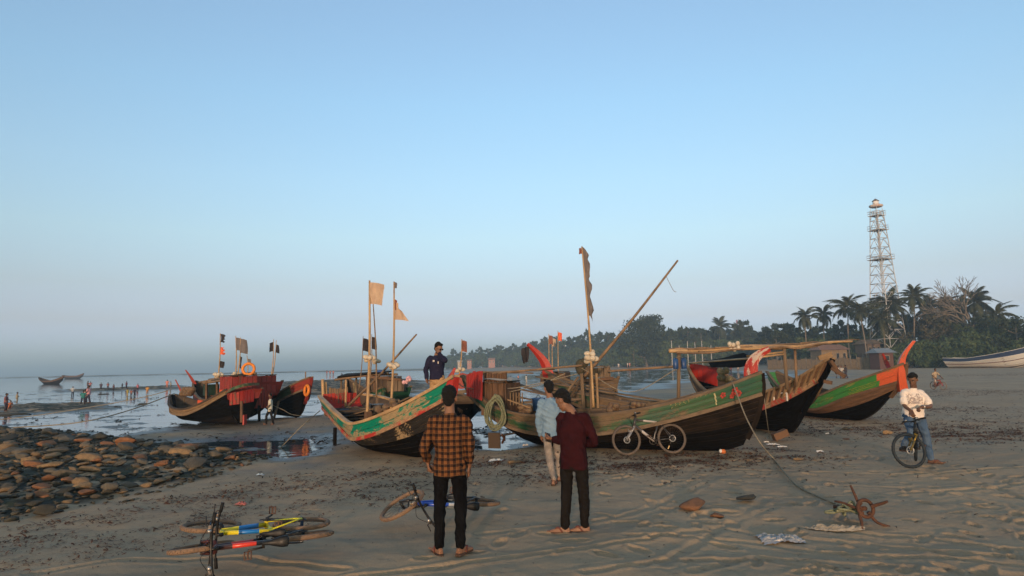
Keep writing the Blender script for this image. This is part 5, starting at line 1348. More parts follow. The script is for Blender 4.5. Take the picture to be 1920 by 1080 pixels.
MB().loft([rg(36.1, .62), rg(36.8, .62)]).build('lantern', plain('lantern_glass', (.70, .72, .74), .2), tw)
MB().loft([rg(36.8, .75), rg(37.0, .6), rg(37.4, .1)]).build('lantern_roof', plain('lantern_dark', (.12, .10, .10), .6), tw)
for j in range(4): MB().tube([(cs[j][0] * hw(H_), cs[j][1] * hw(H_), H_), (cs[j][0] * .75, cs[j][1] * .75, 35.45)], .06, 4).build('strut', STEEL, tw)
m2 = thing('radio_mast', 'small faint red and white lattice mast rising from the far wood', 'mast', (at(1390, 690, 300).x, 300, 0)); h2 = (677 - 600) / 1200 * 300 + 2
for s in range(9):
    z0, z1 = h2 * s / 9, h2 * (s + 1) / 9; mb = MB(); r0, r1 = 2.0 - 1.3 * s / 9, 2.0 - 1.3 * (s + 1) / 9
    for j in range(4):
        a, b_ = Vector((*cs[j], 0)), Vector((*cs[(j + 1) % 4], 0)); mb.tube([a * r0 + Vector((0, 0, z0)), a * r1 + Vector((0, 0, z1))], .13, 4); mb.tube([a * r0 + Vector((0, 0, z0)), b_ * r1 + Vector((0, 0, z1))], .10, 4)
    mb.build('mast_section', plain('mast_red', (.50, .10, .07)) if s % 2 == 0 else plain('mast_white', (.7, .7, .7)), m2)

# ------------------------------------------------------------------ huts, houses and fences
WALLW = plain('white_wall', (.68, .67, .65), .8, (.5, .48, .46), 1.5); ROOFO = plain('rusty_tin_roof', (.27, .14, .085), .7, (.19, .11, .075), 1.5)
DARKG = plain('dark_window', (.02, .025, .03), .2); BAMW = plain('bamboo_mat_wall', (.21, .15, .09), .85, (.14, .10, .06), 3)
def house(name, label, px, py_top, py_bot, wpx, Y, wall, roofm, nwin=3, roof='flat', floors=1, dep=4.0, cat='house', group=None):
    base = at(px, py_bot, Y); w_ = wpx / 1200 * Y; h = (py_bot - py_top) / 1200 * Y; z0 = max(base.z, 0)
    t = thing(name, label, cat, (base.x, Y, 0), 0, group)
    body = h * (.72 if roof != 'flat' else .9)
    mb = MB(); mb.box((0, dep / 2, (z0 + body) / 2), (w_, dep, z0 + body)); mb.build('wall', wall, t)
    if roof == 'gable':
        y0, y1 = -.6, dep + .6; a = w_ / 2 + .5
        vs = [(-a, y0, z0 + body), (a, y0, z0 + body), (a, y1, z0 + body), (-a, y1, z0 + body), (-a * .8, dep / 2, z0 + h), (a * .8, dep / 2, z0 + h)]
        MB().add(vs, [(0, 1, 5, 4), (2, 3, 4, 5), (1, 2, 5), (3, 0, 4), (3, 2, 1, 0)]).build('roof', roofm, t)
    else:
        mb = MB(); mb.box((0, dep / 2, z0 + body + h * .05), (w_ + .5, dep + .5, h * .1)); mb.build('roof', roofm, t)
    for f in range(floors):
        for i in range(nwin):
            x = -w_ / 2 + w_ * (i + .5) / nwin; zz = z0 + body * (f + .55) / floors; ww, hh = w_ / nwin * .45, body / floors * .45
            mb = MB(); mb.box((x, -.02, zz), (ww, .10, hh)); fo = mb.build('window', plain('window_frame', (.26, .22, .18)), t)
            mb = MB(); mb.box((x, -.08, zz), (ww * .82, .04, hh * .82)); mb.build('pane', DARKG, fo)
    return t
house('beach_house', 'white two storey house among the trees above the tall flag pole', 1138, 648, 668, 24, 345, WALLW, WALLW, 4, 'flat', 2)
house('beach_house', 'pale tall building above the trees left of the middle', 1052, 644, 668, 18, 430, WALLW, WALLW, 3, 'flat', 3)
house('beach_hut', 'low hut with a cream roof on the far beach below the huge tree', 1223, 666, 681, 17, 305, plain('red_brown_wall', (.12, .065, .05), .85), plain('cream_roof', (.62, .55, .42), .8), 2, 'gable')
house('beach_hut', 'hut with a long rusty roof behind the bamboo fence', 1566, 646, 682, 48, 134, BAMW, ROOFO, 4, 'gable', 1, 5)
house('wooden_house', 'dark raised wooden house between the palm trunks', 1640, 636, 668, 24, 138, plain('dark_plank_wall', (.13, .095, .07), .8), plain('thatch_roof', (.20, .15, .10), .95), 3, 'gable', 1, 5)
house('beach_hut', 'small hut with a pale blue tarp roof behind the orange prow', 1663, 653, 684, 26, 110, plain('brown_red_wall', (.12, .055, .042), .85), plain('pale_blue_tarp', (.17, .21, .25), .7, (.24, .26, .28), 2), 1, 'gable', 1, 3)
STALL_L = ['pink stall below the far wood, left of the long cream one', 'cream stall second in the far row', 'brown stall with pale roof in the far row', 'long pink stall just left of the red prow horn', 'cream stall seen right behind the red prow horn', 'brown stall right of the red prow horn', 'pink stall near the pole with the rust flag', 'small cream stall leftmost on the far beach', 'brown stall below the pale tall building']
for i, (px, w_, tp) in enumerate(((922, 12, 671), (938, 10, 673), (952, 14, 670), (972, 16, 672), (990, 12, 671), (1010, 14, 673), (880, 8, 674), (862, 8, 676), (1075, 14, 674))):
    house('beach_stall', STALL_L[i], px, tp, 683, w_, 440 + 20 * math.sin(i), [plain('stall_pink', (.42, .22, .17), .8), plain('stall_cream', (.5, .42, .33), .8), plain('stall_brown', (.24, .14, .1), .8)][i % 3], [ROOFO, WALLW, BAMW][i % 3], 2, 'gable', 1, 3, 'stall', 'stalls along the far beach')
# bamboo fence: each panel a part
f0, f1 = at(1440, 690, 138), at(1668, 690, 112); fn = thing('bamboo_fence', 'low tan bamboo mat fence in front of the palms', 'fence', (f0.x, f0.y, 0))
nseg = 22
for i in range(nseg):
    a, b_ = (f1 - f0) * (i / nseg), (f1 - f0) * ((i + 1) / nseg); a.z = b_.z = 0
    mb = MB(); h = 2.05 + .15 * math.sin(i * 1.9); mid = (a + b_) / 2; mb.box((mid.x, mid.y, h / 2), ((b_ - a).length * .985, .06, h + random.uniform(-.1, .1)), Matrix.Rotation(math.atan2(b_.y - a.y, b_.x - a.x), 3, 'Z')); mb.build('fence_panel', BAMW, fn)
    mb = MB(); mb.tube([a + Vector((0, -.08, 0)), a + Vector((0, -.08, 2.5 + random.uniform(-.2, .3)))], .06, 5); mb.build('fence_post', BARK, fn)
# lamp posts and flag poles on the far beach
for i, px in enumerate((893, 901, 908, 916, 927, 938, 949, 962, 975, 1261, 1275, 1291, 1305, 1318, 1335)):
    Y = 540 if px < 1000 else 190; p = at(px, 690, Y); t = thing('lamp_post', 'thin pale post standing along the far beach' if px < 1000 else 'thin pale post before the wood under the bamboo roof frame', 'post', (p.x, Y, 0), 0, 'posts along the far beach' if px < 1000 else 'posts before the wood')
    h = (16 if px < 1000 else 8) * random.uniform(.85, 1.1); MB().tube([(0, 0, -.2), (.05, 0, h)], [.16, .11], 5).build('post', plain('pale_post', (.52, .50, .47), .7), t)
    MB().box((.25, 0, h), (.6, .2, .12)).build('lamp_head', METAL_D, t)
for (px, top, Y, fm, lab) in ((1029, 626, 60, CLOTH_RUST, 'left pole with a small brown flag behind the red prow horn'), (1035, 632, 66, CLOTH_TAN, 'thin middle pole behind the red prow horn'), (1046, 620, 62, CLOTH_ORANGE, 'right pole with a faded orange flag behind the red prow horn')):
    dan_buoy(lab, Vector((at(px, 690, Y).x, Y, 0)), at(px, top, Y), .06, [(.97, .35, .8, fm, dict(amp=.08))], [], BAMBOO, 0, group='flag poles standing beyond the boats')

# ------------------------------------------------------------------ people
SKIN = plain('brown_skin', (.23, .118, .072), .55, (.19, .095, .058), 9, bump=.05)
SKIN_D = plain('dark_brown_skin', (.15, .078, .05), .5, (.12, .062, .04), 9, bump=.05)
HAIR = plain('black_hair', (.004, .0035, .0035), .8, (.007, .006, .006), 60, bump=.7, bdist=.02)
def fabric(name, c, c2=None, scale=5, weave=300, rough=.9):
    k = NT(name); ob = k.coord('Object'); n = k.noise(ob, scale, 4, .6); f = k.noise(ob, weave, 2)
    col = k.mix(k.step(n, .35, .7), c, c2 or tuple(x * .75 for x in c)); col = k.mix(k.rng(f, .3, .7, 0, .25), col, tuple(x * .5 for x in c))
    k.set(color=col, rough=rough, spec=.06, bump=k.math('ADD', k.math('MULTIPLY', n, 3.0), k.math('MULTIPLY', f, .12)), bstr=.5, bdist=.02)
    return k.m
def plaid_cloth():
    k = NT('plaid_cloth'); ob = k.coord('Object'); s = k.n('ShaderNodeSeparateXYZ'); wob = k.noise(ob, 5, 2)
    k.l(ob, s.inputs[0]); P = .062
    def band(a, off, w_):
        t = k.math('FRACT', k.math('ADD', k.math('DIVIDE', k.math('ADD', a, k.math('MULTIPLY', wob, .02)), P), off))
        return k.math('LESS_THAN', t, w_)
    bx, bz = band(s.outputs[0], 10.1, .5), band(s.outputs[2], 10.3, .5)
    sm = k.math('MULTIPLY', k.math('ADD', bx, bz), .5)
    col = k.ramp(sm, [(0, (.200, .078, .027)), (.5, (.064, .026, .013)), (1.0, (.010, .007, .008))])
    thin = k.math('MAXIMUM', band(s.outputs[0], 10.62, .07), band(s.outputs[2], 10.83, .07))
    col = k.mix(k.math('MULTIPLY', thin, .35), col, (.30, .16, .07))
    f = k.noise(ob, 300, 2); col = k.mix(k.rng(f, .3, .7, 0, .3), col, (.03, .02, .015))
    k.set(color=col, rough=.9, spec=.12, bump=k.math('ADD', k.math('MULTIPLY', k.noise(ob, 7, 3), 3.0), f), bstr=.5, bdist=.015)
    return k.m
def tee_cloth():
    k = NT('white_tee_cloth'); ob = k.coord('Object'); s = k.n('ShaderNodeSeparateXYZ'); k.l(ob, s.inputs[0])
    pr = k.math('MULTIPLY', k.math('MULTIPLY', k.math('GREATER_THAN', s.outputs[2], 1.09), k.math('LESS_THAN', s.outputs[2], 1.27)), k.math('MULTIPLY', k.math('GREATER_THAN', s.outputs[0], -.20), k.math('LESS_THAN', s.outputs[0], .14)))
    pr = k.math('MULTIPLY', pr, k.math('LESS_THAN', s.outputs[1], 0.02))
    ink = k.math('MULTIPLY', pr, k.step(k.math('ADD', k.noise(ob, 16, 5, .7, 1.6), k.math('MULTIPLY', k.noise(ob, 6, 2), .35)), .62, .70))
    col = k.mix(k.math('MULTIPLY', ink, .75), (.70, .62, .56), (.16, .13, .14))
    k.set(color=col, rough=.9, spec=.12, bump=k.noise(ob, 7, 4), bstr=.6, bdist=.03); return k.m
def ripped(name, c, c2):
    k = NT(name); ob = k.coord('Object'); n = k.noise(ob, 7, 4, .65)
    col = k.mix(k.step(n, .42, .6), c, c2); col = k.mix(k.step(k.noise(ob, 14, 3), .66, .70), col, (.05, .035, .03))
    k.set(color=col, rough=.9, spec=.12, bump=k.noise(ob, 40, 3), bstr=.4); return k.m
DENIM = fabric('blue_denim', (.055, .10, .18), (.10, .15, .225), 6)
BLACKC = fabric('black_trouser_cloth', (.004, .004, .005), (.007, .007, .008), 6)
SOLE = plain('sandal_sole', (.05, .03, .022), .8, (.09, .05, .035), 20)

def remeshed(name, mb, mats, voxel, smooth=4, fold=0.0, seed=0, parent=None, foldfreq=9.0, extra=None):
    me0 = mb.mesh('tmp', []); o = bpy.data.objects.new('tmp', me0); C.objects.link(o)
    r = o.modifiers.new('r', 'REMESH'); r.mode = 'VOXEL'; r.voxel_size = voxel; r.use_smooth_shade = True
    s = o.modifiers.new('s', 'SMOOTH'); s.factor = .5; s.iterations = smooth
    dg = bpy.context.evaluated_depsgraph_get(); me = bpy.data.meshes.new_from_object(o.evaluated_get(dg))
    bpy.data.objects.remove(o); bpy.data.meshes.remove(me0)
    me.name = name; me.materials.clear(); me.materials.append(mats)
    if fold:
        n = len(me.vertices); co = np.empty(n * 3, np.float32); me.vertices.foreach_get('co', co); co = co.reshape(-1, 3)
        no = np.empty(n * 3, np.float32); me.vertices.foreach_get('normal', no); no = no.reshape(-1, 3)
        a = np.abs(noise2(co[:, 2] * foldfreq + co[:, 0] * 5 + seed, co[:, 0] * 4.5 + co[:, 1] * 5.5 + seed * 3.1)) - .28
        b_ = noise2(co[:, 2] * 4 + seed + 9, (co[:, 0] - co[:, 1]) * 6 + seed) * .8
        co += no * ((-a * 1.3 + b_ * .5) * fold)[:, None]
        me.vertices.foreach_set('co', co.ravel().astype(np.float32)); me.update()
    return link(name, me, parent)
def V3(*a): return Vector(a)
def ell(c, R, F, a, b, n=16, p=2.3):    # ring of a torso or head: half widths along right and forward
    out = []
    for i in range(n):
        t = 2 * PI * i / n; x, y = math.cos(t), math.sin(t)
        out.append(Vector(c) + R * (a * math.copysign(abs(x) ** (2 / p), x)) + F * (b * math.copysign(abs(y) ** (2 / p), y)))
    return out
def limb(mb, pts, rs, n=10):
    P = path_curve(pts, 4 * (len(pts) - 1)); k = len(P); m = len(rs) - 1
    R = []
    for i in range(k):
        t = i / (k - 1) * m; j = min(int(t), m - 1); R.append(rs[j] + (rs[j + 1] - rs[j]) * (t - j))
    mb.tube(P, R, n); mb.ball(P[0], R[0], 0, n, 6); mb.ball(P[-1], R[-1], 0, n, 6)
def hand(mb, wr, d, palm_n, side, curl=.5, s=1.0):
    """palm with five separate bent fingers; d along the hand, palm_n out of the palm, side +1: thumb lies along d x n"""
    d = Vector(d).normalized(); pn = (Vector(palm_n) - d * Vector(palm_n).dot(d)).normalized(); w_ = d.cross(pn) * side
    c = Vector(wr) + d * .045 * s
    R = Matrix((w_, d, pn)).transposed(); mb.box(c + d * .005, (.076 * s, .095 * s, .028 * s), R)
    for i in range(4):
        b0 = Vector(wr) + d * .088 * s + w_ * (.028 - .019 * i) * s; ln = (.068, .078, .072, .055)[i] * s; p = [b0]; a = 0; dd = d
        for j, f in enumerate((.45, .32, .25)):
            a += curl * (.7, .9, .6)[j]; dd = d * math.cos(a) + pn * math.sin(a); p.append(p[-1] + dd * ln * f)
        mb.tube(p, [.0092 * s, .0086 * s, .008 * s, .007 * s], 7); mb.ball(p[-1], .0072 * s, 0, 6, 4)
    b0 = Vector(wr) + d * .025 * s + w_ * .034 * s
    p = [b0, b0 + (d * .5 + w_ * .75 + pn * .35).normalized() * .036 * s, b0 + (d * .8 + w_ * .62 + pn * .5).normalized() * .066 * s]
    mb.tube(p, [.0125 * s, .0105 * s, .0085 * s], 7); mb.ball(p[-1], .0088 * s, 0, 6, 4)
def head_mesh(mb, c, F, U, s=1.0):      # F: where the face looks, U: up through the crown; c: middle of the head
    F = Vector(F).normalized(); U = (Vector(U) - F * Vector(U).dot(F)).normalized(); R = F.cross(U)
    M_ = Matrix((R, F, U)).transposed(); c = Vector(c)
    mb.ball(c + U * .025 * s, (.074 * s, .094 * s, .095 * s), 0, 16, 12, M_)
    mb.ball(c - U * .045 * s + F * .018 * s, (.060 * s, .072 * s, .072 * s), 0, 14, 10, M_)
    mb.ball(c - U * .092 * s + F * .056 * s, (.030 * s, .026 * s, .022 * s), 0, 10, 7, M_)            # chin
    mb.loft([[c + F * .084 * s + U * .022 * s + R * .008 * s, c + F * .088 * s + U * .026 * s, c + F * .084 * s + U * .022 * s - R * .008 * s, c + F * .07 * s + U * .02 * s],
             [c + F * .088 * s - U * .026 * s + R * .020 * s, c + F * .115 * s - U * .024 * s, c + F * .088 * s - U * .026 * s - R * .020 * s, c + F * .07 * s - U * .036 * s]])   # nose
    mb.ball(c + F * .088 * s - U * .056 * s, (.024 * s, .010 * s, .010 * s), 0, 10, 6, M_)             # lips
    mb.ball(c + F * .080 * s + U * .028 * s, (.050 * s, .012 * s, .010 * s), 0, 10, 6, M_)             # brow
    for q in (-1, 1): mb.ball(c + R * .077 * s * q - F * .004 * s - U * .004 * s, (.012 * s, .022 * s, .034 * s), 0, 8, 6, M_)
    return R, F, U
def face_bits(root, c, R, F, U, s=1.0, eyes=True, beard=False):
    c = Vector(c); M_ = Matrix((R, F, U)).transposed()
    if eyes:
        mb = MB(); mw = MB()
        for q in (-1, 1):
            mw.ball(c + R * .032 * q * s + F * .080 * s + U * .008 * s, (.013 * s, .008 * s, .007 * s), 0, 8, 6, M_)
            mb.ball(c + R * .032 * q * s + F * .0865 * s + U * .008 * s, (.006 * s, .003 * s, .006 * s), 0, 7, 5, M_)
            mb.box(c + R * .033 * q * s + F * .092 * s + U * .031 * s, (.036 * s, .008 * s, .008 * s), M_)
        mw.build('eyes', plain('eye_white', (.5, .46, .42), .3), root); mb.build('brows_and_pupils', HAIR, root)
    mb = MB(); mb.ball(c + F * .091 * s - U * .056 * s, (.021 * s, .009 * s, .006 * s), 0, 10, 6, M_); mb.build('lips', plain('lip_brown', (.15, .06, .05), .5), root)
    if beard:
        mb = MB(); mb.ball(c + F * .086 * s - U * .044 * s, (.026 * s, .010 * s, .006 * s), 0, 10, 6, M_)
        mb.ball(c + F * .03 * s - U * .078 * s, (.062 * s, .062 * s, .036 * s), 0, 12, 8, M_); mb.build('beard', plain('short_beard', (.03, .02, .016), .8), root)
def hair_cap(root, c, R, F, U, s=1.0, length=.0, seed=1, top=.0):
    c = Vector(c); mb = MB(); M_ = Matrix((R, F, U)).transposed()
    mb.ball(c + U * (.045 + top * .5) * s - F * .020 * s, (.080 * s, .090 * s, (.083 + top) * s), 0, 18, 12, M_)
    mb.ball(c + U * .008 * s - F * .048 * s, (.068 * s, .058 * s, (.078 + length) * s), 0, 16, 10, M_)
    mb.ball(c + U * (.085 + top) * s + F * .035 * s, (.066 * s, .055 * s, .038 * s), 0, 14, 8, M_)
    q = random.Random(seed)
    for i in range(60):
        a = q.uniform(0, 2 * PI); e = q.uniform(.1, 1.35); d = R * math.cos(a) * math.cos(e) - F * (math.sin(a) * math.cos(e)) + U * math.sin(e)
        if d.dot(F) > .5 and d.dot(U) < .55: continue
        mb.ball(c + U * .035 * s - F * .018 * s + Vector((d.x, d.y, d.z)) * (.078 + top * max(0, d.dot(U))) * s, q.uniform(.009, .018) * s, 0, 6, 5)
    return remeshed('hair', mb, HAIR, .007 * s, 1, .009, seed, root, 60)
def flipflop(root, heel, toe, w_=.088, strap=None):
    h, t = Vector(heel), Vector(toe); d = (t - h); d.z = 0; L_ = d.length; d.normalize(); n = Vector((-d.y, d.x, 0)); prof = ((0, .30), (.06, .42), (.25, .40), (.5, .40), (.75, .50), (.92, .42), (1, .22))
    lo = [h + d * L_ * a + n * w_ * b_ for a, b_ in prof] + [h + d * L_ * a - n * w_ * b_ for a, b_ in prof[::-1]]
    z0 = min(h.z, t.z); lo = [Vector((p.x, p.y, z0)) for p in lo]; hi = [p + Vector((0, 0, .020)) for p in lo]
    o = MB().loft([lo, hi], smooth=False).build('sandal', SOLE, root)
    mb = MB(); p0 = h + d * L_ * .74; p0.z = z0 + .055
    for q in (-1, 1): e = h + d * L_ * .42 + n * w_ * .45 * q; e.z = z0 + .02; mb.tube(path_curve([p0, p0.lerp(e, .5) + Vector((0, 0, .03)), e], 6), .009, 6)
    mb.build('strap', strap or plain('sandal_strap', (.16, .05, .035), .6), o)
def foot(mb, an, d, z=.0, s=1.0):
    an = Vector(an); d = Vector(d); d.z = 0; d.normalize(); n = Vector((-d.y, d.x, 0))
    rings = []
    for a, w_, hh in ((-.055, .026, .05), (-.02, .034, .075), (.05, .038, .062), (.12, .044, .042), (.165, .042, .030), (.19, .030, .022)):
        c = Vector((an.x, an.y, z)) + d * a * s
        rings.append([c + n * w_ * s, c + n * w_ * .6 * s + V3(0, 0, hh * s), c - n * w_ * .6 * s + V3(0, 0, hh * s), c - n * w_ * s, c - n * w_ * .8 * s + V3(0, 0, .004), c + n * w_ * .8 * s + V3(0, 0, .004)])
    mb.loft(rings)
    for i in range(5):
        p = Vector((an.x, an.y, z + .014)) + d * (.185 - .008 * i) * s + n * (.034 - .0165 * i) * s; mb.tube([p, p + d * (.032 - .003 * i) * s], .0095 * s if i else .0125 * s, 6)

def person(label, origin, J, looks, shirt, trousers, sleeve=1.0, skin=None, group=None, heavy=1.0, hair=(0, 0), voxel=.0065, tuck=.02, hands=None, feet=None, collar=True, shirt_bottom=None, legw=1.0, cat='person', face=False, beard=False, foldt=.012, barefeet=True):
    """J: joints in metres from the origin (x to the right of the picture, y away from the camera, z up)"""
    skin = skin or SKIN
    t = thing('person', label, cat, origin, 0, group); J = {k_: Vector(v) for k_, v in J.items()}
    Rv = (J['Rsh'] - J['Lsh']); Rv.z = 0; Rv.normalize(); Fv = Vector((0, 0, 1)).cross(Rv)      # L/R as seen from behind: facing = up x right
    if J.get('front'): pass
    sh = (J['Rsh'] - J['Lsh']).length; hipc = (J['Lhip'] + J['Rhip']) / 2; shc = (J['Lsh'] + J['Rsh']) / 2; neck = J['neck']
    def torso(mb, g, z_lo=None, top=True):
        up = shc - hipc; ks = (-.10, .05, .25, .5, .72, .88, .97, 1.05) if z_lo is None else [z_lo + (1.05 - z_lo) * i / 8 for i in range(9)]
        wa = curve([(-.4, .165), (-.1, .168), (.05, .165), (.3, .150), (.55, .165), (.8, .178), (.90, .150), (1.05, .075)]); wb = curve([(-.4, .105), (-.1, .112), (.1, .115), (.35, .108), (.65, .118), (.85, .108), (1.05, .06)])
        f = sh / .36
        mb.loft([ell(hipc + up * k_, Rv, Fv, (wa(k_) * f * (1 + (heavy - 1) * 1.0) + g), (wb(k_) * (heavy ** 1.6) + g)) for k_ in ks])
    # --- the body, one skin
    mb = MB(); torso(mb, -.035)
    limb(mb, [shc + (neck - shc) * .2, neck, J['head'] - V3(0, 0, .03) + (neck - J['head']) * .25], [.07, .056, .055])
    R_, F_, U_ = head_mesh(mb, J['head'], looks[0], looks[1])
    for s_, nm in ((-1, 'L'), (1, 'R')):
        limb(mb, [J[nm + 'sh'], J[nm + 'el'], J[nm + 'wr']], [.036 * heavy, .034 * heavy, .034, .027])
        limb(mb, [J[nm + 'hip'], J[nm + 'kn'], J[nm + 'an']], [.058, .042, .042, .034])
        hd = (hands or {}).get(nm)
        dv = (J[nm + 'wr'] - J[nm + 'el']).normalized()
        if hd: hand(mb, J[nm + 'wr'], hd[0] or dv, hd[1], hd[2], hd[3])
        else: hand(mb, J[nm + 'wr'], dv, Fv * .3 - Rv * s_, -s_ , .45)
        fd = (feet or {}).get(nm)
        if fd is not False: foot(mb, J[nm + 'an'], fd if fd else Fv + Rv * .35 * s_, max(0.012, J[nm + 'an'].z - .075))
    remeshed('body', mb, skin, voxel, 3, 0, 0, t)
    # --- shirt
    mb = MB(); zl = -.12 if shirt_bottom is None else shirt_bottom
    torso(mb, .012 + tuck * .3, zl)
    if collar:
        mb.loft([ell(shc.lerp(neck, a), Rv, Fv, b_, c_, 14, 2) for a, b_, c_ in ((.0, .10, .09), (.45, .078, .074), (.85, .066, .066))])
    for nm in ('L', 'R'):
        a, b_, c_ = J[nm + 'sh'], J[nm + 'el'], J[nm + 'wr']; inn = shc.lerp(a, .55) - V3(0, 0, .01)
        if sleeve <= .55: e = a.lerp(b_, sleeve / .5); limb(mb, [inn, a, e], [.062 * heavy, .064 * heavy, .066 * heavy])
        else:
            e = b_.lerp(c_, (sleeve - .5) / .5); limb(mb, [inn, a, a.lerp(b_, .5), b_, b_.lerp(e, .6), e], [.056 * heavy, .058 * heavy, .058, .055, .052, .044 if sleeve > .9 else .050])
    remeshed('shirt', mb, shirt, .0085, 3, foldt * 1.5, len(label), t)
    # --- trousers
    mb = MB(); up = (shc - hipc).normalized()
    mb.loft([ell(hipc + up * k_, Rv, Fv, w_ * sh / .36 * heavy ** .6, d_ * heavy ** 1.2, 16, 2.2) for k_, w_, d_ in ((.10, .150, .108), (.0, .162, .118), (-.08, .168, .122), (-.12, .14, .10))])
    for nm in ('L', 'R'):
        a, b_, c_ = J[nm + 'hip'], J[nm + 'kn'], J[nm + 'an']
        limb(mb, [a + V3(0, 0, .02), a.lerp(b_, .5), b_, b_.lerp(c_, .5), c_ + V3(0, 0, .015)], [.088 * legw, .080 * legw, .066 * legw, .060 * legw, .053 * legw])
    remeshed('trousers', mb, trousers, .0085, 3, .015, len(label) + 5, t, 8)
    hair_cap(t, J['head'], R_, F_, U_, 1.0, hair[0], len(label), hair[1])
    if face: face_bits(t, J['head'], R_, F_, U_, 1.0, face != 'glasses', beard)
    return t, (R_, F_, U_)
def std(z): return z

# the man in the plaid shirt
o_ = gnd(845, 1038); o_.z = beach_z(o_.x, o_.y) + .004
J = dict(Lsh=(-.170, .0, 1.36), Rsh=(.170, .0, 1.36), neck=(.0, .015, 1.455), head=(-.005, .035, 1.595), Lel=(-.265, -.03, 1.075), Lwr=(-.245, .10, .925), Rel=(.215, -.01, 1.08), Rwr=(.195, .10, .865),
         Lhip=(-.085, 0, .90), Rhip=(.085, 0, .90), Lkn=(-.11, .02, .49), Rkn=(.105, .02, .49), Lan=(-.115, -.01, .085), Ran=(.105, -.01, .085))
pm, _ = person('man in an orange and black plaid shirt seen from behind', o_, J, ((.05, 1, -.1), (0, 0, 1)), plaid_cloth(), BLACKC, .80, hair=(.02, .012),
    hands={'L': ((.12, .35, -.8), (.8, 0, 0), 1, .8), 'R': ((-.05, .25, -1), (-1, .2, 0), -1, .45)}, feet={'L': (-.42, .8, 0), 'R': (.5, .8, 0)}, shirt_bottom=-.22, foldt=.013)
flipflop(pm, (-.095, -.085, .0), (-.20, .17, .0)); flipflop(pm, (.075, -.085, .0), (.205, .155, .0))
w_ = thing('wallet', 'dark brown wallet held in the plaid man left hand', 'wallet', o_ + V3(-.215, .14, .85)); MB().box((0, 0, 0), (.085, .03, .075), Matrix.Rotation(.2, 3, 'Y')).build('wallet_body', plain('dark_leather', (.06, .03, .02), .6), w_)
# the man in maroon
o_ = gnd(1078, 991); o_.z = beach_z(o_.x, o_.y) + .004
J = dict(Lsh=(-.125, .10, 1.335), Rsh=(.155, -.06, 1.345), neck=(-.005, .03, 1.425), head=(-.085, .085, 1.535), Lel=(-.115, .20, 1.06), Lwr=(-.195, .36, 1.045), Rel=(.265, -.02, 1.055), Rwr=(.16, .20, 1.0),
         Lhip=(-.07, .04, .84), Rhip=(.085, -.04, .84), Lkn=(-.085, .05, .46), Rkn=(.115, .0, .46), Lan=(-.115, .0, .08), Ran=(.125, .03, .08))
mm, _ = person('man in a maroon sweater looking down at something in his hands', o_, J, ((-.75, .45, -.55), (-.25, .3, 1)), fabric('maroon_knit', (.034, .0075, .010), (.026, .006, .008), 6), fabric('charcoal_trousers', (.010, .0085, .008), (.014, .012, .011)), 1.0, hair=(.0, .022),
    hands={'L': ((-.8, .45, .1), (0, .3, 1), -1, .8), 'R': ((-.7, .7, 0), (-.4, 0, 1), 1, .8)}, feet={'L': (-.92, .15, 0), 'R': (-.95, .1, 0)}, shirt_bottom=-.20, foldt=.010)
flipflop(mm, (-.035, -.02, 0), (-.30, .02, 0)); flipflop(mm, (.20, .02, 0), (-.06, .05, 0))
ph = thing('phone', 'dark phone held up by the man in maroon', 'phone', o_ + V3(-.27, .42, 1.065)); MB().box((0, 0, 0), (.075, .010, .15), Matrix.Rotation(-.9, 3, 'X') @ Matrix.Rotation(.4, 3, 'Z')).build('phone_body', METAL_D, ph)
# the man in the light blue shirt
o_ = gnd(1036, 905); o_.z = beach_z(o_.x, o_.y) + .004
J = dict(Lsh=(-.155, .02, 1.335), Rsh=(.155, -.02, 1.335), neck=(-.01, .01, 1.42), head=(-.02, .045, 1.555), Lel=(-.205, -.02, 1.06), Lwr=(-.175, .05, .81), Rel=(.215, .0, 1.06), Rwr=(.20, .12, .83),
         Lhip=(-.08, 0, .86), Rhip=(.08, 0, .86), Lkn=(-.045, .06, .47), Rkn=(.115, .16, .48), Lan=(.015, -.06, .09), Ran=(.13, .30, .09))
bm, _ = person('man in a light blue shirt walking away towards the boats', o_, J, ((-.35, 1, -.25), (0, .1, 1)), fabric('light_blue_cotton', (.15, .245, .35), (.205, .295, .385), 5), ripped('stained_jeans', (.19, .165, .15), (.28, .24, .21)), 1.0, hair=(.02, .014),
    feet={'L': (.2, 1, 0), 'R': (.2, 1, 0)}, shirt_bottom=-.16, foldt=.014, legw=.92)
flipflop(bm, (.0, -.13, .0), (.06, .14, .0)); flipflop(bm, (.115, .23, .0), (.17, .50, .0))
# the man in navy standing in the teal boat's bow
o_ = at(820, 790, 13.95)
J = dict(Lsh=(-.165, .06, 1.345), Rsh=(.145, -.04, 1.345), neck=(.0, .0, 1.42), head=(.035, -.03, 1.545), Lel=(-.245, .02, 1.10), Lwr=(-.215, -.06, .92), Rel=(.20, -.22, 1.29), Rwr=(.075, -.16, 1.43),
         Lhip=(-.08, .03, .90), Rhip=(.08, -.03, .90), Lkn=(-.09, -.01, .49), Rkn=(.09, -.05, .49), Lan=(-.09, .05, .09), Ran=(.10, .0, .09))
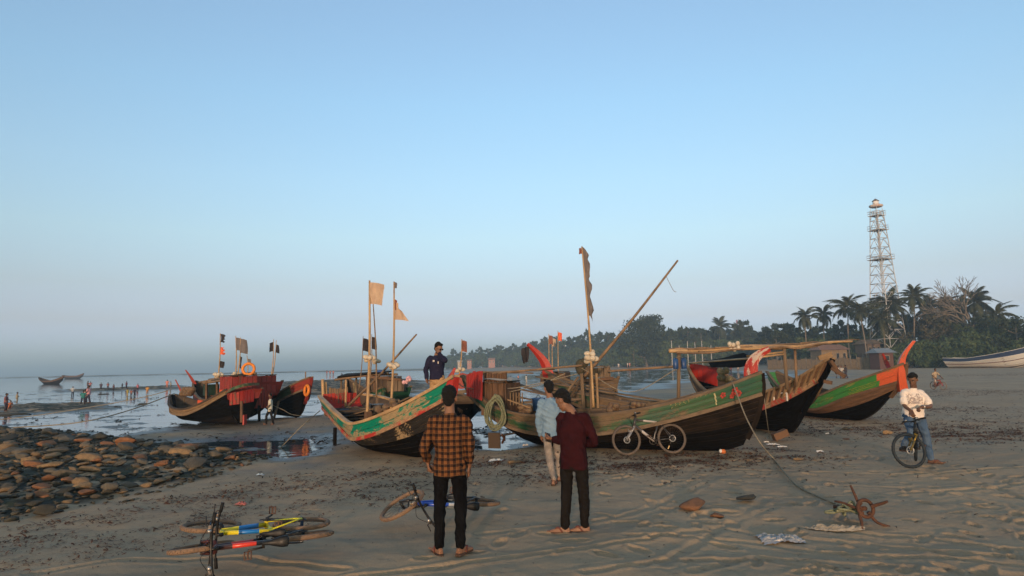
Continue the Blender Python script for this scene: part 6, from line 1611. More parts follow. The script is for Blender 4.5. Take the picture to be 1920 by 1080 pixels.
# faces the camera: his left and right are swapped so that forward points to the camera
J = {({'L': 'R', 'R': 'L'}.get(k_[0], k_[0]) + k_[1:] if k_[0] in 'LR' else k_): v for k_, v in J.items()}
nm_, (R_, F_, U_) = person('man in navy sweater and beige trousers standing in the teal boat with sunglasses', o_, J, ((.78, -.6, -.32), (.12, -.1, 1)), fabric('navy_knit', (.016, .017, .040), (.022, .021, .046), 6), fabric('beige_chino', (.40, .25, .125), (.34, .21, .105), 5), 1.0, hair=(.0, .018), face='glasses', beard=True,
    hands={'L': ((-.35, .05, .9), (-.4, .6, 0), -1, 1.2)}, feet={'L': (.3, -1, 0), 'R': (-.3, -1, 0)}, shirt_bottom=-.02, foldt=.010, legw=1.05)
h = Vector(J['head']); mb = MB(); M_ = Matrix((R_, F_, U_)).transposed()
for q in (-1, 1): mb.ball(h + R_ * .034 * q + F_ * .094 + U_ * .010, (.030, .008, .021), 0, 10, 6, M_); mb.tube([h + R_ * .064 * q + F_ * .088 + U_ * .016, h + R_ * .080 * q + F_ * .0 + U_ * .012], .004, 5)
mb.build('sunglasses', plain('black_lens', (.008, .008, .009), .15), nm_)
mb = MB(); mb.box((-.055, -.145, 1.285), (.04, .012, .04)); mb.box((.045, -.155, 1.25), (.02, .012, .05)); mb.build('chest_badge', plain('badge_white', (.6, .55, .52)), nm_)
# the man in the white tee on the bicycle
o_ = gnd(1722, 870); o_.z = beach_z(o_.x, o_.y)
J = dict(Rsh=(-.165, -.06, 1.295), Lsh=(.205, .06, 1.27), neck=(.025, -.03, 1.385), head=(-.005, -.075, 1.525), Rel=(-.245, -.14, 1.08), Rwr=(-.255, -.34, .985), Lel=(.225, -.16, 1.055), Lwr=(-.065, -.36, 1.045),
         Rhip=(-.10, .02, .87), Lhip=(.12, .04, .86), Rkn=(-.19, -.20, .60), Lkn=(.20, .02, .47), Ran=(-.30, -.12, .34), Lan=(.27, .05, .09))
tm, _ = person('man in a white printed tee shirt and jeans straddling a bicycle', o_, J, ((-.72, -.62, -.42), (-.05, -.1, 1)), tee_cloth(), DENIM, .40, SKIN_D, heavy=1.06, hair=(-.025, .0), face=True,
    hands={'R': ((-.1, -.6, -.75), (.5, 0, -.5), -1, 1.1), 'L': ((-.9, -.35, -.2), (0, -.3, -1), -1, 1.0)}, feet={'R': (-.75, -.65, 0), 'L': (.75, -.65, 0)}, shirt_bottom=-.10, foldt=.012, legw=1.08)
mb = MB(); f0_ = Vector(J['Ran']); d_ = V3(-.75, -.65, 0).normalized(); mb.ball(f0_ + d_ * .06 - V3(0, 0, .04), (.14, .055, .05), 0, 12, 8, Matrix.Rotation(math.atan2(d_.y, d_.x), 3, 'Z')); mb.ball(f0_ - V3(0, 0, .01), (.05, .05, .06), 0, 10, 7); mb.build('shoe', plain('black_shoe', (.015, .014, .014), .5), tm)
flipflop(tm, (.22, .09, .0), (.41, -.075, .0))
MB().ring(Vector(J['Lwr']).lerp(Vector(J['Lel']), .12), .033, .009, Vector(J['Lwr']) - Vector(J['Lel']), 16, 6).build('wrist_watch', plain('steel_watch', (.5, .5, .5), .3, metal=.8), tm)

# small figures further off: one mesh each
def figure(label, px, py, hpx, shirt, trousers, group=None, pose='stand', face=-1, skin=(.17, .09, .06), seed=0, hair_c=(.012, .01, .01), z=None):
    p = gnd(px, py); Y = p.y; h = hpx / 1200 * Y; s = h / 1.68; q = random.Random(seed + int(px)); mb = MB()
    shirt = tuple(min(.75, x * 1.25) for x in shirt); st = q.uniform(.05, .16)
    hipz = .86; bend = 0
    if pose == 'crouch': hipz = .42; bend = .25
    for sd_ in (-1, 1):
        kn = V3(sd_ * .09, -.05 + (sd_ * st if pose == 'walk' else 0) - (.28 if pose == 'crouch' else 0), hipz * .55 if pose != 'crouch' else .48); an = V3(sd_ * (.09 + st * .3), (sd_ * st * 1.4 if pose == 'walk' else 0), .06)
        mb.tube([V3(sd_ * .085, 0, hipz), kn, an], [.095, .07, .055], 7, 1); mb.ball(an + V3(0, -.06, -.01), (.045, .11, .04), 2, 7, 5)
        el = V3(sd_ * .25, -.02 - bend * .5, hipz + .24); wr = V3(sd_ * (.24 if q.random() < .6 else .10), -.16 - bend, hipz + .05 + q.uniform(0, .15))
        mb.tube([V3(sd_ * .17, -bend, hipz + .52), el], [.062, .052], 7, 0); mb.tube([el, wr], [.042, .032], 6, 2); mb.ball(wr, .042, 2, 6, 5)
    R0_, F0_ = V3(1, 0, 0), V3(0, 1, 0)
    mb.loft([ell(V3(0, -bend * k_, hipz + .58 * k_ - .06), R0_, F0_, a, b_, 10) for k_, a, b_ in ((-.12, .17, .12), (.1, .17, .125), (.5, .165, .12), (.85, .185, .115), (1.02, .09, .07))], 0)
    mb.tube([V3(0, -bend, hipz + .5), V3(0, -bend - .02, hipz + .64)], .05, 7, 2)
    c = V3(0, -bend - .03, hipz + .72); mb.ball(c, (.078, .092, .11), 2, 9, 7); mb.ball(c + V3(0, .022, .03), (.084, .088, .098), 3, 9, 7)
    ms = [plain('cloth_%d_%d_%d' % tuple(int(x * 99) for x in shirt), shirt, .9), plain('cloth_%d_%d_%d' % tuple(int(x * 99) for x in trousers), trousers, .9), plain('small_skin_%d' % int(skin[0] * 99), skin, .7), HAIR]
    o = mb.build('person', ms); o.location = (p.x, p.y, SEA_Z - .03 if z == 'water' else max(beach_z(p.x, p.y), SEA_Z - .05)); wd_ = 1.0 if hpx > 40 else 1.3; o.scale = (s * wd_, s * wd_, s); o.rotation_euler = (0, 0, face if face != -1 else q.uniform(-3, 3))
    return tag(o, label, 'person', group)
figure('person in a pale shirt and black trousers beside the dark boats', 506, 796, 57, (.50, .49, .42), (.012, .012, .014), face=-1.2, pose='walk')
BATH = [(10, 770, 33, (.20, .09, .10), (.05, .04, .06), 'dark clothed person standing by the rocks at the left edge'), (16, 768, 22, (.62, .22, .12), (.5, .2, .12), 'crouching person in orange at the left edge', 'crouch'),
        (31, 757, 21, (.28, .25, .18), (.24, .21, .16), 'person in dull tan wading alone near the left edge'), (136, 740, 17, (.6, .6, .6), (.03, .03, .05), 'person in a white top standing alone in the shallows'),
        (155, 759, 25, (.03, .17, .17), (.04, .05, .08), 'person in a teal shirt in the nearest wading group'), (165, 757, 32, (.62, .30, .32), (.04, .04, .07), 'person in a pink top in the nearest wading group'), (159, 752, 24, (.55, .42, .33), (.2, .15, .12), 'person in cream behind the teal shirt'),
        (164, 729, 14, (.10, .07, .08), (.03, .03, .04), 'dark figure farther out behind the wading group'), (169, 729, 13, (.35, .15, .16), (.05, .04, .05), 'reddish figure farther out behind the wading group'),
        (189, 731, 13, (.08, .06, .08), (.03, .03, .04), 'dark figure on the reef, leftmost of the row'), (202, 731, 12, (.30, .14, .13), (.06, .04, .05), 'brown red figure second in the row on the reef'), (213, 732, 13, (.10, .05, .06), (.04, .03, .04), 'dark red figure third in the row on the reef'),
        (229, 729, 10, (.06, .06, .09), (.03, .03, .04), 'small dark figure left of the yellow one'), (237, 728, 13, (.16, .06, .08), (.05, .03, .05), 'dark figure behind the yellow one'), (239, 741, 15, (.52, .42, .12), (.45, .36, .14), 'figure in a yellow dress in the shallows'),
        (246, 741, 13, (.32, .14, .11), (.10, .06, .06), 'brown figure beside the yellow dress'), (252, 741, 15, (.07, .05, .09), (.03, .03, .05), 'dark figure right of the yellow dress'), (258, 731, 13, (.55, .17, .18), (.1, .05, .06), 'figure in red behind the row'),
        (276, 738, 15, (.66, .30, .08), (.6, .3, .15), 'figure in orange standing alone in the shallows'), (313, 728, 15, (.60, .22, .16), (.55, .24, .18), 'figure in coral pink left of the dark boats'), (320, 728, 12, (.4, .36, .30), (.2, .18, .15), 'pale figure close to the dark boats'),
        (613, 703, 9, (.55, .12, .10), (.3, .1, .08), 'leftmost red clothed figure far out behind the teal boat'), (619, 703, 9, (.5, .2, .15), (.25, .1, .1), 'middle red clothed figure far out behind the teal boat'), (625, 703, 9, (.6, .15, .1), (.2, .08, .08), 'right red clothed figure far out behind the teal boat'),
        (641, 708, 9, (.06, .06, .08), (.03, .03, .04), 'dark figure far out left of the tan flag pole'), (958, 717, 14, (.60, .56, .52), (.45, .42, .4), 'figure in white on the flats behind the green boat cabin'), (987, 716, 15, (.65, .60, .55), (.6, .55, .5), 'figure in white on the flats beside the red horn'), (972, 713, 11, (.45, .2, .15), (.1, .06, .05), 'reddish figure between the two in white on the flats'),
        (1160, 691, 9, (.6, .55, .5), (.5, .4, .35), 'left pale figure on the far beach above the water channel'), (1177, 691, 11, (.62, .5, .45), (.35, .2, .16), 'pair partner in pale clothes on the far beach'), (1181, 691, 11, (.45, .2, .17), (.3, .15, .12), 'pair partner in red clothes on the far beach'), (1241, 688, 9, (.6, .55, .5), (.2, .18, .2), 'far figure below the cream roofed hut'),
        (1258, 687, 9, (.5, .5, .5), (.05, .05, .06), 'far figure left of the bamboo frame post'), (1362, 698, 15, (.07, .07, .09), (.03, .03, .04), 'dark figure under the black tarp'), (1371, 698, 14, (.3, .1, .1), (.05, .04, .05), 'dark red figure right under the black tarp'), (1384, 697, 14, (.5, .4, .36), (.2, .16, .15), 'pale figure right of the black tarp'),
        (1573, 709, 23, (.60, .56, .54), (.35, .3, .3), 'left of three walkers, in white, behind the timber bow'), (1579, 710, 24, (.42, .38, .34), (.08, .08, .1), 'middle of three walkers, in grey, behind the timber bow'), (1587, 710, 25, (.03, .03, .04), (.06, .06, .09), 'right of three walkers, in black, behind the timber bow')]
for i, b_ in enumerate(BATH): figure(b_[5][0].upper() * 0 + b_[5], b_[0], b_[1], b_[2], b_[3], b_[4], 'people on the flats and in the shallows', b_[6] if len(b_) > 6 else random.choice(['stand', 'walk', 'stand']), seed=i)

# ------------------------------------------------------------------ bicycles
TYRE_T = plain('dusty_tyre', (.24, .155, .10), .9, (.18, .12, .085), 12, bump=.4); TYRE_B = plain('black_tyre', (.025, .024, .025), .8, (.05, .045, .04), 12, bump=.4)
RIM_B = plain('black_rim', (.02, .02, .022), .4); RIM_BL = plain('blue_rim', (.02, .055, .14), .4); ALU = plain('aluminium', (.45, .44, .43), .35, metal=.7)
GRIP = plain('black_grip', (.012, .012, .012), .7, bump=.5); SADDLE = plain('black_saddle', (.014, .014, .015), .5)
def paint(name, c, rough=.3): return plain(name, c, rough, tuple(x * .85 for x in c), 3, bump=.02)
def painted_bands(name, stops, rough=.3):
    k = NT(name); s = k.n('ShaderNodeSeparateXYZ'); k.l(k.coord('Object'), s.inputs[0]); col = stops[0][1]
    for x0, c in stops[1:]: col = k.mix(k.math('GREATER_THAN', k.math('ADD', s.outputs[0], k.math('MULTIPLY', s.outputs[2], .25)), x0), col, c)
    k.set(color=col, rough=rough, spec=.5); return k.m
def bicycle(label, M, frame_m, fork_m, tyre_m, rim_m, steer=0.0, fork_lower=None, r=.335, group='bicycles on the beach', reflect=True, bar_m=None, spokes=28, sc=1.0, crank_a=.6, cat='bicycle', marks=False):
    root = thing('bicycle', label, cat); root.matrix_world = M
    tr = .029; rw = r - tr
    HT0, HT1 = V3(.855, 0, .665), V3(.815, 0, .80); ax = (HT1 - HT0).normalized()
    S = Matrix.Translation(HT0) @ Matrix.Rotation(steer, 4, ax) @ Matrix.Translation(-HT0)
    def wheel(c, T):
        mb = MB(); mb.ring(c, rw - .012, .013, (0, 1, 0), 36, 6, flat=.8); mb.tube([c + V3(0, -.045, 0), c + V3(0, .045, 0)], .02, 8); mb.v = [tuple(T @ Vector(v)) for v in mb.v]
        wo = mb.build('wheel', rim_m, root)
        if marks:                        # worn print on the tyre's flank
            mb = MB()
            for q_ in (-1, 1):
                for a_ in [2.5 + .085 * i for i in range(9)] + [5.4 + .085 * i for i in range(7)]:
                    mb.ring(c + V3(0, tr * .78 * q_, 0), rw + .004, .007, (0, 1, 0), 2, 4, flat=.4, a0=a_, a1=a_ + .055)
            mb.v = [tuple(T @ Vector(v)) for v in mb.v]; mb.build('tyre_print', plain('tyre_print_blue', (.08, .26, .42), .6), wo)
        mb = MB(); mb.ring(c, rw + .004, tr, (0, 1, 0), 44, 8)
        for i in range(60):
            a = 2 * PI * i / 60; d = V3(math.cos(a), 0, math.sin(a)); mb.box(c + d * (rw + .004 + tr) + V3(0, .007 * (-1) ** i, 0), (.012, .018, .008), Matrix.Rotation(PI / 2 - a, 3, 'Y'))
        mb.v = [tuple(T @ Vector(v)) for v in mb.v]; mb.build('tyre', tyre_m, wo)
        mb = MB()
        for i in range(spokes):
            a = 2 * PI * i / spokes; d = V3(math.cos(a), 0, math.sin(a)); e = V3(math.cos(a + .35 * (-1) ** (i // 2)), 0, math.sin(a + .35 * (-1) ** (i // 2))); mb.tube([c + e * .018 + V3(0, .03 * (-1) ** i, 0), c + d * (rw - .02)], .0016, 3)
        mb.v = [tuple(T @ Vector(v)) for v in mb.v]; mb.build('spokes', METAL_D, wo)
        mb = MB(); mb.ring(c + V3(0, .05, 0), .068, .013, (0, 1, 0), 24, 4, flat=.12)
        for i in range(5): a = i * 1.2566; mb.tube([c + V3(0, .05, 0), c + V3(math.cos(a) * .06, .05, math.sin(a) * .06)], .004, 4)
        mb.v = [tuple(T @ Vector(v)) for v in mb.v]; mb.build('brake_disc', ALU, wo)
        if reflect:
            a = 2.2 if c.x > .5 else -1.1; d = V3(math.cos(a), 0, math.sin(a)); mb = MB(); mb.box(c + d * (rw - .09) + V3(0, 0, 0), (.08, .012, .022), Matrix.Rotation(PI / 2 - a + PI / 2, 3, 'Y')); mb.v = [tuple(T @ Vector(v)) for v in mb.v]
            mb.build('reflector', plain('reflector_amber', (.75, .5, .22), .3), wo)
    I = Matrix.Identity(4); rh, fh, BB = V3(0, 0, r), V3(1.07, 0, r), V3(.43, 0, r - .03)
    wheel(rh, I); wheel(fh, S)
    st = V3(.265, 0, .74)
    mb = MB(); mb.tube([HT0 - ax * .02, HT1 + ax * .03], .027, 10); mb.tube([st + V3(.005, 0, -.03), HT1 - ax * .015], [.023, .026], 10); mb.tube([BB, BB.lerp(HT0, .5), HT0 + ax * .01], [.029, .032, .032], 10); mb.tube([BB, st + V3(-.008, 0, .03)], .018, 10)
    for q in (-1, 1): mb.tube([BB + V3(-.02, .035 * q, 0), rh + V3(.12, .062 * q, -.005), rh + V3(0, .062 * q, 0)], .011, 8); mb.tube([st + V3(0, .018 * q, -.03), rh + V3(.06, .06 * q, .10), rh + V3(0, .062 * q, 0)], .009, 8)
    mb.tube([BB + V3(0, -.04, 0), BB + V3(0, .04, 0)], .026, 10); mb.build('frame', frame_m, root)
    mb = MB(); cr_ = HT0 - ax * .05
    for q in (-1, 1): mb.tube([cr_ + V3(0, .055 * q, .0), cr_.lerp(fh, .45) + V3(.0, .06 * q, 0)], .016, 9); 
    mb.tube([cr_ + V3(0, -.06, 0), cr_ + V3(0, .06, 0)], .022, 9); mb.tube([cr_, HT0], .02, 9); mb.v = [tuple(S @ Vector(v)) for v in mb.v]; fo = mb.build('fork', fork_m, root)
    mb = MB()
    for q in (-1, 1): mb.tube([cr_.lerp(fh, .4) + V3(0, .06 * q, 0), fh + V3(0, .06 * q, 0)], .020, 9)
    mb.tube(path_curve([cr_.lerp(fh, .45) + V3(0, .06, 0), cr_.lerp(fh, .35) + V3(.07, 0, .05), cr_.lerp(fh, .45) + V3(0, -.06, 0)], 8), .012, 6)
    mb.v = [tuple(S @ Vector(v)) for v in mb.v]; mb.build('fork_legs', fork_lower or fork_m, fo)
    bm_ = bar_m or plain('black_bar', (.014, .014, .015), .4); bc = HT1 + ax * .09 + V3(.06, 0, .0)
    mb = MB(); mb.tube([HT1 + ax * .02, HT1 + ax * .085], .02, 8); mb.tube([HT1 + ax * .07, bc], .017, 8)
    pts = [V3(-.04, -.36, .02), V3(-.01, -.20, .02), V3(0, -.07, 0), V3(0, .07, 0), V3(-.01, .20, .02), V3(-.04, .36, .02)]; pts = [bc + p for p in pts]; mb.tube(path_curve(pts, 20), .0155, 8)
    mb.v = [tuple(S @ Vector(v)) for v in mb.v]; hb = mb.build('handlebar', bm_, root)
    for q in (-1, 1):
        e = bc + V3(-.04, .36 * q, .02); i_ = bc + V3(-.022, .25 * q, .02); mb = MB(); mb.tube([i_, e], .0195, 8); mb.v = [tuple(S @ Vector(v)) for v in mb.v]; mb.build('grip', GRIP, hb)
        mb = MB(); a = bc + V3(0, .215 * q, .015); mb.tube([a, a + V3(.05, .02 * q, -.02), a + V3(.055, .12 * q, -.035)], [.011, .009, .006], 6); mb.box(a, (.045, .04, .03)); mb.v = [tuple(S @ Vector(v)) for v in mb.v]; mb.build('brake_lever', METAL_D, hb)
        mb = MB(); mb.ball(a + V3(.01, -.035 * q, .02), (.024, .024, .018), 0, 10, 7); mb.v = [tuple(S @ Vector(v)) for v in mb.v]; mb.build('shifter', ALU, hb)
    mb = MB(); a = bc + V3(.0, .2, .0)
    for q in (-1, 1): mb.tube(path_curve([S @ (bc + V3(.04, .2 * q, 0)), S @ (bc + V3(.12, .08 * q, -.06)), S @ HT0 + V3(.05, .02 * q, .05), S @ (cr_ + V3(.02, .05 * q, -.1))], 12), .0035, 4)
    mb.build('cables', GRIP, root)
    sp = st + (st - BB).normalized() * .15
    mb = MB(); mb.tube([st, sp], .0145, 8); so = mb.build('seat_post', METAL_D, root)
    rings = [ell(sp + V3(x, 0, z), V3(0, 1, 0), V3(0, 0, 1), w_, h_, 12) for x, z, w_, h_ in ((-.13, .035, .03, .012), (-.115, .035, .055, .024), (-.06, .025, .058, .028), (.0, .018, .045, .027), (.07, .018, .023, .022), (.13, .014, .019, .016), (.142, .012, .01, .008))]
    MB().loft(rings).build('saddle', SADDLE, root)
    mb = MB(); mb.ring(BB + V3(0, -.055, 0), .082, .010, (0, 1, 0), 28, 4, flat=.2)
    for i in range(5): a = i * 1.2566; mb.tube([BB + V3(0, -.055, 0), BB + V3(math.cos(a) * .08, -.055, math.sin(a) * .08)], .006, 4)
    for q in (-1, 1):
        d = V3(math.cos(crank_a), 0, math.sin(crank_a)) * q; mb.tube([BB + V3(0, .075 * q, 0), BB + d * .17 + V3(0, .085 * q, 0)], .012, 7)
    mb.tube([BB + V3(0, -.085, 0), BB + V3(0, .085, 0)], .016, 8)
    cro = mb.build('crankset', METAL_D, root)
    for q in (-1, 1):
        d = V3(math.cos(crank_a), 0, math.sin(crank_a)) * q; c = BB + d * .17 + V3(0, .14 * q, 0); mb = MB()
        for s_ in (-1, 1): mb.box(c + V3(.035 * s_, 0, 0), (.012, .09, .018)); mb.box(c + V3(0, .04 * s_, 0), (.08, .010, .018))
        mb.box(c, (.02, .09, .014)); mb.build('pedal', plain('pedal_brown', (.12, .06, .04), .7), cro)
    mb = MB(); mb.ring(rh + V3(0, -.05, 0), .045, .012, (0, 1, 0), 20, 4, flat=.6)
    for s_ in (-1, 1): mb.tube([rh + V3(0, -.055, .05 * s_), BB + V3(0, -.055, .078 * s_)], .0045, 4)
    mb.tube([rh + V3(.0, -.06, -.03), rh + V3(.03, -.06, -.12)], .012, 6); mb.build('chain', METAL_D, root)
    return root
def frame_from(rear, front, up, r=.335):
    """matrix that puts the rear hub at one point and the front hub on the line to another, its saddle side towards up"""
    rear, front, up = Vector(rear), Vector(front), Vector(up); x = (front - rear).normalized(); z = (up - x * up.dot(x)).normalized(); y = z.cross(x)
    M = Matrix((x, y, z)).transposed().to_4x4(); s = (front - rear).length / 1.07; M = M @ Matrix.Scale(s, 4)
    M.translation = rear - (M.to_3x3() @ V3(0, 0, r)); return M
# leaning on the green boat
f_ = gnd(1176, 856); r_ = gnd(1262, 853); zf, zr = beach_z(f_.x, f_.y), beach_z(r_.x, r_.y)
up = V3(.02, .20, 1).normalized()
bicycle('black and silver mountain bicycle leaning against the green boat', frame_from(V3(r_.x, r_.y, zr) + up * .335, V3(f_.x, f_.y, zf) + up * .335, up), painted_bands('black_silver_frame', [(-1, (.03, .028, .03)), (.50, (.40, .36, .34)), (.82, (.05, .045, .045))]), plain('silver_fork', (.42, .40, .40), .35, metal=.4), plain('tan_black_tyre', (.13, .10, .08), .85, (.09, .075, .065), 10), RIM_B, .05)
# the pile: yellow and blue on top, red below
bicycle('yellow and blue bicycle lying on its side on top of a red one', frame_from(at(566, 982, 6.85), at(396, 987, 6.72), V3(.10, -1, .05)), painted_bands('yellow_blue_frame', [(-1, (.62, .58, .02)), (.48, (.62, .50, .015)), (.60, (.015, .17, .48)), (.83, (.66, .55, .02))]), plain('black_fork', (.015, .015, .016), .35), TYRE_T, RIM_BL, -.03, crank_a=1.4)
bicycle('red and black bicycle lying on its side under the yellow and blue one', frame_from(at(568, 1005, 6.55), at(378, 1026, 6.35), V3(.06, -1, .17)), painted_bands('red_black_frame', [(-1, (.02, .02, .022)), (.62, (.62, .045, .025)), (.86, (.05, .025, .025))]), paint('dark_red_fork', (.06, .02, .02)), TYRE_T, RIM_B, .03, crank_a=.5)
# the blue one behind the man in plaid
bicycle('blue and white bicycle lying flat behind the plaid man legs', frame_from(at(893, 941, 8.45), at(752, 938, 8.20), V3(.05, -1, .10)), painted_bands('blue_white_frame', [(-1, (.03, .03, .035)), (.55, (.55, .55, .55)), (.66, (.02, .07, .42))]), plain('dark_fork', (.03, .03, .032), .35), TYRE_T, RIM_B, .62, crank_a=.9)
# the one the man in white sits on
c_ = gnd(1724, 884); c_.z = beach_z(c_.x, c_.y); q_ = V3(c_.x * (1 + .98 / c_.length) - .02, c_.y * (1 + .98 / c_.length), c_.z)
bicycle('black bicycle with a golden fork under the man in white', frame_from(q_ + V3(0, 0, .335), c_ + V3(-.02, .05, .335), V3(.10, 0, 1)), plain('black_frame', (.016, .018, .02), .3), plain('gold_fork', (.40, .26, .05), .3, metal=.5), plain('blue_black_tyre', (.02, .028, .036), .7), RIM_BL, -1.0, fork_lower=plain('dark_gold', (.13, .10, .03), .4), reflect=False, marks=True)
# and a rider far off
c_ = gnd(1763, 732); Yd = c_.y; s_ = .70
M = Matrix.Translation((c_.x, c_.y + .6, beach_z(c_.x, c_.y))) @ Matrix.Rotation(-PI / 2 + .12, 4, 'Z') @ Matrix.Scale(s_, 4)
bicycle('red bicycle ridden towards the camera on the right', M, paint('red_frame', (.40, .05, .04)), paint('red_fork2', (.40, .05, .04)), TYRE_T, RIM_B, .1, reflect=False, spokes=12)
rd = thing('person', 'rider in a cream shirt coming on a red bicycle at right', 'person', (c_.x, c_.y + .45, beach_z(c_.x, c_.y))); rd.scale = (s_,) * 3
mb = MB(); mb.loft([ell(V3(0, -.22 * k_, .92 + .55 * k_), V3(1, 0, 0), V3(0, 1, 0), a, b_, 12) for k_, a, b_ in ((-.1, .17, .13), (.2, .18, .14), (.6, .18, .13), (.9, .2, .12), (1.05, .09, .07))])
for q in (-1, 1): mb.tube([V3(.19 * q, -.2, 1.42), V3(.30 * q, -.25, 1.2)], [.07, .06], 8)
mb.build('shirt', plain('cream_shirt', (.42, .33, .24), .9), rd)
mb = MB(); mb.tube([V3(0, -.2, 1.4), V3(0, -.25, 1.55)], .055, 8); mb.ball(V3(0, -.27, 1.64), (.08, .095, .115), 0, 12, 9)
for q in (-1, 1): mb.tube([V3(.30 * q, -.25, 1.2), V3(.26 * q, -.62, .98)], [.045, .035], 7); mb.ball(V3(.26 * q, -.64, .97), .05, 0, 8, 6); mb.tube([V3(.15 * q, -.35, .68), V3(.13 * q, -.10, .28 if q < 0 else .42)], [.06, .045], 8); mb.ball(V3(.13 * q, -.18, .26 if q < 0 else .4), (.045, .12, .04), 0, 8, 6)
mb.build('body', SKIN_D, rd)
mb = MB()
for q in (-1, 1): mb.tube([V3(.09 * q, 0, .92), V3(.16 * q, -.38, .78), V3(.15 * q, -.33, .62)], [.1, .09, .075], 9)
mb.build('shorts', plain('pale_shorts', (.40, .33, .30), .9), rd); mb = MB(); mb.ball(V3(0, -.25, 1.68), (.085, .095, .095), 0, 12, 8); mb.build('hair', HAIR, rd)

# ------------------------------------------------------------------ stones on the left
def stone_mat(name, c1, c2, wet=0.0):
    k = NT(name); ob = k.coord('Object'); n = k.noise(ob, 2.3, 5, .6); f = k.noise(ob, 11, 4, .7); g = k.noise(ob, 40, 3, .7)
    r_ = k.rand()
    col = k.mix(k.step(n, .38, .62), c1, c2); col = k.mix(k.rng(f, .35, .75, 0, .6), col, tuple(x * .45 for x in c2)); col = k.mix(k.rng(g, .3, .7, 0, .3), col, tuple(x * 1.25 for x in c1))
    col = k.mix(k.rng(r_, 0, 1, 0, .38), col, (.05, .046, .038))
    k.set(color=col, rough=.88, spec=.25, bump=k.math('ADD', f, k.math('MULTIPLY', g, .4)), bstr=.7, bdist=.03); return k.m
ST_TAN = stone_mat('tan_stone', (.33, .22, .12), (.23, .155, .09)); ST_GREY = stone_mat('grey_stone', (.155, .135, .105), (.10, .088, .07)); ST_DARK = stone_mat('dark_weedy_stone', (.075, .069, .055), (.045, .045, .035)); ST_RUST = stone_mat('rusty_stone', (.34, .155, .075), (.24, .115, .06))
def stone_mesh(seed, mat, sub=3):
    bm = bmesh.new(); bmesh.ops.create_icosphere(bm, subdivisions=sub, radius=1.0); g = np.random.default_rng(seed)
    co = np.array([v.co[:] for v in bm.verts])
    d = co.copy(); r = np.ones(len(co))
    for i in range(15):                                   # cut by random planes: blocky, worn faces
        n = g.normal(size=3); n /= np.linalg.norm(n); h = g.uniform(.38, .85); t = co @ n; m = t > h; co[m] -= np.outer((t[m] - h) * .86, n)
    sd_ = seed * 3.7
    r = 1 + .12 * fbm(d[:, 0] * 1.6 + sd_, d[:, 1] * 1.6 + d[:, 2] * 1.3, 3) + .05 * fbm(d[:, 0] * 5 + sd_, d[:, 1] * 5 - d[:, 2] * 4, 2)
    co *= r[:, None]; co *= np.array([1.0, g.uniform(.55, .95), g.uniform(.36, .62)])
    for v, c in zip(bm.verts, co): v.co = c
    me = bpy.data.meshes.new('stone'); bm.to_mesh(me); bm.free(); me.materials.append(mat); me.polygons.foreach_set('use_smooth', [True] * len(me.polygons)); me.update()
    return me
SM = [[stone_mesh(10 * j + i, m) for i in range(4)] for j, m in enumerate((ST_TAN, ST_GREY, ST_DARK, ST_RUST))]
SLAB = [('tan stone in the bank of stones on the left', 'tan stones of the bank on the left'), ('grey stone in the bank of stones on the left', 'grey stones of the bank on the left'),
        ('dark weedy stone in the bank of stones on the left', 'dark weedy stones of the bank on the left'), ('rust coloured stone in the bank of stones on the left', 'rusty stones of the bank on the left')]
def stone(p, s, ki, label=None, group=None, q=random, flat=1.0):
    o = link('stone', SM[ki][q.randrange(4)]); o.location = p; o.scale = (s, s * q.uniform(.8, 1.1), s * flat)
    o.rotation_euler = (q.uniform(-.25, .25), q.uniform(-.25, .25), q.uniform(0, 6.28)) if not label else (q.uniform(-.1, .1), q.uniform(-.1, .1), q.uniform(-.4, .4))
    return tag(o, label or SLAB[ki][0], 'stone', group if label else SLAB[ki][1])
q = random.Random(12)
xs_ = [p.x for p in ROCKS]; ys_ = [p.y for p in ROCKS]
put = []
tries = 0
while len(put) < 285 and tries < 60000:
    tries += 1
    px, py = q.uniform(-30, 520), q.uniform(800, 990); p = gnd(px, py)
    sd_ = float(poly_sd(ROCKS, np.array([p.x]), np.array([p.y]))[0])
    if sd_ < -.05: continue
    edge = min(1, max(0, sd_) / .8 + .25); s = (q.choice((.09, .11, .13, .16, .19, .25)) * q.uniform(.85, 1.2) * edge) * (.62 + .045 * p.y)
    if any((p.x - a) ** 2 + (p.y - b) ** 2 < ((s + c) * .58) ** 2 for a, b, c in put): continue
    put.append((p.x, p.y, s))
for (x, y, s) in put:
    far = y > 17.5 or x > -5.2
    ki = q.choices((0, 1, 2, 3), (.44, .28, .20, .08) if not far else (.22, .30, .46, .02))[0]
    stone((x, y, beach_z(x, y) + s * .22), s, ki, q=q, flat=q.uniform(.55, .85))
for (px, py, s, ki, fl, lab) in ((52, 886, .215, 0, 1.25, 'roundest pale tan boulder in front on the bank of stones'), (80, 929, .20, 3, .9, 'squarish orange stone at the front edge of the bank'), (80, 963, .23, 2, .75, 'flat dark stone lying apart on the sand at the left'),
                                (340, 866, .26, 0, .8, 'long pale pitted stone in the middle of the bank'), (180, 882, .17, 3, 1.0, 'reddish round stone in the middle of the bank'), (205, 925, .21, 1, .95, 'grey rounded block at the near end of the bank'), (432, 868, .15, 3, 1.1, 'reddish stone at the seaward tip of the bank'), (408, 866, .19, 1, .9, 'grey stone beside the reddish one at the tip of the bank'),
                                (155, 918, .18, 0, 1.0, 'tan stone next to the grey rounded block'), (128, 915, .15, 3, 1.0, 'rust red upright stone near the front of the bank')):
    p = gnd(px, py); z = beach_z(p.x, p.y); stone((p.x, p.y, z + s * .3), s, ki, lab, 'single stones of note', q, fl)
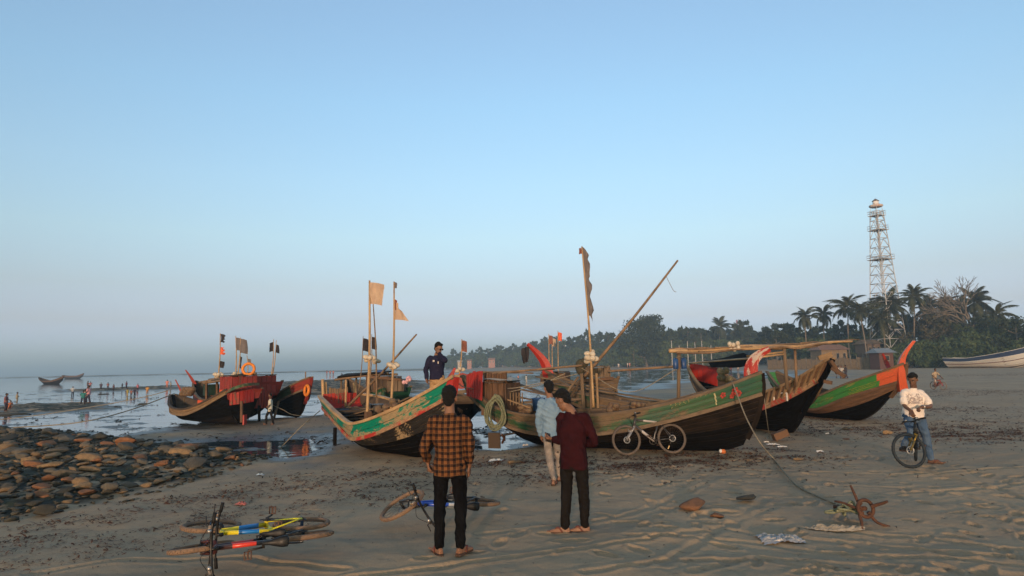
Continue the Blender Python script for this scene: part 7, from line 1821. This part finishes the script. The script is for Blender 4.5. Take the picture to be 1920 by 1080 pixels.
# small stones and weed between them, past counting
parts_V, parts_F, off = [], [], 0
g = np.random.default_rng(3); base = np.array([v.co[:] for v in SM[1][0].vertices]); 
sm_ = stone_mesh(77, ST_DARK, 1); bv = np.array([v.co[:] for v in sm_.vertices]); bf = np.array([p.vertices[:] for p in sm_.polygons])
N = 11000; cx, cy = g.uniform(min(xs_), max(xs_), N), g.uniform(min(ys_), max(ys_), N); sdv = poly_sd(ROCKS, cx + .3 * fbm(cx, cy, 2), cy + .3 * fbm(cx + 9, cy, 2)); k_ = sdv > -.25; cx, cy = cx[k_], cy[k_]
hz_ = ground_fields(cx, cy)[0]
for x, y, z in zip(cx, cy, hz_):
    s = g.uniform(.03, .075) * (1 + .8 * g.uniform() ** 4) * (.6 + .045 * y); a = g.uniform(0, 6.28); R = np.array([[math.cos(a), -math.sin(a), 0], [math.sin(a), math.cos(a), 0], [0, 0, g.uniform(.5, 1)]])
    parts_V.append((bv * s) @ R.T + (x, y, z + s * .2)); parts_F.append(bf + off); off += len(bv)
bpy.data.meshes.remove(sm_)
kind(link('pebbles', np_mesh('pebbles', np.concatenate(parts_V), np.concatenate(parts_F), ST_DARK)), 'stuff')
# dark reef lumps out in the shallows
for i, (px, py, w_, lab) in enumerate(((22, 776, .9, 'dark reef rock at the left edge below the orange figure'), (65, 767, .8, 'low dark reef rock left of the wading group'), (110, 765, 1.0, 'long dark reef rock in the middle of the near reef'), (140, 762, .9, 'dark reef rock just left of the teal figure'), (50, 758, .5, 'small dark reef rock behind the near reef'),
                                       (215, 762, .5, 'small dark rock in the shallows right of the wading group'), (195, 738, .6, 'flat dark rock below the row of figures'), (265, 757, .5, 'flat dark rock left of the dark boats'), (395, 836, .25, 'black driftwood like rock in the tide pool'), (300, 833, .18, 'small dark rock at the edge of the tide pool'))):
    p = gnd(px, py); stone((p.x, p.y, SEA_Z + .02), w_, 2, lab, 'reef rocks in the shallows', q, .30)
# stones on the sand
for (px, py, s, ki, fl, lab) in ((1298, 950, .235, 3, .72, 'big brown pitted stone on the sand in front'), (1345, 963, .13, 3, .75, 'small orange brown stone beside the big pitted one'), (1403, 938, .20, 2, .6, 'dark flat stone right of the big pitted one'), (1663, 812, .19, 0, .8, 'rounded brown stone behind the man in white'),
                                 (1585, 806, .20, 2, .5, 'flat dark stone below the bright green hull'), (1588, 826, .10, 3, .6, 'small orange stone on the sand below the bright green hull'), (1495, 863, .13, 0, .5, 'flat tan stone near the anchor rope'), (962, 872, .17, 0, .5, 'pale flat stone left of the man in light blue')):
    p = gnd(px, py); z = beach_z(p.x, p.y); stone((p.x, p.y, z + s * .25), s, ki, lab, None, q, fl)

# ------------------------------------------------------------------ the rusty anchor
p = gnd(1616, 982); p.z = beach_z(p.x, p.y); an = thing('anchor', 'rusty four armed grapnel anchor standing on the sand', 'anchor', p)
S_ = p.y / 1200                                       # metres per pixel there
A = lambda px, py, dy=0.0: V3((px - 1616) * S_, dy, (982 - py) * S_)
hub = A(1625, 951)
MB().ring(hub, .095, .022, (.15, -1, .25), 24, 8).build('ring', IRON, an)
for (q0, q1, e, r) in ((A(1616, 940, .05), A(1614, 926, .1), A(1612, 914, .14), .022), (A(1640, 944, -.05), A(1648, 938, -.12), A(1652, 934, -.16), .024), (A(1612, 962, -.02), A(1608, 972, -.1), A(1603, 981, -.16), .024), (A(1636, 966, .02), A(1644, 976, -.02), A(1662, 982, -.05), .024), (A(1608, 950, .05), A(1598, 946, .16), A(1588, 945, .24), .02)):
    MB().tube(path_curve([hub.lerp(q0, .5), q0, q1, e], 12), [r * (1 - .45 * i / 12) for i in range(13)], 8).build('arm', IRON, an)
MB().tube([hub + V3(0, .0, .0), hub + V3(-.05, .22, -.05), A(1596, 960, .38)], .026, 8).build('shank', IRON, an)
mb = MB(); q = random.Random(5)
for i in range(7): c = A(1596 + q.uniform(-9, 9), 953 + q.uniform(-4, 10), .15); mb.tube(path_curve([c, c + V3(q.uniform(-.12, .12), q.uniform(-.1, .1), q.uniform(-.03, .05)), c + V3(q.uniform(-.15, .15), q.uniform(-.1, .1), -.02), c + V3(.03, .02, .02)], 12), .016, 6)
mb.build('rope_tangle', ROPE_G, an)

# ------------------------------------------------------------------ litter
PLASTIC = NT('clear_plastic'); PLASTIC.set(color=(.27, .27, .28), rough=.35, spec=.6); PLASTIC = PLASTIC.m
WHITE_L = plain('white_litter', (.70, .69, .67), .7, (.55, .53, .5), 10)
def crumple(name, label, px, py, w_, d_, h_, mat, seed, n=18, cat='litter', group=None, rz=0.0):
    p = gnd(px, py); g = np.random.default_rng(seed); u, v = np.meshgrid(np.linspace(-1, 1, n), np.linspace(-1, 1, n)); e = np.clip(1 - (u ** 4 + v ** 4) * .5, 0, 1)
    X = (u + .14 * fbm(u * 2 + seed, v * 2, 3)) * w_ / 2; Y = (v + .2 * fbm(u * 2 + 5, v * 2 + seed, 3)) * d_ / 2; Z = h_ * (.35 + .9 * np.abs(fbm(u * 2.6 + seed, v * 2.6, 3))) * e
    Xr = X * math.cos(rz) - Y * math.sin(rz) + p.x; Yr = X * math.sin(rz) + Y * math.cos(rz) + p.y
    Z = Z + ground_fields(Xr.ravel(), Yr.ravel())[0].reshape(Xr.shape) + .004
    idx = np.arange(n * n).reshape(n, n); F = np.stack([idx[:-1, :-1], idx[:-1, 1:], idx[1:, 1:], idx[1:, :-1]], -1).reshape(-1, 4)
    me = np_mesh(name, np.stack([Xr.ravel() - p.x, Yr.ravel() - p.y, Z.ravel()], -1), F, mat, False); o = link(name, me); o.location = (p.x, p.y, 0); return tag(o, label, cat, group)
crumple('plastic_sheet', 'crumpled clear plastic sheet on the sand in front of the anchor', 1462, 1006, .44, .32, .05, PLASTIC, 3, 26)
crumple('cloth_strip', 'dirty white rag strip on the sand below the anchor', 1565, 987, .62, .12, .05, plain('dirty_rag', (.33, .30, .26), .9, (.2, .18, .15), 12), 8, 22, rz=-.12)
for i, (px, py, w_, lab) in enumerate(((1448, 832, .3, 'white crumpled bag on the sand under the timber bow'), (1466, 836, .22, 'small white wrapper right of the bag under the timber bow'), (1437, 828, .12, 'round white scrap left of the bag under the timber bow'), (1537, 847, .14, 'white scrap on the sand right of the timber bow'),
                                       (1552, 814, .12, 'white scrap below the bright green hull'), (488, 890, .14, 'pale blue scrap beside the end of the stone bank'), (930, 866, .3, 'white foam smear right of the plaid man'), (452, 941, .16, 'pink wrapper on the sand behind the fallen bicycles'), (870, 911, .1, 'tiny white scrap right of the plaid man'), (985, 833, .14, 'white scrap at the edge of the wet sand'))):
    crumple('scrap', lab, px, py, w_, w_ * .6, .04, WHITE_L if i not in (5, 7) else plain('scrap_%s' % ('blue' if i == 5 else 'pink'), (.35, .45, .55) if i == 5 else (.5, .16, .14), .7), 20 + i, 9)
p = gnd(1356, 851); o = thing('float', 'orange and white plastic float lying under the green bow', 'float', (p.x, p.y, beach_z(p.x, p.y) + .04)); MB().ball((0, 0, 0), (.06, .055, .05), 0, 12, 8).build('float_body', plain('orange_float', (.75, .20, .05), .5), o); MB().ball((-.05, 0, .01), (.035, .045, .042), 0, 10, 8).build('float_cap', WHITE_L, o)

# ------------------------------------------------------------------ sea weed, shells and grit left by the tide
def weed_bits(name, n, seed, mat, size, lines, spread, flat=.35, curl=1.0, box=None):
    g = np.random.default_rng(seed); X, Y = [], []
    for l in lines:
        m = n // len(lines); t = g.uniform(0, 1, m) * (len(l) - 1); i = np.minimum(t.astype(int), len(l) - 2); f = t - i; P = np.array(l)
        x = P[i, 0] + (P[i + 1, 0] - P[i, 0]) * f; y = P[i, 1] + (P[i + 1, 1] - P[i, 1]) * f; D = np.hypot(x, y)
        s = spread * D * .05; x = x + g.normal(size=m) * s; y = y + g.normal(size=m) * s
        keep = fbm(x * 1.3 + 5, y * 2.2, 3) + .25 * g.normal(size=m) > -.02; X.append(x[keep]); Y.append(y[keep])
    if box is not None:
        x = g.uniform(box[0], box[1], box[4]); y = np.sqrt(g.uniform(box[2] ** 2, box[3] ** 2, box[4])); keep = fbm(x * .9, y * 1.1 + 7, 3) + .3 * g.normal(size=len(x)) > .22; X.append(x[keep]); Y.append(y[keep])
    X, Y = np.concatenate(X), np.concatenate(Y); H = ground_fields(X, Y)[0]
    rk = poly_sd(ROCKS, X, Y) < -.1; ok = rk & (H > SEA_Z - .01); X, Y, H = X[ok], Y[ok], H[ok]; n = len(X)
    a = g.uniform(0, 2 * PI, n); L_ = size * g.uniform(.4, 1.6, n) * np.clip(np.hypot(X, Y) / 9, .7, 1.5); W = L_ * g.uniform(.10, .36, n)
    d = np.stack([np.cos(a), np.sin(a) * .6, g.normal(size=n) * .15], -1); s_ = np.stack([-np.sin(a), np.cos(a), g.normal(size=n) * .3], -1)
    c = np.stack([X, Y, H + .006 + L_ * .06], -1); b = g.normal(size=(n, 3)) * (L_ * .18)[:, None] * curl; b[:, 2] = np.abs(b[:, 2]) * flat * 2
    V = np.stack([c - d * (L_ / 2)[:, None] - s_ * (W * .3)[:, None], c - d * (L_ / 2)[:, None] + s_ * (W * .3)[:, None], c + b + s_ * (W / 2)[:, None], c + b - s_ * (W / 2)[:, None], c + d * (L_ / 2)[:, None] + s_ * (W * .2)[:, None], c + d * (L_ / 2)[:, None] - s_ * (W * .2)[:, None]], 1).reshape(-1, 3)
    k6 = np.arange(n)[:, None] * 6; F = np.concatenate([k6 + np.array([0, 1, 2, 3]), k6 + np.array([3, 2, 4, 5])])
    return kind(link(name, np_mesh(name, V, F, mat, False)), 'stuff')
WEED_R = leafmat('red_weed', (.070, .030, .018), (.050, .022, .014), (.11, .055, .03)); WEED_K = leafmat('black_weed', (.022, .018, .014), (.032, .026, .02), (.05, .04, .03)); SHELL = leafmat('shell_grit', (.34, .31, .27), (.26, .23, .19), (.5, .46, .4))
weed_bits('red_sea_weed', 34000, 1, WEED_R, .045, WRACK, .8)
weed_bits('black_sea_weed', 9000, 2, WEED_K, .045, WRACK, 1.6, box=(-9, 16, 4.2, 32, 15000))
weed_bits('shell_grit', 900, 3, SHELL, .018, WRACK, 3.0, box=(-6, 10, 4.2, 20, 2600))
FLATS = [[tuple(gnd(*p).xy) for p in l] for l in ([(0, 790), (150, 780), (320, 770)], [(0, 800), (200, 805), (300, 790)], [(200, 745), (330, 748)], [(40, 745), (200, 752), (320, 757)], [(520, 745), (600, 752)], [(640, 752), (830, 750)], [(300, 830), (460, 832), (600, 826)], [(880, 800), (990, 810)])]
weed_bits('mud_flat_weed', 11000, 4, WEED_K, .10, FLATS, 1.5, curl=.6)

# ------------------------------------------------------------------ the air
HAZE_D = 0.0008
hz = MB().box((0, 4000, 24), (19600, 19600, 52.0)).build('haze', [])
km = bpy.data.materials.new('haze_air'); km.use_nodes = True
kt = km.node_tree; kt.nodes.clear()
ho = kt.nodes.new('ShaderNodeOutputMaterial'); hv = kt.nodes.new('ShaderNodeVolumePrincipled')
hv.inputs['Color'].default_value = (.52, .77, 1.0, 1)
hv.inputs['Density'].default_value = HAZE_D
kt.links.new(hv.outputs[0], ho.inputs['Volume'])
hz.data.materials.append(km)
kind(hz, 'stuff')
